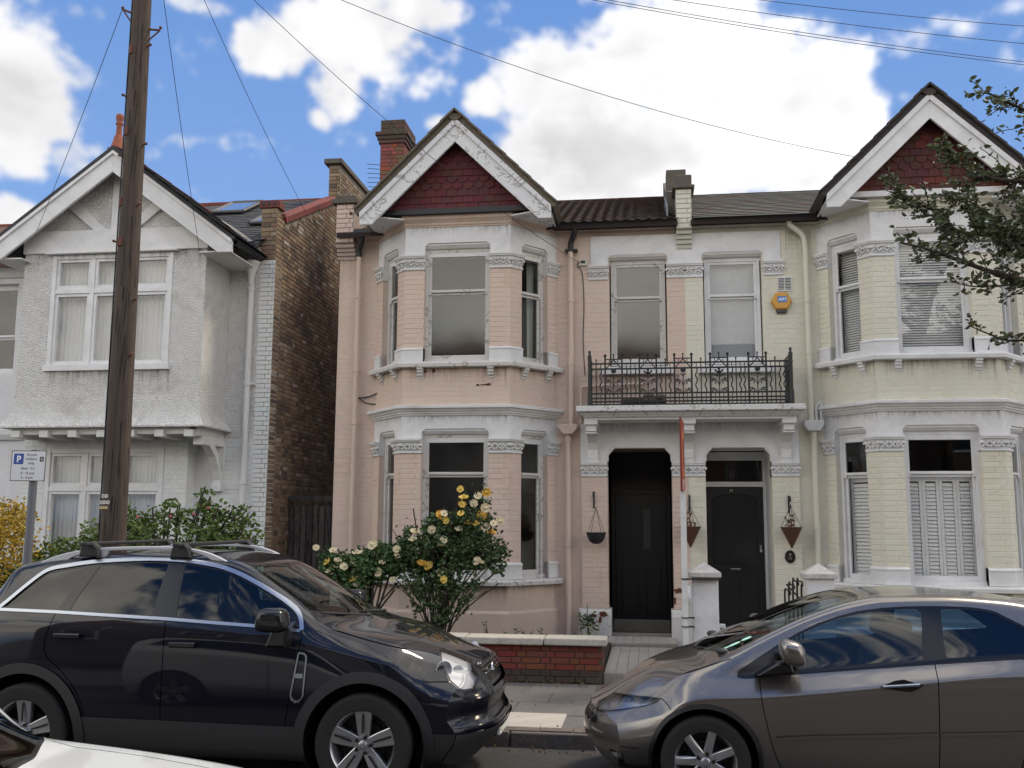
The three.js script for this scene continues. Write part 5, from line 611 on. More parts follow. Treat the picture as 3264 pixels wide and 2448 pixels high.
// ---------------------------------------------------------------- dark blue crossover at the kerb, roof bars fitted
const suv = thing('parked_car', 'dark navy crossover car with silver roof rails and black roof bars, parked at the kerb', 'car', 'parked cars');
{ const q = (x, y) => [x * 1.03, 2 - (2 - y) * 1.03], qq = (l) => l.map(([x, y, ...z]) => [...q(x, y), ...z]);
  mat('navy', [.003, .0035, .009], .4, { metalness: 0, specularIntensity: .25, clearcoat: 1, clearcoatRoughness: .03 });
  const dlo = qq([[-2.95, 1.306], [-2.912, 1.327], [-2.744, 1.487], [-2.62, 1.59], [-2.45, 1.625], [-2.27, 1.652], [-2.0, 1.672], [-1.75, 1.68], [-1.5, 1.67], [-1.35, 1.653], [-1.2, 1.627], [-1.04, 1.575], [-.887, 1.506], [-.74, 1.432], [-.603, 1.355], [-.54, 1.305], [-.51, 1.26], [-.493, 1.19], [-.83, 1.223], [-1.54, 1.262], [-2.43, 1.296], [-2.87, 1.305]]);
  const S = { half: .89, x0: -3.72, x1: .925, wheels: [0, -2.707], wheel: { r: .366, rim: .248, tw: .235, spokes: 5, spokeW: [.066, .118], rot: .314 + 1.2566, groove: true }, archR: .445, ring: .525, sill: .24, paint: M.navy,
    rails: [qq([[-3.6, .27, .66], [0, .27, .70], [.95, .27, .62]]), qq([[-3.6, .30, .80], [0, .30, .835], [.95, .30, .74]]), qq([[-3.6, .52, .86], [-2, .52, .885], [0, .52, .885], [.95, .50, .80]]), qq([[-3.6, .83, .87], [-2, .82, .89], [0, .80, .89], [.95, .70, .82]]), qq([[-3.6, 1.16, .83], [-2.45, 1.175, .868], [-1.5, 1.14, .872], [-.5, 1.095, .868], [0, 1.02, .852], [.43, .92, .835], [.95, .77, .76]]),
      qq([[-3.6, 1.29, .76], [-2.87, 1.305, .815], [-1.54, 1.262, .838], [-.83, 1.223, .836], [-.5, 1.193, .825], [-.3, 1.165, .805], [0, 1.10, .775], [.43, 1.0, .735], [.7, .92, .70], [.95, .84, .62]]), qq([[-3.5, 1.33, .70], [-3.2, 1.49, .66], [-2.9, 1.614, .64], [-2.4, 1.682, .63], [-1.95, 1.70, .625], [-1.5, 1.694, .625], [-1.155, 1.669, .63], [-1.018, 1.622, .638], [-.729, 1.462, .682], [-.457, 1.288, .745], [-.28, 1.205, .74], [0, 1.14, .705], [.43, 1.045, .66], [.7, .97, .63], [.95, .89, .56]]),
      qq([[-3.5, 1.36, .42], [-3.2, 1.54, .38], [-2.9, 1.655, .36], [-1.95, 1.738, .36], [-1.3, 1.722, .36], [-1.0, 1.665, .36], [-.8, 1.565, .37], [-.5, 1.388, .38], [-.26, 1.222, .4], [0, 1.165, .40], [.43, 1.078, .38], [.7, 1.01, .36], [.95, .925, .33]]), qq([[-3.5, 1.37, 0], [-3.2, 1.55, 0], [-2.9, 1.665, 0], [-1.95, 1.752, 0], [-1.3, 1.736, 0], [-1.0, 1.68, 0], [-.8, 1.59, 0], [-.5, 1.42, 0], [-.2, 1.225, 0], [0, 1.172, 0], [.43, 1.083, 0], [.7, 1.018, 0], [.95, .932, 0]])],
    nose: { s0: .1, a: .36, p: 3.2, prof: [[.2, .20], [.3, .10], [.38, .02], [.46, -.02], [.55, .03], [.66, .02], [.75, .04], [.85, .10], [.93, .17], [1.05, .24]] }, tail: { s0: -2.9, a: .25, p: 3, prof: [[.25, .1], [.5, 0], [.9, .0], [1.1, .06], [1.3, .22], [1.6, .45]] },
    dlo, screen: [[-.93, 0], [-.97, .3], [-1.03, .58], [-.62, .66], [-.52, .70], [-.40, .55], [-.28, .33], [-.22, 0]], screenM: M.screen,
    glass: [{ poly: qq([[-3.0, 1.25], [-2.46, 1.25], [-2.41, 1.36], [-2.28, 1.70], [-3.0, 1.70]]), m: M.tint }, { poly: qq([[-2.345, 1.25], [-2.30, 1.40], [-2.20, 1.62], [-2.17, 1.75], [-1.625, 1.75], [-1.65, 1.5], [-1.66, 1.25]]), m: M.tint }, { poly: qq([[-1.455, 1.2], [-1.485, 1.45], [-1.50, 1.75], [-.4, 1.75], [-.64, 1.2]]), m: M.tintLight }],
    cladding: [{ name: 'sill_cladding', f: (x, y) => Math.max(y - (.497 - .012 * (x + 1.3)), -x - 3.1, x - .2) }, { name: 'bumper_lip', f: (x, y) => Math.max(y - .458 + .02 * Math.min(0, x - .6), -(x - .3)) }],
    sideLamps: [{ name: 'headlight', poly: qq([[.445, 1.04], [.56, 1.025], [.66, .985], [.72, .93], [.775, .855], [.765, .775], [.68, .79], [.60, .845], [.52, .945]]) }],
    frontParts: [{ name: 'grille', f: (z, y) => Math.max(Math.abs(z) - .40 + (.9 - y) * .35, y - .90, .72 - y), m: M.trimBlack, off: -.03 }, { name: 'lower_grille', f: (z, y) => Math.max(Math.abs(z) - .44, y - .62, .50 - y), m: M.trimBlack, off: -.03 }, { name: 'bumper_lip', f: (z, y) => y - .452, m: M.plasticDark, off: .012 }],
    gaps: [smoothPts(qq([[-2.43, 1.30], [-2.456, 1.196], [-2.485, 1.06], [-2.46, .98], [-2.36, .9], [-2.2, .74], [-2.12, .56], [-2.1, .33]])), qq([[-1.54, 1.262], [-1.531, 1.162], [-1.52, .53], [-1.52, .3]]), smoothPts(qq([[-.49, 1.19], [-.478, 1.17], [-.505, .99], [-.545, .7], [-.57, .53], [-.58, .3]])), qq([[.61, .845], [.42, .852]])],
    bonnetSide: qq([[-.28, 1.20], [0, 1.125], [.43, 1.025], [.6, .98]]),
    doors: [qq([[-2.43, 1.30], [-2.47, 1.06], [-2.36, .9], [-2.2, .74], [-2.1, .3], [-1.52, .3], [-1.54, 1.27]]), qq([[-1.54, 1.27], [-1.52, .3], [-.58, .3], [-.545, .7], [-.505, .99], [-.478, 1.17], [-.49, 1.2]])],
    bonnet: [[1.2, 0], [1.2, .60], [.3, .74], [-.30, .80], [-.44, .62], [-.30, .35], [-.22, 0]],
    trims: [{ name: 'window_trim', line: smoothPts(qq([[-2.98, 1.27], [-2.90, 1.335], [-2.744, 1.494], [-2.62, 1.597], [-2.45, 1.634], [-2.27, 1.661], [-2.0, 1.681], [-1.75, 1.689], [-1.5, 1.679], [-1.35, 1.662], [-1.2, 1.636], [-1.04, 1.584], [-.887, 1.515], [-.74, 1.441], [-.603, 1.364], [-.54, 1.313], [-.507, 1.262], [-.488, 1.195]]), 4), w: .0145, m: M.silverTrim, off: .009 }, { name: 'belt_trim', line: qq([[-3.0, 1.303], [-2.87, 1.303], [-2.43, 1.294], [-1.54, 1.26], [-.83, 1.221], [-.50, 1.192]]), w: .011, m: M.silverTrim, off: .009 },
      { name: 'side_vent', line: qq([[-.485, 1.045], [-.44, 1.038], [-.425, 1.02], [-.44, .72], [-.50, .70]]), w: .006, m: M.silverTrim, off: .010 }, { name: 'side_vent', line: qq([[-.485, 1.045], [-.51, .88], [-.535, .715], [-.46, .708]]), w: .006, m: M.silverTrim, off: .011 }, { name: 'side_vent', line: qq([[-.50, .885], [-.445, .885]]), w: .016, m: M.silverTrim, off: .012 }],
    seat: [-1.18, .72], dash: [[-.62, 1.10], [-.3, 1.14], [-.28, .7], [-.55, .7]], drv: .36, door2: [[q(-2.395, 1.135), q(-2.188, 1.12)], [q(-1.474, 1.09), q(-1.275, 1.075)]] };
  const o = suv; o.position.set(-2.10, 0, 6.96);
  buildCar(o, S);
  // roof rails and bars, mirrors, wipers, lamps, plate
  for (const f of [1, -1]) { const z = f * .60; const up = smoothPts(qq([[-2.76, 1.640], [-2.62, 1.70], [-2.355, 1.758], [-1.956, 1.785], [-1.534, 1.780], [-1.33, 1.742], [-1.13, 1.660]]), 5), lo = smoothPts(qq([[-1.30, 1.682], [-1.36, 1.715], [-1.50, 1.748], [-1.956, 1.757], [-2.30, 1.735], [-2.45, 1.70], [-2.52, 1.66]]), 5); part('roof_rail', prism([...lo.reverse(), ...up.reverse()].reverse(), z - .016, z + .016, [], .005), M.railM, o); part('roof_rail_foot', prism(qq([[-2.27, 1.69], [-2.19, 1.69], [-2.155, 1.755], [-2.22, 1.755]]), z - .014, z + .014, [], .004), M.railM, o);
    for (const x of [-2.30, -1.545]) { const [a, b] = q(x, 1.75); part('roof_bar_clamp', [prism([[a - .09, b - .05], [a + .09, b - .05], [a + .07, b + .03], [a + .03, b + .062], [a - .04, b + .062], [a - .075, b + .03]], z - .035 + f * .02, z + .035 + f * .02, [], .012)], M.plasticDark, o); }
    const [mx, my] = q(-.645, 1.285); const g = new THREE.SphereGeometry(1, 24, 16); { const p = g.attributes.position; for (let i = 0; i < p.count; i++) { let x = p.getX(i), y = p.getY(i), zz = p.getZ(i); const pw = (v, e) => Math.sign(v) * Math.pow(Math.abs(v), e); x = pw(x, .55); y = pw(y, .6); zz = pw(zz, .6); p.setXYZ(i, x * .118 * (1 - .10 * y), y * .088, zz * .10); } g.computeVertexNormals(); g.translate(mx, my, f * 1.005); } part('door_mirror', [clean(g), prism([[mx - .06, my - .2], [mx + .10, my - .2], [mx + .12, my - .02], [mx + .0, my - .03]], f > 0 ? .83 : -1.0, f > 0 ? 1.0 : -.83, [], .02)], mat('mirrorBlack', [.012, .012, .014], .16), o); }
  for (const x of [-2.30, -1.545]) { const [a, b] = q(x, 1.80); part('roof_bar', rbx(a - .028, a + .028, b - .012, b + .018, -.74, .74, .01, 3), M.plasticDark, o); }
  for (const [a, b] of [[[-.235, 1.214, -.04], [-.435, 1.282, .58]], [[-.228, 1.212, -.5], [-.285, 1.252, .02]]]) part('wiper', [rod(a, b, .009, .007, 6), ball(...a, .022, .014, .022)], M.plasticDark, o);
  for (const f of [1, -1]) { const bowl = (x, y, z, r, m, nm) => { const g = clean(new THREE.LatheGeometry([[.0, 0], [.5, .05], [.85, .25], [1, .55], [1.08, .56], [1.1, .5]].map(([a, b]) => new THREE.Vector2(a * r, b * r)), 24).rotateZ(-Math.PI / 2)); g.rotateY(f > 0 ? -.85 : .85); g.translate(x, y, z); part(nm, g, m, o); }; bowl(.535, .885, f * .62, .062, M.reflector, 'lamp_bowl'); bowl(.625, .86, f * .51, .045, M.reflector, 'lamp_bowl'); const fg = clean(new THREE.LatheGeometry([[0, .0], [.048, .0], [.052, .012], [.062, .016], [.07, .0]].map(([a, b]) => new THREE.Vector2(a, b)), 22).rotateZ(-Math.PI / 2).rotateY(f > 0 ? -.75 : .75)); fg.translate(.725, .55, f * .63); part('fog_lamp', fg, M.silverTrim, o); }
  for (let i = 0; i < 6; i++) part('grille_bar', rbx(.73 + (5 - i) * .012, .79 + (5 - i) * .012, .735 + i * .026, .743 + i * .026, -.30 - i * .008, .30 + i * .008, .003, 1), M.plasticDark, o); part('grille_chrome', [rbx(.72, .775, .88, .905, -.36, .36, .01), rbx(.77, .825, .805, .822, -.30, .30, .006)], M.chrome, o); part('badge', clean(new THREE.TorusGeometry(.045, .008, 8, 24).rotateY(Math.PI / 2)).translate(.822, .813, 0), M.chrome, o);
  const pc = document.createElement('canvas'); pc.width = 512; pc.height = 112; { const c = pc.getContext('2d'); c.fillStyle = '#e9e9e4'; c.fillRect(0, 0, 512, 112); c.strokeStyle = '#8b8b88'; c.lineWidth = 3; c.strokeRect(4, 4, 504, 104); c.fillStyle = '#111'; c.font = 'bold 88px sans-serif'; c.fillText('L J', 26, 88); } const pt = new THREE.CanvasTexture(pc); pt.colorSpace = THREE.SRGBColorSpace;
  const pl = new THREE.BoxGeometry(.02, .112, .52); const pm = new THREE.MeshStandardMaterial({ color: 0xe6e6e0, roughness: .5 }), pf = new THREE.MeshStandardMaterial({ map: pt, roughness: .45 }); pm.name = 'plateEdge'; pf.name = 'plateFace'; const plate2 = shade(new THREE.Mesh(pl, [pf, pm, pm, pm, pm, pm])); plate2.name = 'number_plate'; plate2.position.set(.915, .405, 0); plate2.rotation.z = .06; o.add(plate2); part('plate_mount', rbx(.80, .902, .34, .47, -.28, .28, .01), M.plasticDark, o);
}
// ---------------------------------------------------------------- grey hatchback, nose to nose with it
const hatch = thing('parked_car', 'grey-brown metallic hatchback with a steep windscreen, parked in front of the gate piers', 'car', 'parked cars');
{ mat('silverGrey', [.205, .19, .175], .27, { metalness: .75, clearcoat: 1, clearcoatRoughness: .04 });
  const dlo = [[-.232, .918], [-.26, .95], [-.38, 1.025], [-.531, 1.12], [-.68, 1.205], [-.83, 1.275], [-.98, 1.327], [-1.125, 1.364], [-1.29, 1.388], [-1.455, 1.40], [-1.65, 1.406], [-1.856, 1.404], [-1.96, 1.396], [-2.06, 1.378], [-2.234, 1.284], [-2.36, 1.21], [-2.47, 1.135], [-2.44, 1.108], [-2.175, 1.088], [-1.588, 1.038], [-1.156, .996], [-.66, .947], [-.30, .908]];
  const S = { half: .88, x0: -3.36, x1: .92, wheels: [0, -2.635], wheel: { r: .316, rim: .222, tw: .215, spokes: 7, spokeW: [.050, .046], rot: .42 }, archR: .372, ring: .402, sill: .18, paint: M.silverGrey, n: 220, soft: [1, 1, 1, .9, .15, .35, .5, 1, 1],
    rails: [[[-3.4, .24, .62], [0, .19, .66], [.9, .22, .56]], [[-3.4, .27, .74], [-1.3, .20, .785], [.9, .24, .67]], [[-3.4, .42, .81], [-1.3, .36, .838], [.9, .34, .765]], [[-3.4, .66, .84], [-1.5, .60, .868], [-.4, .56, .872], [.4, .5, .864], [.9, .44, .80]], [[-3.4, .99, .80], [-2.145, .962, .865], [-1.215, .864, .874], [-.42, .779, .875], [0, .752, .872], [.4, .68, .85], [.9, .54, .76]],
      [[-3.4, 1.06, .74], [-2.6, 1.10, .775], [-2.18, 1.087, .78], [-1.59, 1.037, .782], [-1.16, .995, .782], [-.66, .945, .78], [-.25, .905, .79], [0, .875, .795], [.3, .80, .775], [.6, .70, .73], [.9, .585, .64]], [[-3.4, 1.12, .62], [-2.9, 1.27, .59], [-2.5, 1.375, .58], [-2.1, 1.437, .58], [-1.74, 1.455, .585], [-1.32, 1.443, .59], [-1.1, 1.408, .605], [-.8, 1.315, .64], [-.45, 1.16, .69], [-.2, 1.035, .725], [-.1, .99, .725], [.1, .925, .715], [.3, .858, .69], [.6, .735, .64], [.9, .60, .55]],
      [[-3.4, 1.14, .36], [-2.9, 1.30, .34], [-2.5, 1.405, .34], [-2.1, 1.462, .34], [-1.74, 1.478, .34], [-1.35, 1.465, .34], [-1.1, 1.425, .35], [-.8, 1.338, .36], [-.4, 1.19, .37], [-.1, 1.055, .39], [.04, .985, .40], [.2, .945, .39], [.46, .868, .37], [.66, .775, .35], [.8, .68, .33], [.9, .612, .31]], [[-3.4, 1.15, 0], [-2.9, 1.31, 0], [-2.5, 1.415, 0], [-2.1, 1.472, 0], [-1.74, 1.486, 0], [-1.35, 1.474, 0], [-1.1, 1.436, 0], [-.8, 1.35, 0], [-.4, 1.205, 0], [-.1, 1.075, 0], [.09, .985, 0], [.2, .955, 0], [.46, .877, 0], [.66, .782, 0], [.8, .686, 0], [.9, .618, 0]]],
    nose: { s0: .0, a: .40, p: 2.7, prof: [[.18, .20], [.25, .10], [.34, .03], [.43, .01], [.5, .02], [.58, .06], [.65, .10], [.8, .14]] }, tail: { s0: -2.6, a: .25, p: 3, prof: [[.25, .1], [.5, 0], [.9, .02], [1.1, .10], [1.4, .3]] },
    dlo, screen: [[-1.20, 0], [-1.19, .3], [-1.14, .545], [-.72, .60], [-.42, .645], [-.22, .66], [-.10, .50], [.0, .30], [.04, 0]], screenM: M.screen,
    glass: [{ poly: [[-.50, .90], [-.50, 1.5], [-1.575, 1.5], [-1.55, 1.3], [-1.505, .9]], m: M.blueGlass }, { poly: [[-1.70, 1.5], [-1.67, 1.04], [-1.66, .9], [-3, .9], [-3, 1.5]], m: M.blueGlass }],
    sideLamps: [{ name: 'headlight', m: mat('lampDark', [.30, .33, .38], .22, { metalness: .8 }), poly: [[.80, .575], [.77, .64], [.745, .675], [.6, .70], [.5, .71], [.40, .722], [.30, .728], [.345, .692], [.40, .665], [.47, .645], [.60, .612]] }, { name: 'fog_lamp', poly: [[.70, .36], [.585, .345], [.565, .21]] }],
    frontParts: [{ name: 'grille', f: (z, y) => Math.max(Math.abs(z) - .55, y - .56, .50 - y), m: M.trimBlack, off: -.01 }, { name: 'lower_grille', f: (z, y) => Math.max(Math.abs(z) - .5, y - .38, .26 - y), m: M.trimBlack, off: -.03 }],
    cladding: [{ name: 'front_splitter', f: (x, y) => Math.max(y - .232 - .1 * Math.max(0, x - .5), -(x - .36)), off: .004 }],
    gaps: [smoothPts([[-.395, .92], [-.392, .84], [-.396, .76], [-.43, .58], [-.475, .406], [-.56, .21]]), [[-1.592, 1.04], [-1.583, .75], [-1.579, .5], [-1.57, .2]], smoothPts([[-2.175, 1.09], [-2.20, .95], [-2.24, .75], [-2.18, .6], [-2.12, .4], [-2.1, .25]]), [[.30, .728], [.26, .70], [.235, .665]]], bonnetSide: [[-.2, 1.02], [.1, .915], [.3, .846], [.6, .722], [.75, .68]],
    doors: [[[-.395, .92], [-.396, .76], [-.43, .58], [-.475, .406], [-.56, .205], [-1.57, .205], [-1.583, .75], [-1.592, 1.05]], [[-1.592, 1.05], [-1.57, .205], [-2.1, .25], [-2.18, .6], [-2.24, .75], [-2.175, 1.1]]],
    bonnet: [[1.2, 0], [1.2, .60], [.3, .72], [-.15, .74], [-.20, .66], [-.10, .50], [.0, .30], [.05, 0]],
    trims: [{ name: 'belt_trim', line: [[-.24, .909], [-.30, .902], [-.66, .941], [-1.156, .990], [-1.588, 1.032], [-2.175, 1.082], [-2.46, 1.105]], w: .010, m: M.trimBlack, off: .006 }, { name: 'rubbing_strip', line: [[-.49, .500], [-.7, .520], [-1.57, .566]], w: .009, m: M.silverGrey, off: .016 }, { name: 'rubbing_strip', line: [[-1.60, .568], [-2.13, .594]], w: .009, m: M.silverGrey, off: .016 }, { name: 'bumper_crease', line: [[.70, .395], [.60, .385], [.47, .372]], w: .009, m: M.silverGrey, off: .014 }],
    seat: [-1.05, .50], dash: [[-.58, .90], [-.1, .97], [.0, .6], [-.5, .6]], drv: -.36 };
  const o = hatch; o.position.set(.37, 0, 6.87); o.rotation.y = Math.PI;
  buildCar(o, S);
  for (const f of [1, -1]) { const g = new THREE.SphereGeometry(1, 26, 18), p = g.attributes.position; for (let i = 0; i < p.count; i++) { const pw = (v, e) => Math.sign(v) * Math.pow(Math.abs(v), e); let x = pw(p.getX(i), .7), y = pw(p.getY(i), .7), zz = pw(p.getZ(i), .75); const t = y; p.setXYZ(i, x * .092 + .022 * t, y * .085, zz * .105); } g.computeVertexNormals(); g.rotateZ(.18); g.translate(-.60, 1.10, f * .985); const pm2 = part('door_mirror', clean(g), M.silverGrey, o); part('mirror_foot', prism([[-.36, .93], [-.62, .955], [-.60, 1.03], [-.5, 1.02]], f > 0 ? .78 : -.94, f > 0 ? .94 : -.78, [], .015), M.trimBlack, o);
    part('door_handle_recess', prism([[-1.20, .872], [-1.30, .915], [-1.36, .925], [-1.43, .905], [-1.49, .893], [-1.45, .862], [-1.40, .842], [-1.30, .85]], f > 0 ? .868 : -.878, f > 0 ? .878 : -.868), M.trimBlack, o); part('door_handle', [rod([-1.215, .872, f * .885], [-1.46, .894, f * .892], .011, .012, 10)], M.silverTrim, o); }
  for (const e of [1, -1]) part('wiper', [rod([-.17, 1.052, .60 * e], [.03, 1.012, .02 * e], .010, .008, 6), ball(-.155, 1.05, .60 * e, .05, .026, .04)], M.plasticDark, o);
  mat('sticker', [.45, .80, .66], .6); for (const [x, z, a, b] of [[-.17, -.575, .05, .018], [-.24, -.575, .05, .025], [-.33, -.57, .04, .03]]) { const g = clean(new THREE.CylinderGeometry(1, 1, .002, 20).scale(a, 1, b * 1.6).rotateZ(-.42)).translate(x, 1.035 + (-.14 - x) * .46 + .022, z); part('permit_sticker', g, M.sticker, o); }
  part('badge', clean(new THREE.TorusGeometry(.04, .007, 8, 20).rotateY(Math.PI / 2)).translate(.865, .53, 0), M.chrome, o); part('aerial_fin', prism([[-2.55, 1.41], [-2.66, 1.39], [-2.66, 1.45], [-2.63, 1.46]], -.012, .012), M.trimBlack, o);
}
// ---------------------------------------------------------------- white car on the near side, only bonnet and screen in view
const white = thing('parked_car', 'white car in the foreground corner, only its bonnet and dark windscreen in view', 'car', 'parked cars');
{ mat('whiteCar', [.70, .73, .72], .3, { clearcoat: 1, clearcoatRoughness: .05 });
  const q = (x, y) => [x, y * .84], qq = (l) => l.map(([x, y, ...z]) => [...q(x, y), ...z]);
  const S = { half: .86, x0: -3.3, x1: .9, n: 120, wheels: [0, -2.55], wheel: { r: .31, rim: .205, tw: .2, spokes: 5, spokeW: [.05, .08], rot: .3 }, archR: .37, sill: .2, paint: M.whiteCar,
    rails: [qq([[-3.3, .25, .62], [.9, .25, .6]]), qq([[-3.3, .29, .77], [.9, .29, .70]]), qq([[-3.3, .5, .84], [0, .5, .855], [.9, .48, .77]]), qq([[-3.3, .8, .84], [0, .8, .86], [.9, .68, .79]]), qq([[-3.3, 1.12, .80], [-1, 1.12, .84], [0, 1.05, .83], [.9, .78, .74]]), qq([[-3.3, 1.22, .74], [-1, 1.18, .80], [-.45, 1.145, .80], [0, 1.11, .785], [.5, 1.055, .75], [.9, .98, .66]]), qq([[-3.3, 1.3, .66], [-2.9, 1.55, .6], [-2, 1.68, .58], [-1.2, 1.66, .58], [-1.0, 1.60, .60], [-.72, 1.42, .65], [-.5, 1.19, .725], [-.3, 1.155, .735], [0, 1.13, .72], [.5, 1.075, .68], [.9, 1.0, .56]]), qq([[-3.3, 1.33, .4], [-2.9, 1.59, .36], [-2, 1.72, .35], [-1.2, 1.70, .35], [-.9, 1.6, .36], [-.5, 1.36, .37], [-.22, 1.165, .40], [0, 1.14, .4], [.5, 1.09, .37], [.9, 1.02, .32]]), qq([[-3.3, 1.34, 0], [-2.9, 1.6, 0], [-2, 1.73, 0], [-1.2, 1.71, 0], [-.9, 1.62, 0], [-.5, 1.39, 0], [-.12, 1.17, 0], [0, 1.15, 0], [.5, 1.1, 0], [.9, 1.03, 0]])],
    nose: { s0: .55, a: .34, p: 3, prof: [[.2, .15], [.4, 0], [.6, .03], [.8, .12], [.95, .2]] }, tail: { s0: -2.7, a: .2, p: 3, prof: [[.2, .1], [.6, 0], [1.0, .1], [1.3, .35]] },
    screenM: M.tint, dlo: qq([[-2.9, 1.24], [-2.6, 1.5], [-2.2, 1.60], [-1.5, 1.62], [-1.1, 1.56], [-.8, 1.42], [-.55, 1.24], [-.6, 1.2], [-2.8, 1.24]]), screen: [[-.95, 0], [-1.0, .3], [-1.06, .54], [-.62, .63], [-.46, .735], [-.36, .6], [-.24, .35], [-.15, 0]],
    glass: [{ poly: qq([[-2.9, 1.1], [-1.55, 1.1], [-1.55, 1.7], [-2.9, 1.7]]), m: M.tint }, { poly: qq([[-1.45, 1.1], [-.5, 1.1], [-.5, 1.7], [-1.45, 1.7]]), m: M.tintLight }],
    sideLamps: [{ name: 'headlight', poly: qq([[.4, .98], [.6, .96], [.72, .86], [.6, .78]]) }], frontParts: [{ name: 'grille', f: (z, y) => Math.max(Math.abs(z) - .4, y - .6, .5 - y), m: M.trimBlack, off: -.02 }],
    gaps: [qq([[-1.5, 1.2], [-1.5, .3]]), qq([[-.5, 1.18], [-.52, .7], [-.55, .3]])], bonnetLine: [[-.44, .66], [.1, .645], [.6, .58], [.9, .5]], doors: [qq([[-2.3, 1.22], [-2.2, .3], [-1.5, .3], [-1.5, 1.22]]), qq([[-1.5, 1.22], [-1.5, .3], [-.55, .3], [-.5, 1.2]])], bonnet: [[1.1, 0], [1.1, .5], [.6, .577], [.1, .642], [-.40, .657], [-.36, .6], [-.24, .35], [-.15, 0]], seat: [-1.15, .62], dash: [[-.6, .93], [-.3, .97], [-.28, .6], [-.55, .6]], drv: .36 };
  white.position.set(-2.36, 0, 11.36); buildCar(white, S);
}
// ================================================================ street pole, wires, signs
{ mat('poleWood', [.092, .068, .054], .9, { map: T.wood, bumpMap: T.wood, bumpScale: .012 }); mat('rust', [.12, .05, .03], .85); mat('wire', [.02, .02, .022], .6);
  const o = thing('utility_pole', 'tall weathered brown timber pole with climbing pegs, standing behind the navy car', 'utility pole'), PX = -5.52, PZ = 5.45, rad = (y) => .140 - .0055 * y, ax = (y) => PX - .007 * (y - 1.7);
  { const g = new THREE.CylinderGeometry(1, 1, 9.1, 40, 60, false), p = g.attributes.position; for (let i = 0; i < p.count; i++) { const y = p.getY(i) + 4.55, a = Math.atan2(p.getZ(i), p.getX(i)), l = Math.hypot(p.getX(i), p.getZ(i)); const r = rad(y) * l * (1 + .05 * fbm(Math.cos(a) * 1.3, y * .35, Math.sin(a) * 1.3 + 3, 3) - (Math.abs(((a + .6 + .05 * Math.sin(y)) % 6.283) - 1.9) < .05 ? .05 : 0)); p.setXYZ(i, ax(y) + Math.cos(a) * r, y, PZ + Math.sin(a) * r); } g.computeVertexNormals(); const uv = g.attributes.uv; for (let i = 0; i < uv.count; i++) { uv.setXY(i, uv.getX(i) * .9, (uv.getY(i)) * 9.1 * .45); } part('post', clean(g), M.poleWood, o); }
  const peg = (y, a) => { const r = rad(y), c = Math.cos(a), s = Math.sin(a), b = [ax(y) + c * r * .8, y, PZ + s * r * .8], e = [ax(y) + c * (r + .045), y + .02, PZ + s * (r + .045)]; part('climbing_peg', [rod(b, e, .011, .011, 8), ball(e[0], e[1], e[2], .016, .016, .016, 8, 6)], M.rust, o); };
  [[7.2, .2], [6.05, .15], [4.95, 2.75], [5.35, .5], [4.3, .4], [6.6, 2.5], [5.9, 2.4], [3.7, .5]].forEach(([y, a]) => peg(y, a)); for (const [y, a] of [[7.15, 2.2], [6.2, 2.1], [5.4, 2.4], [4.95, 2.0]]) { const r = rad(y); part('peg_plate', tf(rbx(-.035, .035, -.05, .05, -.01, .012, .006), new THREE.Matrix4().makeRotationY(Math.PI / 2 - a).setPosition(ax(y) + Math.cos(a) * r, y, PZ + Math.sin(a) * r)), M.rust, o); }
  for (const e of [-1, 1]) { const y = e < 0 ? 7.62 : 7.42, x = ax(y) + e * rad(y); part('wire_bracket', [rod([x, y, PZ], [x + e * .13, y + (e < 0 ? .06 : -.02), PZ], .013), rod([x, y - .13, PZ], [x + e * .12, y + (e < 0 ? .04 : -.03), PZ], .009), ball(x + e * .135, y + (e < 0 ? .08 : .01), PZ, .018)], M.rust, o); }
  const disc = (ch, x, y) => { const c = document.createElement('canvas'); c.width = c.height = 64; const k = c.getContext('2d'); k.fillStyle = '#0c0c0c'; k.fillRect(0, 0, 64, 64); k.fillStyle = '#dcdcd6'; k.beginPath(); k.arc(32, 32, 30, 0, 7); k.fill(); k.fillStyle = '#111'; k.font = 'bold 46px sans-serif'; k.textAlign = 'center'; k.fillText(ch, 32, 48); const t = new THREE.CanvasTexture(c); t.colorSpace = THREE.SRGBColorSpace; const m = new THREE.MeshStandardMaterial({ map: t, roughness: .5 }); m.name = 'discFace'; const a = Math.asin((x - ax(y)) / rad(y)), me = shade(new THREE.Mesh(new THREE.CylinderGeometry(.021, .021, .006, 20), [M.whiteClean, m, M.whiteClean])); me.name = 'letter_disc'; me.rotation.set(Math.PI / 2, 0, 0); me.position.set(x, y, PZ + Math.cos(a) * rad(y) + .004); o.add(me); };
  { const y = 2.23, x = ax(y) - .045; disc('D', x - .022, y + .0); disc('P', x + .022, y); disc('4', x - .046, y - .065); disc('5', x, y - .065); disc('9', x + .044, y - .065); part('tag_plate', rbx(x - .05, x + .045, y - .135, y - .105, PZ + rad(y) - .02, PZ + rad(y) + .004, .003), mat('tagYellow', [.50, .40, .22], .6), o); }
  part('cable', [pipe([[ax(9) - rad(9) - .005, 9, PZ + .03], [ax(5) - rad(5) - .006, 5, PZ + .04], [ax(.2) - rad(.2) - .006, .2, PZ + .04]], .009, 6)], M.wire, o);
  rebase(o, PX, 0, PZ);
  const wire = (a, b, sag, label, r = .0042) => { const pts = []; for (let i = 0; i <= 16; i++) { const t = i / 16; pts.push([mix(a[0], b[0], t), mix(a[1], b[1], t) - sag * 4 * t * (1 - t), mix(a[2], b[2], t)]); } const m = tagged('overhead_wire', tube(pts, r, 60, 5), M.wire, label, 'wire', 'overhead telephone wires'); return m; };
  const top = [-5.55, 9.0, 5.42];
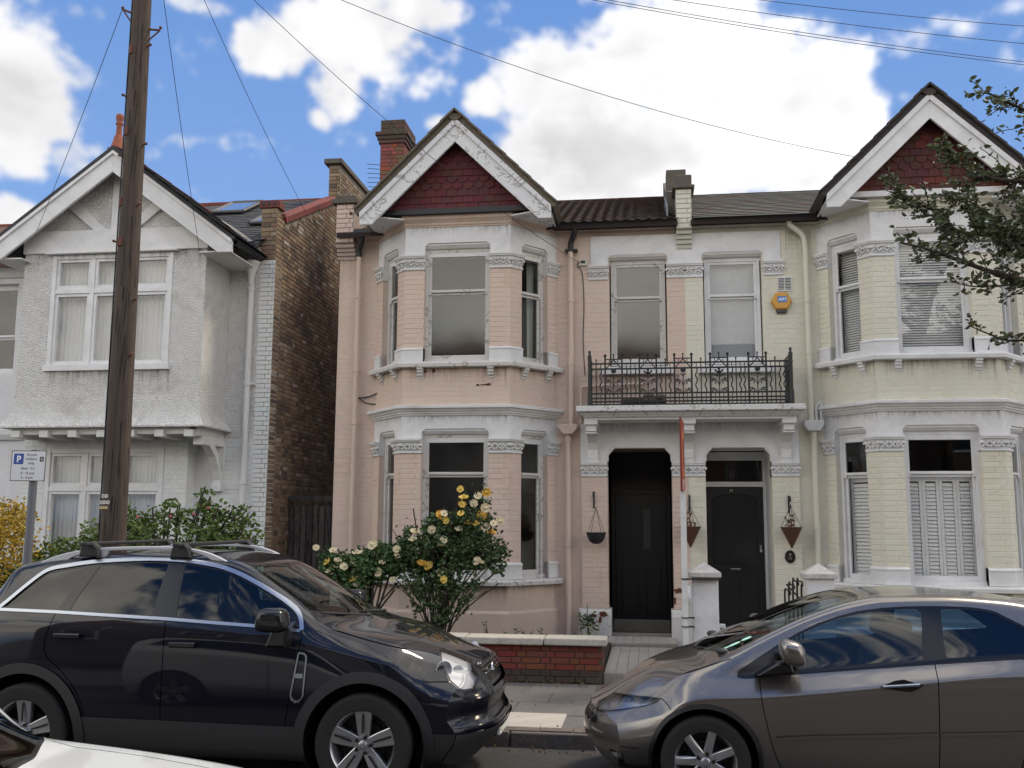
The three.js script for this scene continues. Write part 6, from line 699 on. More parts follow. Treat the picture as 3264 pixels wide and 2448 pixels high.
  wire([ax(7.62) - rad(7.6) - .135, 7.70, PZ], [-9.77, 6.5, 1.0], .05, 'telephone wire from the left pole bracket down to the left bargeboard of the white house'); wire(top, [-6.94, 6.1, .95], .1, 'telephone wire dropping just right of the pole to the right side of the white gable'); wire([-5.5, 9.15, 5.4], [-6.08, 7.42, -1.6], .14, 'telephone wire falling from the pole towards the red coping of the brick side wall'); wire([-5.5, 9.0, 5.4], [-1.04, 6.04, .07], .3, 'telephone wire crossing the pink gable down to the small grey box on the pink wall'); wire([-5.48, 8.8, 5.4], [3.1, 7.15, 1.14], .35, 'long telephone wire running across the big cloud to the cream house gable');
  wire(top, [6.2, 7.85, 2], .24, 'lowest of the overhead wires in the upper right of the sky'); wire([-5.5, 9.05, 5.35], [6.2, 8.13, 2], .24, 'middle of the overhead wires in the upper right of the sky'); wire([-5.5, 9.1, 5.3], [6.2, 8.4, 2], .24, 'highest of the overhead wires in the upper right of the sky'); wire([-5.5, 8.97, 5.42], [6.2, 7.80, 2.02], .25, 'overhead wire hanging close below the lowest wire, upper right sky');
}
{ // parking sign
  const o = thing('parking_sign', 'grey parking permit sign post with white panel reading Permit holders only', 'parking sign'); mat('signGrey', [.17, .18, .20], .5, { map: T.mottle });
  part('post', cyl(-6.43, 5.5, .1, 2.71, .042), M.signGrey, o); part('post_cap', ball(-6.43, 2.71, 5.5, .042, .015, .042), M.signGrey, o);
  const c = document.createElement('canvas'); c.width = 512; c.height = 416; const k = c.getContext('2d'); k.fillStyle = '#0d0d10'; k.fillRect(0, 0, 512, 416); k.fillStyle = '#d4d6da'; k.beginPath(); k.roundRect(9, 9, 494, 398, 16); k.fill(); k.fillStyle = '#1d3f95'; k.beginPath(); k.roundRect(36, 42, 146, 146, 10); k.fill(); k.fillStyle = '#eef0f4'; k.font = 'bold 128px sans-serif'; k.textAlign = 'center'; k.fillText('P', 110, 161); k.fillStyle = '#15151a'; k.font = 'bold 46px sans-serif'; k.fillText('Permit', 300, 76); k.fillText('holders', 296, 132); k.fillText('only', 300, 190); k.fillRect(422, 84, 58, 66); k.fillStyle = '#d4d6da'; k.font = 'bold 44px sans-serif'; k.fillText('G', 451, 133); k.fillStyle = '#15151a'; k.font = 'bold 48px sans-serif'; k.fillText('Mon - Fri', 256, 262); k.fillText('9 - 10 am', 256, 326); k.fillText('3 - 4 pm', 252, 386);
  const t = new THREE.CanvasTexture(c); t.colorSpace = THREE.SRGBColorSpace; const m = new THREE.MeshStandardMaterial({ map: t, roughness: .4 }); m.name = 'signFace'; const b = shade(new THREE.Mesh(new THREE.BoxGeometry(.395, .32, .006), [M.signGrey, M.signGrey, M.signGrey, M.signGrey, m, M.signGrey])); b.name = 'sign_panel'; b.position.set(-6.465, 2.545, 5.552); b.rotation.z = -.012; o.add(b); part('clamp', [bx(-6.48, -6.38, 2.62, 2.64, 5.45, 5.549), bx(-6.48, -6.38, 2.46, 2.48, 5.45, 5.549)], M.signGrey, o); part('sticker', bx(-6.475, -6.468, 1.55, 1.68, 5.48, 5.52), M.whiteClean, o); rebase(o, -6.43, .12, 5.5);
}
{ // estate agent's board on a white post
  const o = thing('estate_board', 'orange and red estate agent board seen edge-on atop its white post', 'sign board'); part('post', rbx(.362, .428, .2, 2.36, 3.36, 3.426, .006), M.whitePaint, o);
  const c = document.createElement('canvas'); c.width = 256; c.height = 320; const k = c.getContext('2d'); k.fillStyle = '#7a2a1c'; k.fillRect(0, 0, 256, 320); k.strokeStyle = '#c0661e'; k.lineWidth = 34; k.beginPath(); k.arc(128, 150, 92, .8, 5.4); k.stroke(); k.fillStyle = '#d8d2c8'; for (let i = 0; i < 5; i++) k.fillRect(40, 268 + i * 9, 176 - i * 14, 4); const t = new THREE.CanvasTexture(c); t.colorSpace = THREE.SRGBColorSpace; const m = new THREE.MeshStandardMaterial({ map: t, roughness: .5 }), e = new THREE.MeshStandardMaterial({ color: 0x7c3022, roughness: .5 }); m.name = 'boardFace'; e.name = 'boardEdge'; const b = shade(new THREE.Mesh(new THREE.BoxGeometry(.022, .84, .62), [m, m, e, e, e, e])); b.name = 'board'; b.position.set(.395, 2.765, 3.40); b.rotation.y = -.085; o.add(b); part('tie', [rbx(.355, .80, 1.335, 1.352, 3.36, 3.435, .004), rbx(.352, .50, .90, .912, 3.35, 3.436, .004), rbx(.352, .50, .80, .812, 3.35, 3.436, .004)], M.blackMatt, o); rebase(o, .395, .2, 3.39);
}
// ================================================================ balcony over the porch, its railing and what hangs below
{ const sl = thing('balcony', 'white balcony slab with chipped moulded edge on carved brackets over both doors', 'balcony');
  part('slab', [rbx(-1.05, 2.25, 3.60, 3.685, -.02, .74, .012), mould([[-.93, 0], [-.93, .60], [2.13, .60], [2.13, 0]], [[-.5, 3.52], [.0, 3.52], [.02, 3.535], [.03, 3.555], [.055, 3.56], [.06, 3.58], [.09, 3.59], [.1, 3.602], [-.5, 3.602]])], mat('slabPaint', [.66, .655, .64], .8, { map: T.peel, bumpMap: T.peel, bumpScale: .004 }), sl);
  part('soffit', bx(-.9, 2.1, 3.49, 3.522, 0, .58), M.whiteOld, sl);
  for (const x of [-.84, .60, 2.03]) part('bracket', [prismX([[.05, 2.92], [.09, 2.90], [.12, 2.95], [.11, 3.08], [.16, 3.18], [.26, 3.27], [.42, 3.31], [.52, 3.33], [.53, 3.42], [.05, 3.42]], x - .075, x + .075), rbx(x - .10, x + .10, 3.42, 3.525, .03, .575, .01), rbx(x - .085, x + .085, 3.29, 3.31, .05, .54, .006), rbx(x - .085, x + .085, 2.86, 2.93, .04, .13, .01), bx(x - .11, x + .11, 2.89, 3.5, .03, .066)], M.whitePaint, sl);
  part('render_flake', [[-.35, 3.487, .35, .10], [.12, 3.487, .42, .07], [-.2, 3.487, .44, .06]].map(([x, y, z, w]) => tf(rbx(-w, w, -.003, .003, -.05, .05, .002), new THREE.Matrix4().makeRotationZ(.12).setPosition(x, y, z))), M.whiteOld, sl); rebase(sl, .6, 3.5, 0);
  const o = thing('balcony_railing', 'black cast-iron balcony railing with flower panels and turned corner posts', 'railing'), z = .62, Y = 3.69, X0 = -.85, X1 = 2.07, I = M.iron;
  const post = (x, zz) => part('corner_post', lathe([[.0, .84], [.018, .83], [.022, .80], [.014, .775], [.03, .76], [.032, .72], [.024, .66], [.034, .64], [.026, .60], [.026, .22], [.036, .20], [.036, .02], [.04, 0]], x, Y, zz, 14), I, o);
  post(X0, z); post(X1, z); const rail = (y, a, b, zz = z, r = .0125) => part('rail', rbx(a, b, y - r, y + r, zz - r, zz + r, .004, 1), I, o); for (const y of [.065, .115, .185, .555, .635]) rail(Y + y, X0, X1); rail(Y + .015, X0, X1, z, .014);
  const bar = (x, y0, y1, w = .0115, fin = true) => part('bar', [rbx(x - w, x + w, y0, y1, z - w, z + w, .003, 1), ...(fin ? [ball(x, y1 + .012, z, w * 1.7, w * 1.9, w * 1.7, 8, 6)] : [])], I, o), wavy = (x, y0, y1) => { const p = []; for (let i = 0; i <= 18; i++) p.push([x + .012 * Math.sin(i / 18 * 6.283 * 2.5), mix(y0, y1, i / 18), z]); part('wavy_bar', tube(p, .0105, 36, 6), I, o); };
  const cs = [-.494, .012, .525, 1.045, 1.595], hw = .125; cs.forEach((c, i) => { bar(c - hw, Y, Y + .745, .013); bar(c + hw, Y, Y + .745, .013); rail(Y + .70, c - hw, c + hw, z, .008); bar(c, Y + .70, Y + .755, .008); for (const d of [-.06, .06]) { bar(c + d, Y + .635, Y + .70, .006, false); bar(c + d, Y + .02, Y + .185, .006, false); }
    part('gable_bar', [rod([c - hw, Y + .545, z], [c, Y + .69, z], .009, .009, 6), rod([c + hw, Y + .545, z], [c, Y + .69, z], .009, .009, 6)], I, o);
    const fl = [rod([c, Y + .0, z], [c, Y + .48, z], .009, .008, 6)], leaf = (x, y, a, l = .055) => { const s = shp([[0, 0], [l * .35, l * .28], [l * .5, l * .1], [l * .8, l * .22], [l * 1.15, 0], [l * .8, -l * .2], [l * .5, -l * .1], [l * .35, -l * .26]]); const g = new THREE.ExtrudeGeometry(s, { depth: .008, bevelEnabled: false }); g.rotateZ(a); g.translate(x, y, z - .004); return flat(g); };
    for (const e of [-1, 1]) for (const [y0, ys] of [[.34, 1], [.20, 1]]) { fl.push(tube([[c, Y + y0 - .05, z], [c + e * .035, Y + y0 + .03, z], [c + e * .075, Y + y0 + .035, z]], .006, 10, 5), leaf(c + e * .06, Y + y0 + .04, e > 0 ? -.6 : Math.PI + .6, .06), leaf(c + e * .05, Y + y0 + .03, e > 0 ? -1.5 : Math.PI + 1.5, .055), leaf(c + e * .06, Y + y0 + .045, e > 0 ? .05 : Math.PI - .05, .055)); }
    if (i % 2 === 0) { const pts = []; for (let q = 0; q < 28; q++) { const a = q / 28 * 6.283, r = q % 2 ? .044 : .034; pts.push([c + Math.cos(a) * r, Y + .525 + Math.sin(a) * r]); } fl.push(prism(pts, z - .009, z + .009), ball(c, Y + .525, z + .008, .022, .022, .01), leaf(c, Y + .44, .7, .05), leaf(c, Y + .44, Math.PI - .7, .05)); } else fl.push(leaf(c, Y + .46, 1.57, .10), leaf(c, Y + .47, .7, .08), leaf(c, Y + .47, Math.PI - .7, .08), leaf(c, Y + .43, .2, .07), leaf(c, Y + .43, Math.PI - .2, .07)); part('flower_panel', fl, I, o); });
  const ed = [X0 + .03, ...cs.flatMap((c) => [c - hw, c + hw]), X1 - .03]; for (let i = 0; i < ed.length; i += 2) { const a = ed[i], b = ed[i + 1], n = Math.max(1, Math.round((b - a) / .062) - 1); for (let j = 1; j <= n; j++) { const x = a + (b - a) * j / (n + 1); if (j === Math.ceil(n / 2) && n > 1) bar(x, Y, Y + .68, .008); else { wavy(x, Y + .185, Y + .555); bar(x, Y + .02, Y + .185, .006, false); bar(x, Y + .555, Y + .635, .006, false); } } }
  for (const x of [X0, X1]) { for (const y of [.065, .115, .185, .555, .635]) part('rail', rbx(x - .009, x + .009, Y + y - .01, Y + y + .01, 0, z, .004, 1), I, o); for (let k = 1; k < 8; k++) part('bar', [rbx(x - .009, x + .009, Y, Y + .66 + (k % 2) * .06, k * .077 - .009, k * .077 + .009, .003, 1), ball(x, Y + .68 + (k % 2) * .06, k * .077, .016)], I, o); } rebase(o, .6, Y, z);
  const pl = thing('planter', 'dark trough planter with yellow flowers and stones on the balcony behind the railing', 'planter'); part('trough', rbx(-.40, .28, 3.69, 3.80, .36, .52, .015), mat('trough', [.05, .045, .04], .9), pl); const r = rng(9), st = [], fl2 = []; for (let i = 0; i < 8; i++) st.push(ball(-.05 + r() * .32, 3.82 + r() * .04, .44 + r() * .06, .04 + r() * .04, .035, .04, 7, 5)); for (let i = 0; i < 22; i++) fl2.push(ball(-.38 + r() * .3, 3.79 + r() * .03, .40 + r() * .1, .018, .012, .018, 6, 4)); part('stones', st, mat('rockM', [.30, .25, .20], .95, { map: T.stone }), pl); part('flowers', fl2, mat('flowerY', [.45, .28, .03], .8), pl); rebase(pl, -.06, 3.69, .44);
}
{ // alarm box
  const o = thing('alarm_box', 'yellow hexagonal burglar alarm box with blue logo patch on the cream wall', 'alarm box'), cx = 2.045, cy = 5.32, P = [[-.16, .01], [-.085, .15], [.085, .15], [.16, .01], [.085, -.11], [-.085, -.11]].map(([x, y]) => [cx + x, cy + y]); part('case', prism(P, .01, .075, [], .02), mat('alarmY', [.60, .30, .045], .4), o); part('sounder', prism([[-.085, -.105], [.085, -.105], [.07, -.165], [-.07, -.165]].map(([x, y]) => [cx + x, cy + y]), .01, .06, [], .01), mat('alarmD', [.05, .045, .05], .5), o);
  const c = document.createElement('canvas'); c.width = 192; c.height = 128; const k = c.getContext('2d'); k.fillStyle = '#3a78c2'; k.fillRect(0, 0, 192, 128); k.fillStyle = '#f2f4f8'; k.font = 'italic bold 84px sans-serif'; k.textAlign = 'center'; k.fillText('ADT', 96, 94); const t = new THREE.CanvasTexture(c); t.colorSpace = THREE.SRGBColorSpace; const m = new THREE.MeshStandardMaterial({ map: t, roughness: .4 }); m.name = 'alarmLogo'; const b = shade(new THREE.Mesh(new THREE.BoxGeometry(.135, .09, .004), [M.alarmY, M.alarmY, M.alarmY, M.alarmY, m, M.alarmY])); b.name = 'logo_plate'; b.position.set(cx + .01, cy + .045, .078); o.add(b); rebase(o, cx, cy, 0);
  const g = thing('cable_box', 'small cream and grey cable junction box beside the pink upper window', 'junction box'); part('case', rbx(-1.04, -.92, 5.995, 6.10, .0, .05, .01), mat('boxC', [.52, .53, .46], .6), g); part('cover', rbx(-1.015, -.945, 6.03, 6.075, .05, .056, .004), M.blackMatt, g); part('cable', tube([[-1.03, 6.05, .05], [-1.08, 6.0, .03], [-1.0, 5.9, .02], [-.97, 5.4, .018], [-.985, 4.8, .018], [-.96, 4.25, .018]], .007, 40, 5), M.wire, g); rebase(g, -.98, 6.0, 0);
  const q = thing('loose_cable', 'dark loose cable curling out beside the lower left pipe of the pink house', 'cable'); part('strand', [tube([[-4.58, 3.93, .06], [-4.42, 3.95, .04], [-4.25, 4.02, .05], [-4.14, 4.12, .08], [-4.08, 4.23, .10]], .011, 24, 6), tube([[-4.58, 3.93, .06], [-4.45, 3.85, .03], [-4.28, 3.83, .02]], .009, 16, 6), ball(-4.08, 4.245, .10, .024)], M.wire, q); rebase(q, -4.4, 3.95, 0);
}
{ // hanging baskets, brackets, house number plaque
  const brk = (x, y, label) => { const o = thing('basket_bracket', label, 'bracket', 'basket brackets on the porch piers'); part('back_plate', rbx(x - .012, x + .012, y - .26, y, .055, .072, .005), M.iron, o); part('arm', tube([[x, y - .16, .07], [x, y - .04, .13], [x, y - .02, .22], [x, y - .06, .25], [x, y - .09, .24]], .010, 24, 7), M.iron, o); rebase(o, x, y - .13, .06); };
  brk(-.83, 2.45, 'black iron bracket on the pink pier left of the dark porch'); brk(.60, 2.40, 'black iron bracket on the middle pier, half hidden by the board post'); brk(2.05, 2.39, 'black iron bracket on the cream pier right of the black door');
  const chains = (x, yt, yr, R, o) => { for (let i = 0; i < 4; i++) { const a = i * 1.571 + .5; part('chain', rod([x, yt, .25], [x + Math.cos(a) * R, yr, .25 + Math.sin(a) * R], .0035, .0035, 5), M.iron, o); } part('hook', ball(x, yt, .25, .01), M.iron, o); };
  { const o = thing('hanging_basket', 'empty round black bowl basket hanging on the pink pier', 'hanging basket', 'hanging baskets on the porch piers'); part('bowl', lathe([[.0, 1.66], [.05, 1.665], [.10, 1.70], [.13, 1.76], [.145, 1.82], [.155, 1.82], [.155, 1.832], [.14, 1.832], [.125, 1.77], [.09, 1.72], [0, 1.70]], -.79, 0, .25, 24), M.blackMatt, o); chains(-.79, 2.2, 1.825, .148, o); rebase(o, -.79, 1.66, .25); }
  mat('wicker', [.105, .048, .026], .9); mat('deadLeaf', [.16, .085, .055], .95); const rr = rng(77);
  const cone = (x, label) => { const o = thing('hanging_basket', label, 'hanging basket', 'hanging baskets on the porch piers'), y0 = 1.62, y1 = 1.93; part('liner', lathe([[.0, y0], [.148, y1 - .01], [.13, y1 - .015], [0, y1 - .06]], x, 0, .25, 20), M.wicker, o); for (let i = 0; i < 13; i++) { const t = (i + .6) / 13; part('wicker_ring', clean(new THREE.TorusGeometry(.15 * t + .004, .010, 6, 22).rotateX(Math.PI / 2)).translate(x, mix(y0, y1, t), .25), M.wicker, o); } chains(x, 2.24, y1, .15, o); const k = []; for (let i = 0; i < 42; i++) { const a = rr() * 6.3, d = rr() * .11, h = rr() * .2; k.push(tf(bx(-.02, .02, -.012, .012, -.002, .002), new THREE.Matrix4().makeRotationFromEuler(new THREE.Euler(rr() * 3, rr() * 3, rr() * 3)).setPosition(x + Math.cos(a) * d * (1 - h * 2), y1 + h, .25 + Math.sin(a) * d))); if (i % 6 === 0) k.push(rod([x, y1 - .04, .25], [x + Math.cos(a) * d, y1 + h + .02, .25 + Math.sin(a) * d], .004, .002, 4)); } part('dead_plant', k, M.deadLeaf, o); rebase(o, x, y0, .25); };
  cone(.60, 'cone-shaped wicker basket with dead plant behind the white board post'); cone(2.05, 'cone-shaped wicker basket with dead plant above the oval number plaque');
  const o = thing('number_plaque', 'black oval house number plaque reading 31 under the right wicker basket', 'plaque'); const c = document.createElement('canvas'); c.width = 128; c.height = 160; const k = c.getContext('2d'); k.fillStyle = '#0e0e0e'; k.fillRect(0, 0, 128, 160); k.fillStyle = '#9a9a92'; k.font = '54px serif'; k.textAlign = 'center'; k.fillText('31', 64, 120); k.beginPath(); k.ellipse(64, 44, 18, 10, 0, 0, 7); k.fill(); k.fillRect(52, 60, 24, 5); const t = new THREE.CanvasTexture(c); t.colorSpace = THREE.SRGBColorSpace; const m = new THREE.MeshStandardMaterial({ map: t, roughness: .4 }); m.name = 'plaqueFace'; part('back', clean(new THREE.CylinderGeometry(.072, .075, .012, 32).scale(1, 1, 1.28).rotateX(Math.PI / 2)).translate(2.045, 1.495, .068), M.iron, o); const f = shade(new THREE.Mesh(new THREE.CircleGeometry(.064, 32).scale(1, 1.28, 1), m)); f.name = 'face'; f.position.set(2.045, 1.495, .0755); o.add(f); rebase(o, 2.045, 1.495, .06);
  // raised door numerals
  const d = document.createElement('canvas'); d.width = 128; d.height = 64; const q = d.getContext('2d'); q.fillStyle = '#060606'; q.fillRect(0, 0, 128, 64); q.fillStyle = '#cfcabb'; q.font = 'bold 58px serif'; q.textAlign = 'center'; q.fillText('31', 64, 54); const dt = new THREE.CanvasTexture(d); dt.colorSpace = THREE.SRGBColorSpace; const dm = new THREE.MeshStandardMaterial({ map: dt, roughness: .4 }); dm.name = 'numeralFace'; const pl = shade(new THREE.Mesh(new THREE.BoxGeometry(.12, .06, .004), [M.blackPaint, M.blackPaint, M.blackPaint, M.blackPaint, dm, M.blackPaint])); pl.name = 'door_number'; pl.position.set(1.30, 2.495, -.886); creamHouse.add(pl);
  const L = thing('hall_lantern', 'glass lantern hanging behind the transom light above the black door', 'lantern'); part('chain', rod([1.34, 3.12, -1.2], [1.34, 2.88, -1.2], .006), M.iron, L); part('glass_body', lathe([[.05, 2.66], [.075, 2.70], [.08, 2.78], [.06, 2.86], [.02, 2.88]], 1.34, 0, -1.2, 12), M.glassOld, L); part('frame', [0, 1, 2, 3].map((i) => rod([1.34 + .078 * Math.cos(i * 1.57), 2.68, -1.2 + .078 * Math.sin(i * 1.57)], [1.34 + .07 * Math.cos(i * 1.57), 2.86, -1.2 + .07 * Math.sin(i * 1.57)], .005)), M.iron, L); rebase(L, 1.34, 2.66, -1.2);
}
{ // television aerial on the chimney
  const o = thing('tv_aerial', 'small television aerial with short rods on the red chimney', 'aerial'); part('mast', rod([-5.07, 8.15, -2.6], [-5.07, 8.85, -2.6], .012), M.iron, o); for (let i = 0; i < 7; i++) part('element', rod([-5.30 + (i % 2) * .02, 8.28 + i * .088, -2.5 + i * .01], [-5.02, 8.31 + i * .088, -2.62], .006, .006, 5), M.wire, o); rebase(o, -5.07, 8.15, -2.6);
}
// ================================================================ front walls, gate piers, gate, side gate
{ const w = thing('garden_wall', 'low red brick front wall with chipped white coping, below the roses', 'garden wall'), core = part('wall', bx(-5.9, -.57, .05, .56, 3.14, 3.33), M.mortarDark, w), bl = []; const rb = jit([.185, .048, .03], 8, .6, 61, 'wallBrick', { map: T.grime, bumpMap: T.brickface, bumpScale: .006 }); jit([.07, .055, .045], 3, .4, 62, 'wallBrickLow', { map: T.stone }).forEach((m) => rb.push(m));
  lay(bl, faceM([-5.9, 3.335], [-.565, 3.335]), 0, 5.335, .13, .555, core, { proud: .008, seed: 4, joint: .011, course: .075, pick: (r, t, y) => (y < .26 ? 8 + Math.floor(r() * 3) : Math.floor(r() * 8)) }); lay(bl, faceM([-.565, 3.335], [-.565, 3.14]), 0, .195, .13, .555, core, { proud: .008, seed: 5, joint: .011, pick: (r, t, y) => (y < .26 ? 8 : Math.floor(r() * 8)) }); pieces(bl, 300, 'brick', rb);
  mat('copingM', [.52, .50, .45], .9, { map: T.stone, bumpMap: T.stone, bumpScale: .006 }); mat('copingFace', [.50, .49, .47], .9, { map: T.peel }); const cuts = [-5.95, -5.0, -4.05, -3.1, -2.18, -1.24, -.50]; for (let i = 0; i < 6; i++) part('coping', rbx(cuts[i] + .006, cuts[i + 1] - .006, .56 + (i % 2) * .003, .645 + (i % 2) * .004, 3.06, 3.43, .018, 3), M.copingM, w); rebase(w, -3.2, .1, 3.24);
  const lw = thing('garden_wall', 'low wall in front of the white house, behind the navy car', 'garden wall'); part('wall', bx(-16, -6.05, .05, .6, 3.12, 3.33), M.mortarDark, lw); for (let i = 0; i < 9; i++) part('coping', rbx(-16 + i * 1.1, -16 + i * 1.1 + 1.08, .6, .68, 3.05, 3.4, .015), M.copingM, lw); rebase(lw, -11, .1, 3.22);
  const pier = (x, label) => { const o = thing('gate_pier', label, 'gate pier', 'white gate piers'); part('shaft', rbx(x - .15, x + .15, .1, 1.36, 3.05, 3.35, .008), M.whitePaint, o); const g = new THREE.ConeGeometry(.262, .115, 4, 1).rotateY(Math.PI / 4); part('cap', [rbx(x - .185, x + .185, 1.36, 1.415, 3.015, 3.385, .01), flat(g.translate(x, 1.472, 3.2))], mat('pierCap', [.60, .585, .57], .85, { map: T.stone }), o); rebase(o, x, .1, 3.2); };
  pier(.63, 'white gate pier with pyramid cap beside the estate board post'); pier(1.925, 'white gate pier with pyramid cap behind the grey car, beside the black gate');
  const dw = thing('garden_wall', 'white painted dividing wall running back from the pier by the estate board', 'garden wall'); part('wall', bx(.50, .62, .1, 1.05, .9, 3.05), M.whiteOld, dw); part('coping', rbx(.46, .66, 1.05, 1.11, .9, 3.04, .015), M.whiteOld, dw); for (let i = 0; i < 5; i++) part('baluster', rbx(.50, .62, 1.11, 1.27 - i * .01, 2.86 - i * .14, 2.93 - i * .14, .01), M.whiteOld, dw); rebase(dw, .56, .1, 2);
  const cw = thing('garden_wall', 'low cream front wall of number 31, hidden behind the grey car', 'garden wall'); part('wall', bx(2.08, 8, .05, .75, 3.1, 3.3), M.cream, cw); part('coping', rbx(2.08, 8, .75, .82, 3.05, 3.35, .015), M.whitePaint, cw); rebase(cw, 5, .1, 3.2);
  const meter = thing('gate_latch', 'small white latch block on the side of the left gate pier', 'latch'); part('block', rbx(.78, .86, .70, .82, 3.12, 3.24, .01), M.whiteOld, meter); part('bolt', rbx(.80, .84, .74, .78, 3.24, 3.26, .006), M.iron, meter); rebase(meter, .82, .7, 3.18);
  const gt = thing('garden_gate', 'black wrought iron garden gate with scroll tops standing open by the right pier', 'gate'), A = [1.60, 2.75], B = [1.80, 3.05]; const at = (t) => [mix(A[0], B[0], t), mix(A[1], B[1], t)]; for (const y of [.35, 1.02]) part('rail', rod([A[0], y, A[1]], [B[0], y, B[1]], .014, .014, 6), M.iron, gt); for (let i = 0; i < 6; i++) { const [x, z] = at(i / 5), y1 = 1.14 + .12 * Math.sin(i / 5 * 3.14); part('scroll_bar', tube([[x, .3, z], [x, y1, z], [x + .02, y1 + .05, z + .03], [x + .05, y1 + .05, z + .05], [x + .06, y1 + .01, z + .06], [x + .04, y1 - .01, z + .05]], .012, 30, 6), M.iron, gt); } part('brace', rod([at(.1)[0], 1.26, at(.1)[1]], [at(.9)[0], 1.06, at(.9)[1]], .011), M.iron, gt); rebase(gt, A[0], .3, A[1]);
  const sg = thing('side_gate', 'dark weathered plank gate closing the passage between the houses', 'gate'); mat('oldPlank', [.125, .112, .105], .95, { map: T.wood, bumpMap: T.wood, bumpScale: .006 }); mat('oldPlank2', [.085, .078, .075], .95, { map: T.wood }); const r = rng(19); for (let i = 0; i < 10; i++) { const x = -6.06 + i * .108; part('plank', rbx(x, x + .086, .2, 2.22 + r() * .03, -1.0, -.972, .004), i % 3 ? M.oldPlank : M.oldPlank2, sg); } part('rail', [rbx(-6.07, -4.98, 2.30, 2.40, -1.06, -.95, .006)], M.oldPlank2, sg); part('rail', rbx(-6.07, -4.98, 1.9, 2.0, -1.04, -1.0, .004), M.oldPlank2, sg); part('rail', rbx(-6.07, -4.98, .5, .6, -1.04, -1.0, .004), M.oldPlank2, sg); rebase(sg, -5.5, .2, -1);
  const lp = thing('picket_fence', 'short grey picket fence end seen between the car roof and the roses', 'fence'); for (let i = 0; i < 7; i++) part('picket', rbx(-5.55 + i * .09, -5.55 + i * .09 + .065, .3, 1.18, .9, .925, .004), mat('picketM', [.13, .12, .11], .9, { map: T.wood }), lp); part('rail', rbx(-5.58, -4.92, 1.0, 1.06, .87, .9, .004), M.picketM, lp); rebase(lp, -5.2, .3, .9);
}
// ================================================================ plants
mat('leafRose', [.040, .082, .026], .5, { side: THREE.DoubleSide }); mat('leafShrub', [.095, .150, .028], .6, { transmission: .3, thickness: 0, side: THREE.DoubleSide }); mat('leafGold', [.52, .36, .03], .6, { transmission: .25, thickness: 0, side: THREE.DoubleSide }); mat('leafTree', [.060, .082, .028], .6, { transmission: .4, thickness: 0, side: THREE.DoubleSide }); mat('bark', [.055, .042, .032], .95, { map: T.wood }); mat('cane', [.045, .038, .024], .85);
function leafGeo(l, w, fold = .25) { const g = new THREE.BufferGeometry(), p = [[0, 0, 0], [l * .3, w * .5, w * fold], [l * .68, w * .42, w * fold * .9 - l * .04], [l, 0, -l * .12], [l * .68, -w * .42, w * fold * .9 - l * .04], [l * .3, -w * .5, w * fold], [l * .35, 0, 0], [l * .7, 0, -l * .04]]; const t = [[0, 6, 1], [1, 6, 7], [1, 7, 2], [2, 7, 3], [0, 5, 6], [5, 7, 6], [5, 4, 7], [4, 3, 7]].flat().flatMap((i) => p[i]); g.setAttribute('position', new THREE.Float32BufferAttribute(t, 3)); g.computeVertexNormals(); return boxUV(g); }
function leaves(parent, pts, geo, m, seed, { s0 = .7, s1 = 1.3, up = .35, hue = null } = {}) { const im = new THREE.InstancedMesh(geo, m, pts.length), r = rng(seed), M4 = new THREE.Matrix4(), q = new THREE.Quaternion(), e = new THREE.Euler(), col = new THREE.Color(); pts.forEach((p, i) => { e.set((r() - .5) * 2.4 * (1 - up), r() * 6.283, (r() - .35) * 1.5, 'YXZ'); q.setFromEuler(e); const s = mix(s0, s1, r()); M4.compose(new THREE.Vector3(p[0], p[1], p[2]), q, new THREE.Vector3(s, s, s)); im.setMatrixAt(i, M4); if (hue) hue(col, r, p); else { const k = .65 + .75 * r(); col.setRGB(k * (.9 + .35 * r()), k, k * .9); } im.setColorAt(i, col); }); im.name = 'foliage'; im.userData.kind = 'stuff'; im.castShadow = im.receiveShadow = true; parent.add(im); return im; }
function cloudPts(n, blobs, seed, edge = .55, thr = -.12) { const r = rng(seed), out = [], tot = blobs.reduce((s, b) => s + b[3] * b[4] * b[5], 0); let guard = 0; while (out.length < n && guard++ < n * 30) { let k = r() * tot, b = blobs[0]; for (const c of blobs) { k -= c[3] * c[4] * c[5]; if (k <= 0) { b = c; break; } } const u = r() * 2 - 1, a = r() * 6.283, s = Math.sqrt(1 - u * u); let d = Math.pow(r(), 1 / 3 * edge); if (r() < .16) d *= 1 + .5 * r(); const x = b[0] + b[3] * d * s * Math.cos(a), y = b[1] + b[4] * d * u, z = b[2] + b[5] * d * s * Math.sin(a); if (fbm(x * 4.2, y * 4.2, z * 4.2 + seed, 3) > thr) out.push([x, y, z]); } return out; }
function canes(parent, base, tips, seed, r0 = .012, m = M.cane, name = 'stem') { const r = rng(seed), g = []; for (const t of tips) { const k = [mix(base[0], t[0], .4) + (r() - .5) * .12, mix(base[1], t[1], .5) + .08, mix(base[2], t[2], .45) + (r() - .5) * .1], c = new THREE.CatmullRomCurve3([base, k, t].map((v, i) => new THREE.Vector3(v[0] + (i ? 0 : (r() - .5) * .22), v[1], v[2] + (i ? 0 : (r() - .5) * .14)))); g.push(clean(new THREE.TubeGeometry(c, 10, r0 * (.6 + .7 * r()), 5))); } part(name, g, m, parent); }
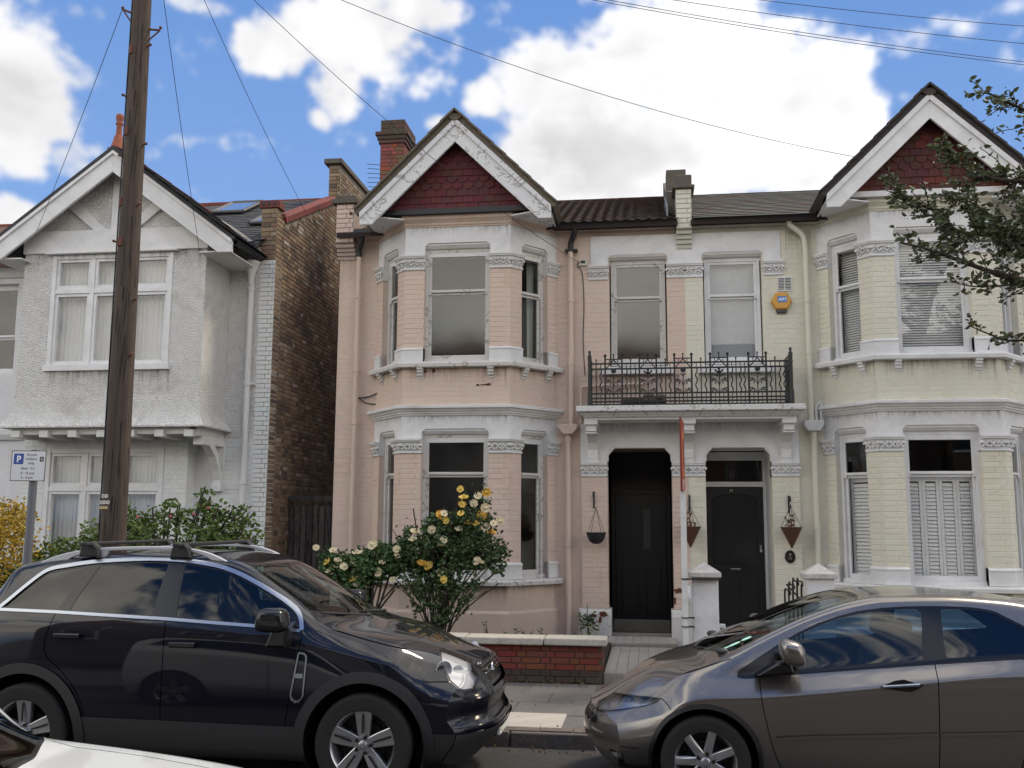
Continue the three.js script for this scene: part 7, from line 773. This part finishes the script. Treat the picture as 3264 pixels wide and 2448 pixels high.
function bloomGeo(seed) { // ruffled open rose: cupped petals in rings round a tight heart
  const r = rng(seed), g = []; [[6, .12, .056, .050], [6, .45, .048, .046], [5, .80, .038, .040], [4, 1.12, .028, .032], [3, 1.38, .018, .024]].forEach(([n, el, R, W], k) => { for (let i = 0; i < n; i++) { const az = i / n * 6.283 + k * .62 + (r() - .5) * .4, e = el + (r() - .5) * .25, q = new THREE.PlaneGeometry(1, 1, 4, 3), p = q.attributes.position, ph = r() * 6; for (let v = 0; v < p.count; v++) { const u = p.getX(v), t = p.getY(v) + .5, w = W * (.35 + .75 * Math.sin(Math.min(1, t * 1.15) * 1.9)); const curl = .10 * Math.sin(ph + u * 7) * t * R, cup = (.55 * u * u + .22 * t * t * (t > .7 ? -1.2 : 1)) * R; p.setXYZ(v, u * w, t * R, cup + curl); } q.computeVertexNormals(); q.rotateX(Math.PI / 2 - (Math.PI / 2 - e)); q.rotateX(-Math.PI / 2 + .0); const m = new THREE.Matrix4().makeRotationY(az); q.rotateX(Math.PI); q.translate(0, k * .005, 0); q.applyMatrix4(m); g.push(clean(q)); } }); g.push(ball(0, .018, 0, .016, .018, .016, 7, 5)); return merge(g); }
{ mat('petalCream', [.76, .67, .45], .7, { transmission: .2, thickness: 0, side: THREE.DoubleSide }); mat('petalYellow', [.78, .58, .13], .7, { transmission: .2, thickness: 0, side: THREE.DoubleSide }); mat('petalOrange', [.74, .44, .06], .7, { transmission: .2, thickness: 0, side: THREE.DoubleSide });
  const bg = [1, 2, 3].map(bloomGeo), R = rng(5), PM = { C: M.petalCream, Y: M.petalYellow, O: M.petalOrange };
  const put = (o, list) => list.split(' ').forEach((s) => { const m = shade(new THREE.Mesh(bg[Math.floor(R() * 3)], PM[s[0]])), [x, y] = s.slice(1).split(',').map(Number); m.name = 'rose_bloom'; m.position.set(x, y, 2.50 + R() * .12); const k = .72 + .45 * R(); m.scale.setScalar(k); m.rotation.set(1.0 + (R() - .5) * 1.3, R() * 6, (R() - .5) * 1.4); o.add(m); });
  const o = thing('rose_bush', 'tall yellow rose bush with bare fanned stems in front of the pink bay', 'rose bush', 'yellow rose bushes'), base = [-2.74, .3, 2.42];
  const blobs = [[-2.95, 1.62, 2.38, .40, .30, .28], [-2.55, 1.62, 2.38, .42, .36, .3], [-2.2, 1.72, 2.38, .30, .38, .26], [-2.24, 2.15, 2.42, .20, .26, .16], [-2.36, 2.0, 2.4, .16, .2, .16], [-1.98, 1.55, 2.4, .18, .28, .16], [-2.78, 1.92, 2.4, .18, .16, .16], [-3.1, 1.78, 2.38, .18, .14, .16], [-2.6, 1.28, 2.42, .2, .16, .16], [-1.92, 1.38, 2.42, .09, .14, .1], [-3.3, 1.5, 2.4, .2, .2, .2], [-2.95, 1.25, 2.42, .22, .22, .18], [-2.62, 1.1, 2.46, .16, .2, .16], [-2.3, 1.25, 2.42, .16, .18, .16], [-2.4, 1.95, 2.4, .3, .2, .2], [-2.95, .98, 2.44, .16, .2, .14], [-2.7, .8, 2.46, .18, .22, .14], [-2.42, .95, 2.44, .14, .2, .14], [-3.1, 1.4, 2.4, .25, .2, .2]], pts = cloudPts(6200, blobs, 3, .85, -.10);
  const tips = []; { const r = rng(8); for (let i = 0; i < 34; i++) { const b = blobs[i % blobs.length]; tips.push([b[0] + (r() - .5) * b[3] * 1.7, b[1] + (r() - .3) * b[4] * 1.2, b[2] + (r() - .5) * b[5]]); } for (const t of [[-3.36, 1.32, 2.4], [-3.05, 2.15, 2.5], [-1.85, 1.62, 2.45], [-1.93, 1.2, 2.4], [-2.1, 1.1, 2.3], [-3.2, 1.1, 2.4], [-2.42, 2.43, 2.5], [-2.2, 2.4, 2.5], [-3.35, 1.9, 2.45]]) tips.push(t); } canes(o, base, tips, 9, .0075); canes(o, base, tips.filter((t) => Math.abs(t[0] + 2.65) < .5).map((t) => [t[0] * .7 - .8, t[1] - .15, t[2] + .05]), 29, .005);
  leaves(o, pts, leafGeo(.055, .036), M.leafRose, 4, {}); put(o, 'Y-2.41,2.40 Y-2.37,2.30 Y-2.40,2.21 Y-2.40,2.09 C-2.19,2.32 C-2.24,2.22 C-2.08,2.16 O-2.08,2.36 O-2.14,2.07 O-2.69,2.07 C-2.62,2.09 Y-2.60,2.00 C-2.79,1.88 C-3.03,1.76 C-3.02,1.86 C-2.62,1.75 C-2.64,1.69 C-2.44,1.90 C-2.09,1.92 C-1.97,1.97 C-1.90,1.99 O-2.00,1.86 C-2.32,1.77 O-2.90,1.46 Y-2.83,1.42 C-2.65,1.34 Y-2.61,1.25 C-2.14,1.48 C-2.19,1.49 Y-2.31,1.98 Y-2.21,1.97 C-3.24,1.63 C-3.23,1.55'); rebase(o, ...base);
  const p = thing('rose_bush', 'smaller cream rose bush at left, above the bonnet of the navy car', 'rose bush', 'yellow rose bushes'), b2 = [-3.66, .3, 2.42], bl2 = [[-3.75, 1.35, 2.42, .28, .26, .22], [-4.08, 1.36, 2.42, .24, .2, .2], [-3.45, 1.42, 2.4, .24, .24, .2], [-4.22, 1.52, 2.42, .12, .12, .1], [-3.85, 1.05, 2.42, .2, .22, .2], [-3.5, 1.6, 2.4, .18, .12, .14]]; canes(p, b2, bl2.flatMap((b) => [[b[0], b[1], b[2]], [b[0] + .14, b[1] + .1, b[2]], [b[0] - .1, b[1] + .05, b[2]]]).concat([[-3.3, 1.1, 2.42], [-3.25, 1.2, 2.4], [-3.55, 1.68, 2.45], [-4.3, 1.64, 2.5]]), 19); leaves(p, cloudPts(2600, bl2, 6, .8, -.14), leafGeo(.055, .036), M.leafRose, 7, { hue: (c, r) => { const k = .8 + .8 * r(); c.setRGB(k, k * 1.1, k * .9); } }); put(p, 'C-3.44,1.46 C-3.48,1.33 C-3.56,1.68 C-3.30,1.24 C-3.78,1.58 C-3.84,1.48 C-4.03,1.48 C-4.05,1.41 C-3.93,1.40 Y-4.18,1.46 C-4.31,1.64 C-4.08,1.61 C-4.15,1.34 C-4.20,1.20 Y-3.82,1.25 C-3.78,1.18 Y-3.80,.96'); rebase(p, ...b2);
}
{ const o = thing('shrub', 'loose green flowering shrub in front of the white house, behind the car roof', 'shrub'), blobs = [[-7.55, 1.45, 2.9, .55, .30, .4], [-6.9, 1.55, 2.9, .5, .42, .4], [-6.35, 1.72, 2.9, .40, .38, .4], [-5.75, 1.80, 2.9, .42, .40, .4], [-5.35, 1.68, 2.9, .34, .38, .35], [-6.6, 1.95, 2.9, .22, .14, .25], [-5.74, 2.22, 2.9, .13, .2, .12], [-5.22, 2.04, 2.9, .16, .14, .12], [-6.25, 2.1, 2.9, .2, .16, .16], [-6.85, 2.0, 2.9, .2, .2, .2], [-5.5, 2.12, 2.9, .14, .16, .12], [-4.98, 1.85, 2.9, .1, .12, .1], [-7.3, 1.8, 2.9, .16, .16, .2], [-5.05, 1.6, 2.9, .12, .12, .12], [-6.2, 1.25, 2.9, 1.2, .3, .4], [-8.1, 1.2, 2.9, .5, .25, .4]], pts = cloudPts(8200, blobs, 13, .95, -.04);
  const r = rng(3), tips = []; for (let i = 0; i < 40; i++) { const b = blobs[i % 9]; tips.push([b[0] + (r() - .5) * b[3] * 1.6, b[1] + (r() - .2) * b[4] * 1.1, b[2] + (r() - .5) * .4]); } tips.push([-5.72, 2.42, 2.95], [-5.2, 2.16, 2.95], [-6.9, 2.2, 3.0], [-4.98, 1.72, 2.9]); canes(o, [-6.2, .3, 2.9], tips, 14, .012); leaves(o, pts, leafGeo(.062, .034), M.leafShrub, 15, { hue: (c, q, p) => { const k = .55 + .85 * q(), y = q() < .25 ? 1.5 : 1; c.setRGB(k * y, k * (1 + .1 * y), k * .8); } }); for (const [x, y] of [[-5.74, 2.06], [-6.05, 2.03], [-7.0, 1.86], [-5.55, 2.14], [-6.5, 2.02]]) { const m = shade(new THREE.Mesh(ball(0, 0, 0, .022, .018, .022, 7, 5), mat('pinkBud', [.45, .10, .12], .7))); m.name = 'flower_bud'; m.position.set(x, y, 3.2); o.add(m); } rebase(o, -6.2, .3, 2.9);
  const g = thing('golden_shrub', 'rounded golden-yellow shrub behind the parking sign post', 'shrub'), gb = [[-8.45, 1.62, 3.4, .62, .58, .5], [-8.25, 1.95, 3.4, .35, .3, .35], [-8.9, 1.7, 3.4, .6, .6, .5]]; canes(g, [-8.5, .3, 3.4], gb.flatMap((b) => [[b[0] - .2, b[1], b[2]], [b[0] + .2, b[1] + .2, b[2]]]), 33, .014); leaves(g, cloudPts(7500, gb, 23, .5, -.2), leafGeo(.045, .03), M.leafGold, 24, { hue: (c, q, p) => { const k = .45 + .8 * q(); c.setRGB(k, k * (.9 + .2 * q()), k); } }); rebase(g, -8.5, .3, 3.4);
  const h = thing('shrub', 'dark green low hedge under the golden shrub at the left edge', 'shrub'); const hb = [[-8.6, .9, 3.3, .8, .5, .4], [-7.9, 1.05, 3.2, .45, .35, .35], [-9.4, .9, 3.2, .6, .5, .4]]; canes(h, [-8.5, .3, 3.3], hb.map((b) => [b[0], b[1] + .1, b[2]]), 35, .014); leaves(h, cloudPts(3600, hb, 43, .6, -.2), leafGeo(.055, .036), M.leafRose, 44, { hue: (c, q) => { const k = .8 + 1.0 * q(); c.setRGB(k, k * 1.2, k * .8); } }); rebase(h, -8.5, .3, 3.3);
  // weeds along the coping
  const weeds = [[-1.75, 'tuft of small weeds left of centre above the white coping', 26, .20, .12], [-1.45, 'reddish-topped weeds above the coping, middle tuft', 24, .24, .14], [-1.05, 'low leafy weeds above the coping near the wall end', 30, .18, .16], [-.80, 'tall thin weed by the pink bay corner', 20, .42, .07], [-2.0, 'slender seeding weed beside the rose stems', 14, .26, .06]]; weeds.forEach(([x, label, n, h2, w], i) => { const o2 = thing('weed', label, 'weed', 'weeds growing in the front garden'), r2 = rng(50 + i), st = [], lf = []; for (let k = 0; k < Math.max(4, n / 4); k++) { const tx = x + (r2() - .5) * w * 2, ty = .33 + h2 * (.5 + .7 * r2()) + .12; st.push(rod([x + (r2() - .5) * w, .3, 2.75], [tx, ty, 2.78 + (r2() - .5) * .1], .004, .002, 4)); for (let q = 0; q < 9; q++) { const t = .35 + .65 * r2(); lf.push([mix(x, tx, t) + (r2() - .5) * .03, mix(.35, ty, t), 2.78 + (r2() - .5) * .08]); } } part('stem', st, M.cane, o2); leaves(o2, lf, leafGeo(.05, .018), M.leafShrub, 60 + i, { hue: (c, q) => { const k = .5 + .7 * q(); c.setRGB(k * (i === 1 ? 1.3 : .9), k * .95, k * .8); } }); rebase(o2, x, .3, 2.76); });
  const pp = thing('weed', 'leafy dark weed growing against the white pier base left of the porch', 'weed', 'weeds growing in the front garden'), r3 = rng(99), st = [], lf = []; for (const [tx, ty] of [[-.93, .78], [-.84, .66], [-1.0, .58], [-.80, .52]]) { st.push(tube([[-.90, .3, .22], [-.92, .45, .24], [tx, ty, .26]], .006, 10, 5)); for (let q = 0; q < 9; q++) { const t = .3 + .7 * r3(); lf.push([mix(-.9, tx, t), mix(.32, ty, t), .25 + (r3() - .5) * .05]); } } part('stem', st, M.cane, pp); leaves(pp, lf, leafGeo(.10, .03), M.leafRose, 98, {}); rebase(pp, -.9, .3, .22);
}
{ // street tree whose branches reach in from the right
  const o = thing('street_tree', 'street tree whose leafy dark branches hang in from the right edge', 'tree'), tr = [], pts = [], r = rng(71), Z = 4.6; const limb = (p, r0, r1) => { const c = new THREE.CatmullRomCurve3(p.map((q, i) => new THREE.Vector3(q[0], q[1], q[2] ?? (Z + (i / p.length) * .25 * (r() - .3))))); const n = p.length * 5, g = new THREE.TubeGeometry(c, n, 1, 7), a = g.attributes.position, fr = c.getSpacedPoints(n); for (let i = 0; i <= n; i++) { const k = mix(r0, r1, i / n); const ctr = c.getPointAt(i / n); for (let j = 0; j <= 7; j++) { const id = i * 8 + j; a.setXYZ(id, ctr.x + (a.getX(id) - ctr.x) * k, ctr.y + (a.getY(id) - ctr.y) * k, ctr.z + (a.getZ(id) - ctr.z) * k); } } g.computeVertexNormals(); tr.push(clean(g)); return c; };
  part('trunk', [(() => { const c = limb([[5.5, 0, 4.6], [5.45, 1.6, 4.62], [5.3, 3.2, 4.6], [5.15, 4.4, 4.6], [4.9, 5.6, 4.6]], .17, .09); return tr.pop(); })()], M.bark, o);
  const twig = (c, n, t0, len, dens) => { for (let i = 0; i < n; i++) { const t = mix(t0, 1, (i + r()) / n), b = c.getPointAt(t), a = (r() - .5) * 2.8 + Math.PI, l = len * (.5 + .8 * r()) * (1.2 - .6 * t); let p = [b.x, b.y, b.z], dir = [Math.cos(a) * .8, Math.sin(a) * .7 + .12, (r() - .5) * 1.1]; const path = [p.slice()]; for (let k = 0; k < 4; k++) { p = p.map((v, e) => v + dir[e] * l / 4); dir = dir.map((v) => v + (r() - .5) * .7); path.push(p.slice()); for (let q = 0; q < dens; q++) pts.push(p.map((v) => v + (r() - .5) * .09)); } const cc = new THREE.CatmullRomCurve3(path.map((v) => new THREE.Vector3(...v))); tr.push(clean(new THREE.TubeGeometry(cc, 8, .005, 4))); } };
  const L1 = limb([[5.2, 4.2, Z], [4.5, 4.3], [3.86, 4.48], [3.56, 4.56], [3.28, 4.67], [2.87, 4.85], [2.66, 4.93]], .06, .008); twig(L1, 26, .35, .34, 3);
  const L2 = limb([[5.15, 4.5, Z], [4.4, 4.8], [3.89, 4.92], [3.53, 4.96], [3.26, 5.02], [3.00, 5.22], [2.81, 5.37], [2.60, 5.55]], .06, .007); twig(L2, 54, .3, .38, 5);
  const L3 = limb([[5.3, 3.6, Z], [4.5, 3.75], [3.82, 3.85], [3.64, 3.85], [3.47, 3.92], [3.28, 3.99]], .03, .006); twig(L3, 12, .45, .22, 3);
  const L4 = limb([[4.6, 4.35, Z], [3.86, 4.44], [3.48, 4.42], [3.32, 4.43], [3.10, 4.46]], .02, .005); twig(L4, 12, .4, .2, 2);
  const L5 = limb([[5.0, 5.2, Z], [4.4, 5.4], [3.92, 5.51], [3.6, 5.55], [3.3, 5.75], [3.12, 5.95]], .05, .007); twig(L5, 34, .2, .42, 5);
  const L6 = limb([[4.9, 5.5, Z], [4.4, 6.0], [4.0, 6.3], [3.6, 6.5]], .05, .008); twig(L6, 20, .3, .5, 4); const L7 = limb([[4.5, 4.3, Z], [3.9, 4.75], [3.6, 5.17], [3.46, 5.3], [3.2, 5.45]], .03, .007); twig(L7, 40, .15, .38, 5); const L8 = limb([[5.2, 4.4, Z], [4.6, 5.0], [4.1, 5.1], [3.7, 4.85]], .04, .008); twig(L8, 44, .2, .44, 6); const L9 = limb([[5.0, 5.4, Z], [5.2, 6.2, 4.4], [5.6, 7.0, 4.3]], .07, .02); twig(L9, 60, .1, .9, 7); const L10 = limb([[5.2, 4.6, Z], [5.9, 5.3, 4.8], [6.6, 5.9, 4.6]], .06, .02); twig(L10, 60, .1, .9, 7);
  part('branches', tr, M.bark, o); leaves(o, pts, leafGeo(.068, .036), M.leafTree, 72, { s0: .4, s1: 1.4, hue: (c, q) => { const k = .45 + .95 * q(); c.setRGB(k * (1 + .5 * (q() < .2)), k * (1 + .05 * q()), k * .85); } }); rebase(o, 5.5, .12, 4.6);
}
{ // fallen leaves and dirt along the wall foot and in the gutter
  const o = thing('leaf_litter', 'scattered small dead leaves on the pavement and in the gutter between the cars', 'leaf litter'), r = rng(808), p = []; for (let i = 0; i < 170; i++) { const k = r(); p.push(k < .45 ? [mix(-3.2, -.4, r()), .14, 3.38 + r() * r() * .5] : k < .75 ? [mix(-2.5, .6, r()), .006, 6.06 + r() * .22] : [mix(-3, .3, r()), .142, mix(3.5, 5.9, r())]); } leaves(o, p, leafGeo(.04, .025), mat('deadLeafM', [.16, .11, .055], .9, { side: THREE.DoubleSide }), 809, { s0: .35, s1: 1.1, up: .85 }); o.children[0].name = 'leaves'; rebase(o, -1.2, .12, 4.5);
  const w = thing('weed', 'thin line of weeds where the brick wall meets the pavement', 'weed', 'weeds growing in the front garden'), q = []; for (let i = 0; i < 90; i++) { const x = mix(-2.6, -.6, r()); if (fbm(x * 3, 1, 2, 2) > -.05) q.push([x, .13 + r() * .035, 3.36 + r() * .03]); } leaves(w, q, leafGeo(.035, .014), M.leafShrub, 811, { hue: (c, g) => { const k = .4 + .5 * g(); c.setRGB(k, k, k * .8); } }); part('stem', q.slice(0, 12).map((a) => rod([a[0], .12, 3.37], a, .002, .0015, 4)), M.cane, w); rebase(w, -1.6, .12, 3.37); }
// ================================================================ houses across the street (seen only mirrored in panes and paintwork)
{ const cols = [[.10, .072, .055], [.34, .32, .29], [.10, .05, .036], [.14, .125, .11], [.11, .075, .055]], mk = (i, x) => { const o = thing('facing_house', ['brown', 'cream', 'red brick', 'white', 'tan'][i] + ' gabled house across the street, seen only mirrored in the windows', 'house'), z = 20.6, m = mat('facing' + i, cols[i], .9, { map: T.grime }); part('wall', [bx(x - 2.75, x + 2.75, .1, 6.9, z, z + 8)], m, o); part('bay', prismY([[x - 2.1, z], [x - 1.5, z - .7], [x - .1, z - .7], [x + .5, z]], .2, 6.9), m, o); part('gable', prism([[x - 2.3, 6.9], [x + .7, 6.9], [x - .8, 8.6]], z - .9, z + 3), M.redTile, o); part('roof', prismX([[z - .3, 6.9], [z + 3.6, 9.1], [z + 8.2, 6.9]], x - 2.76, x + 2.76), mat('facingRoof', [.09, .06, .05], .9, { map: T.stone }), o); for (const [a, y] of [[-.8, 1.2], [-.8, 4.3], [1.7, 4.3]]) { const w = part('window', [bx(x + a - .5, x + a + .5, y, y + 1.8, z - (a < 0 ? .73 : .03), z - (a < 0 ? .69 : -.02))], M.whiteClean, o); part('pane', bx(x + a - .42, x + a + .42, y + .08, y + 1.7, z - (a < 0 ? .74 : .04), z - (a < 0 ? .73 : .03)), M.trimBlack, w); } part('door', bx(x + 1.2, x + 2.2, .2, 2.4, z - .03, z + .01), M.blackPaint, o); rebase(o, x, .1, z); }; for (let i = 0; i < 5; i++) mk(i, -11 + i * 5.52); }
renderer.render(scene, camera);
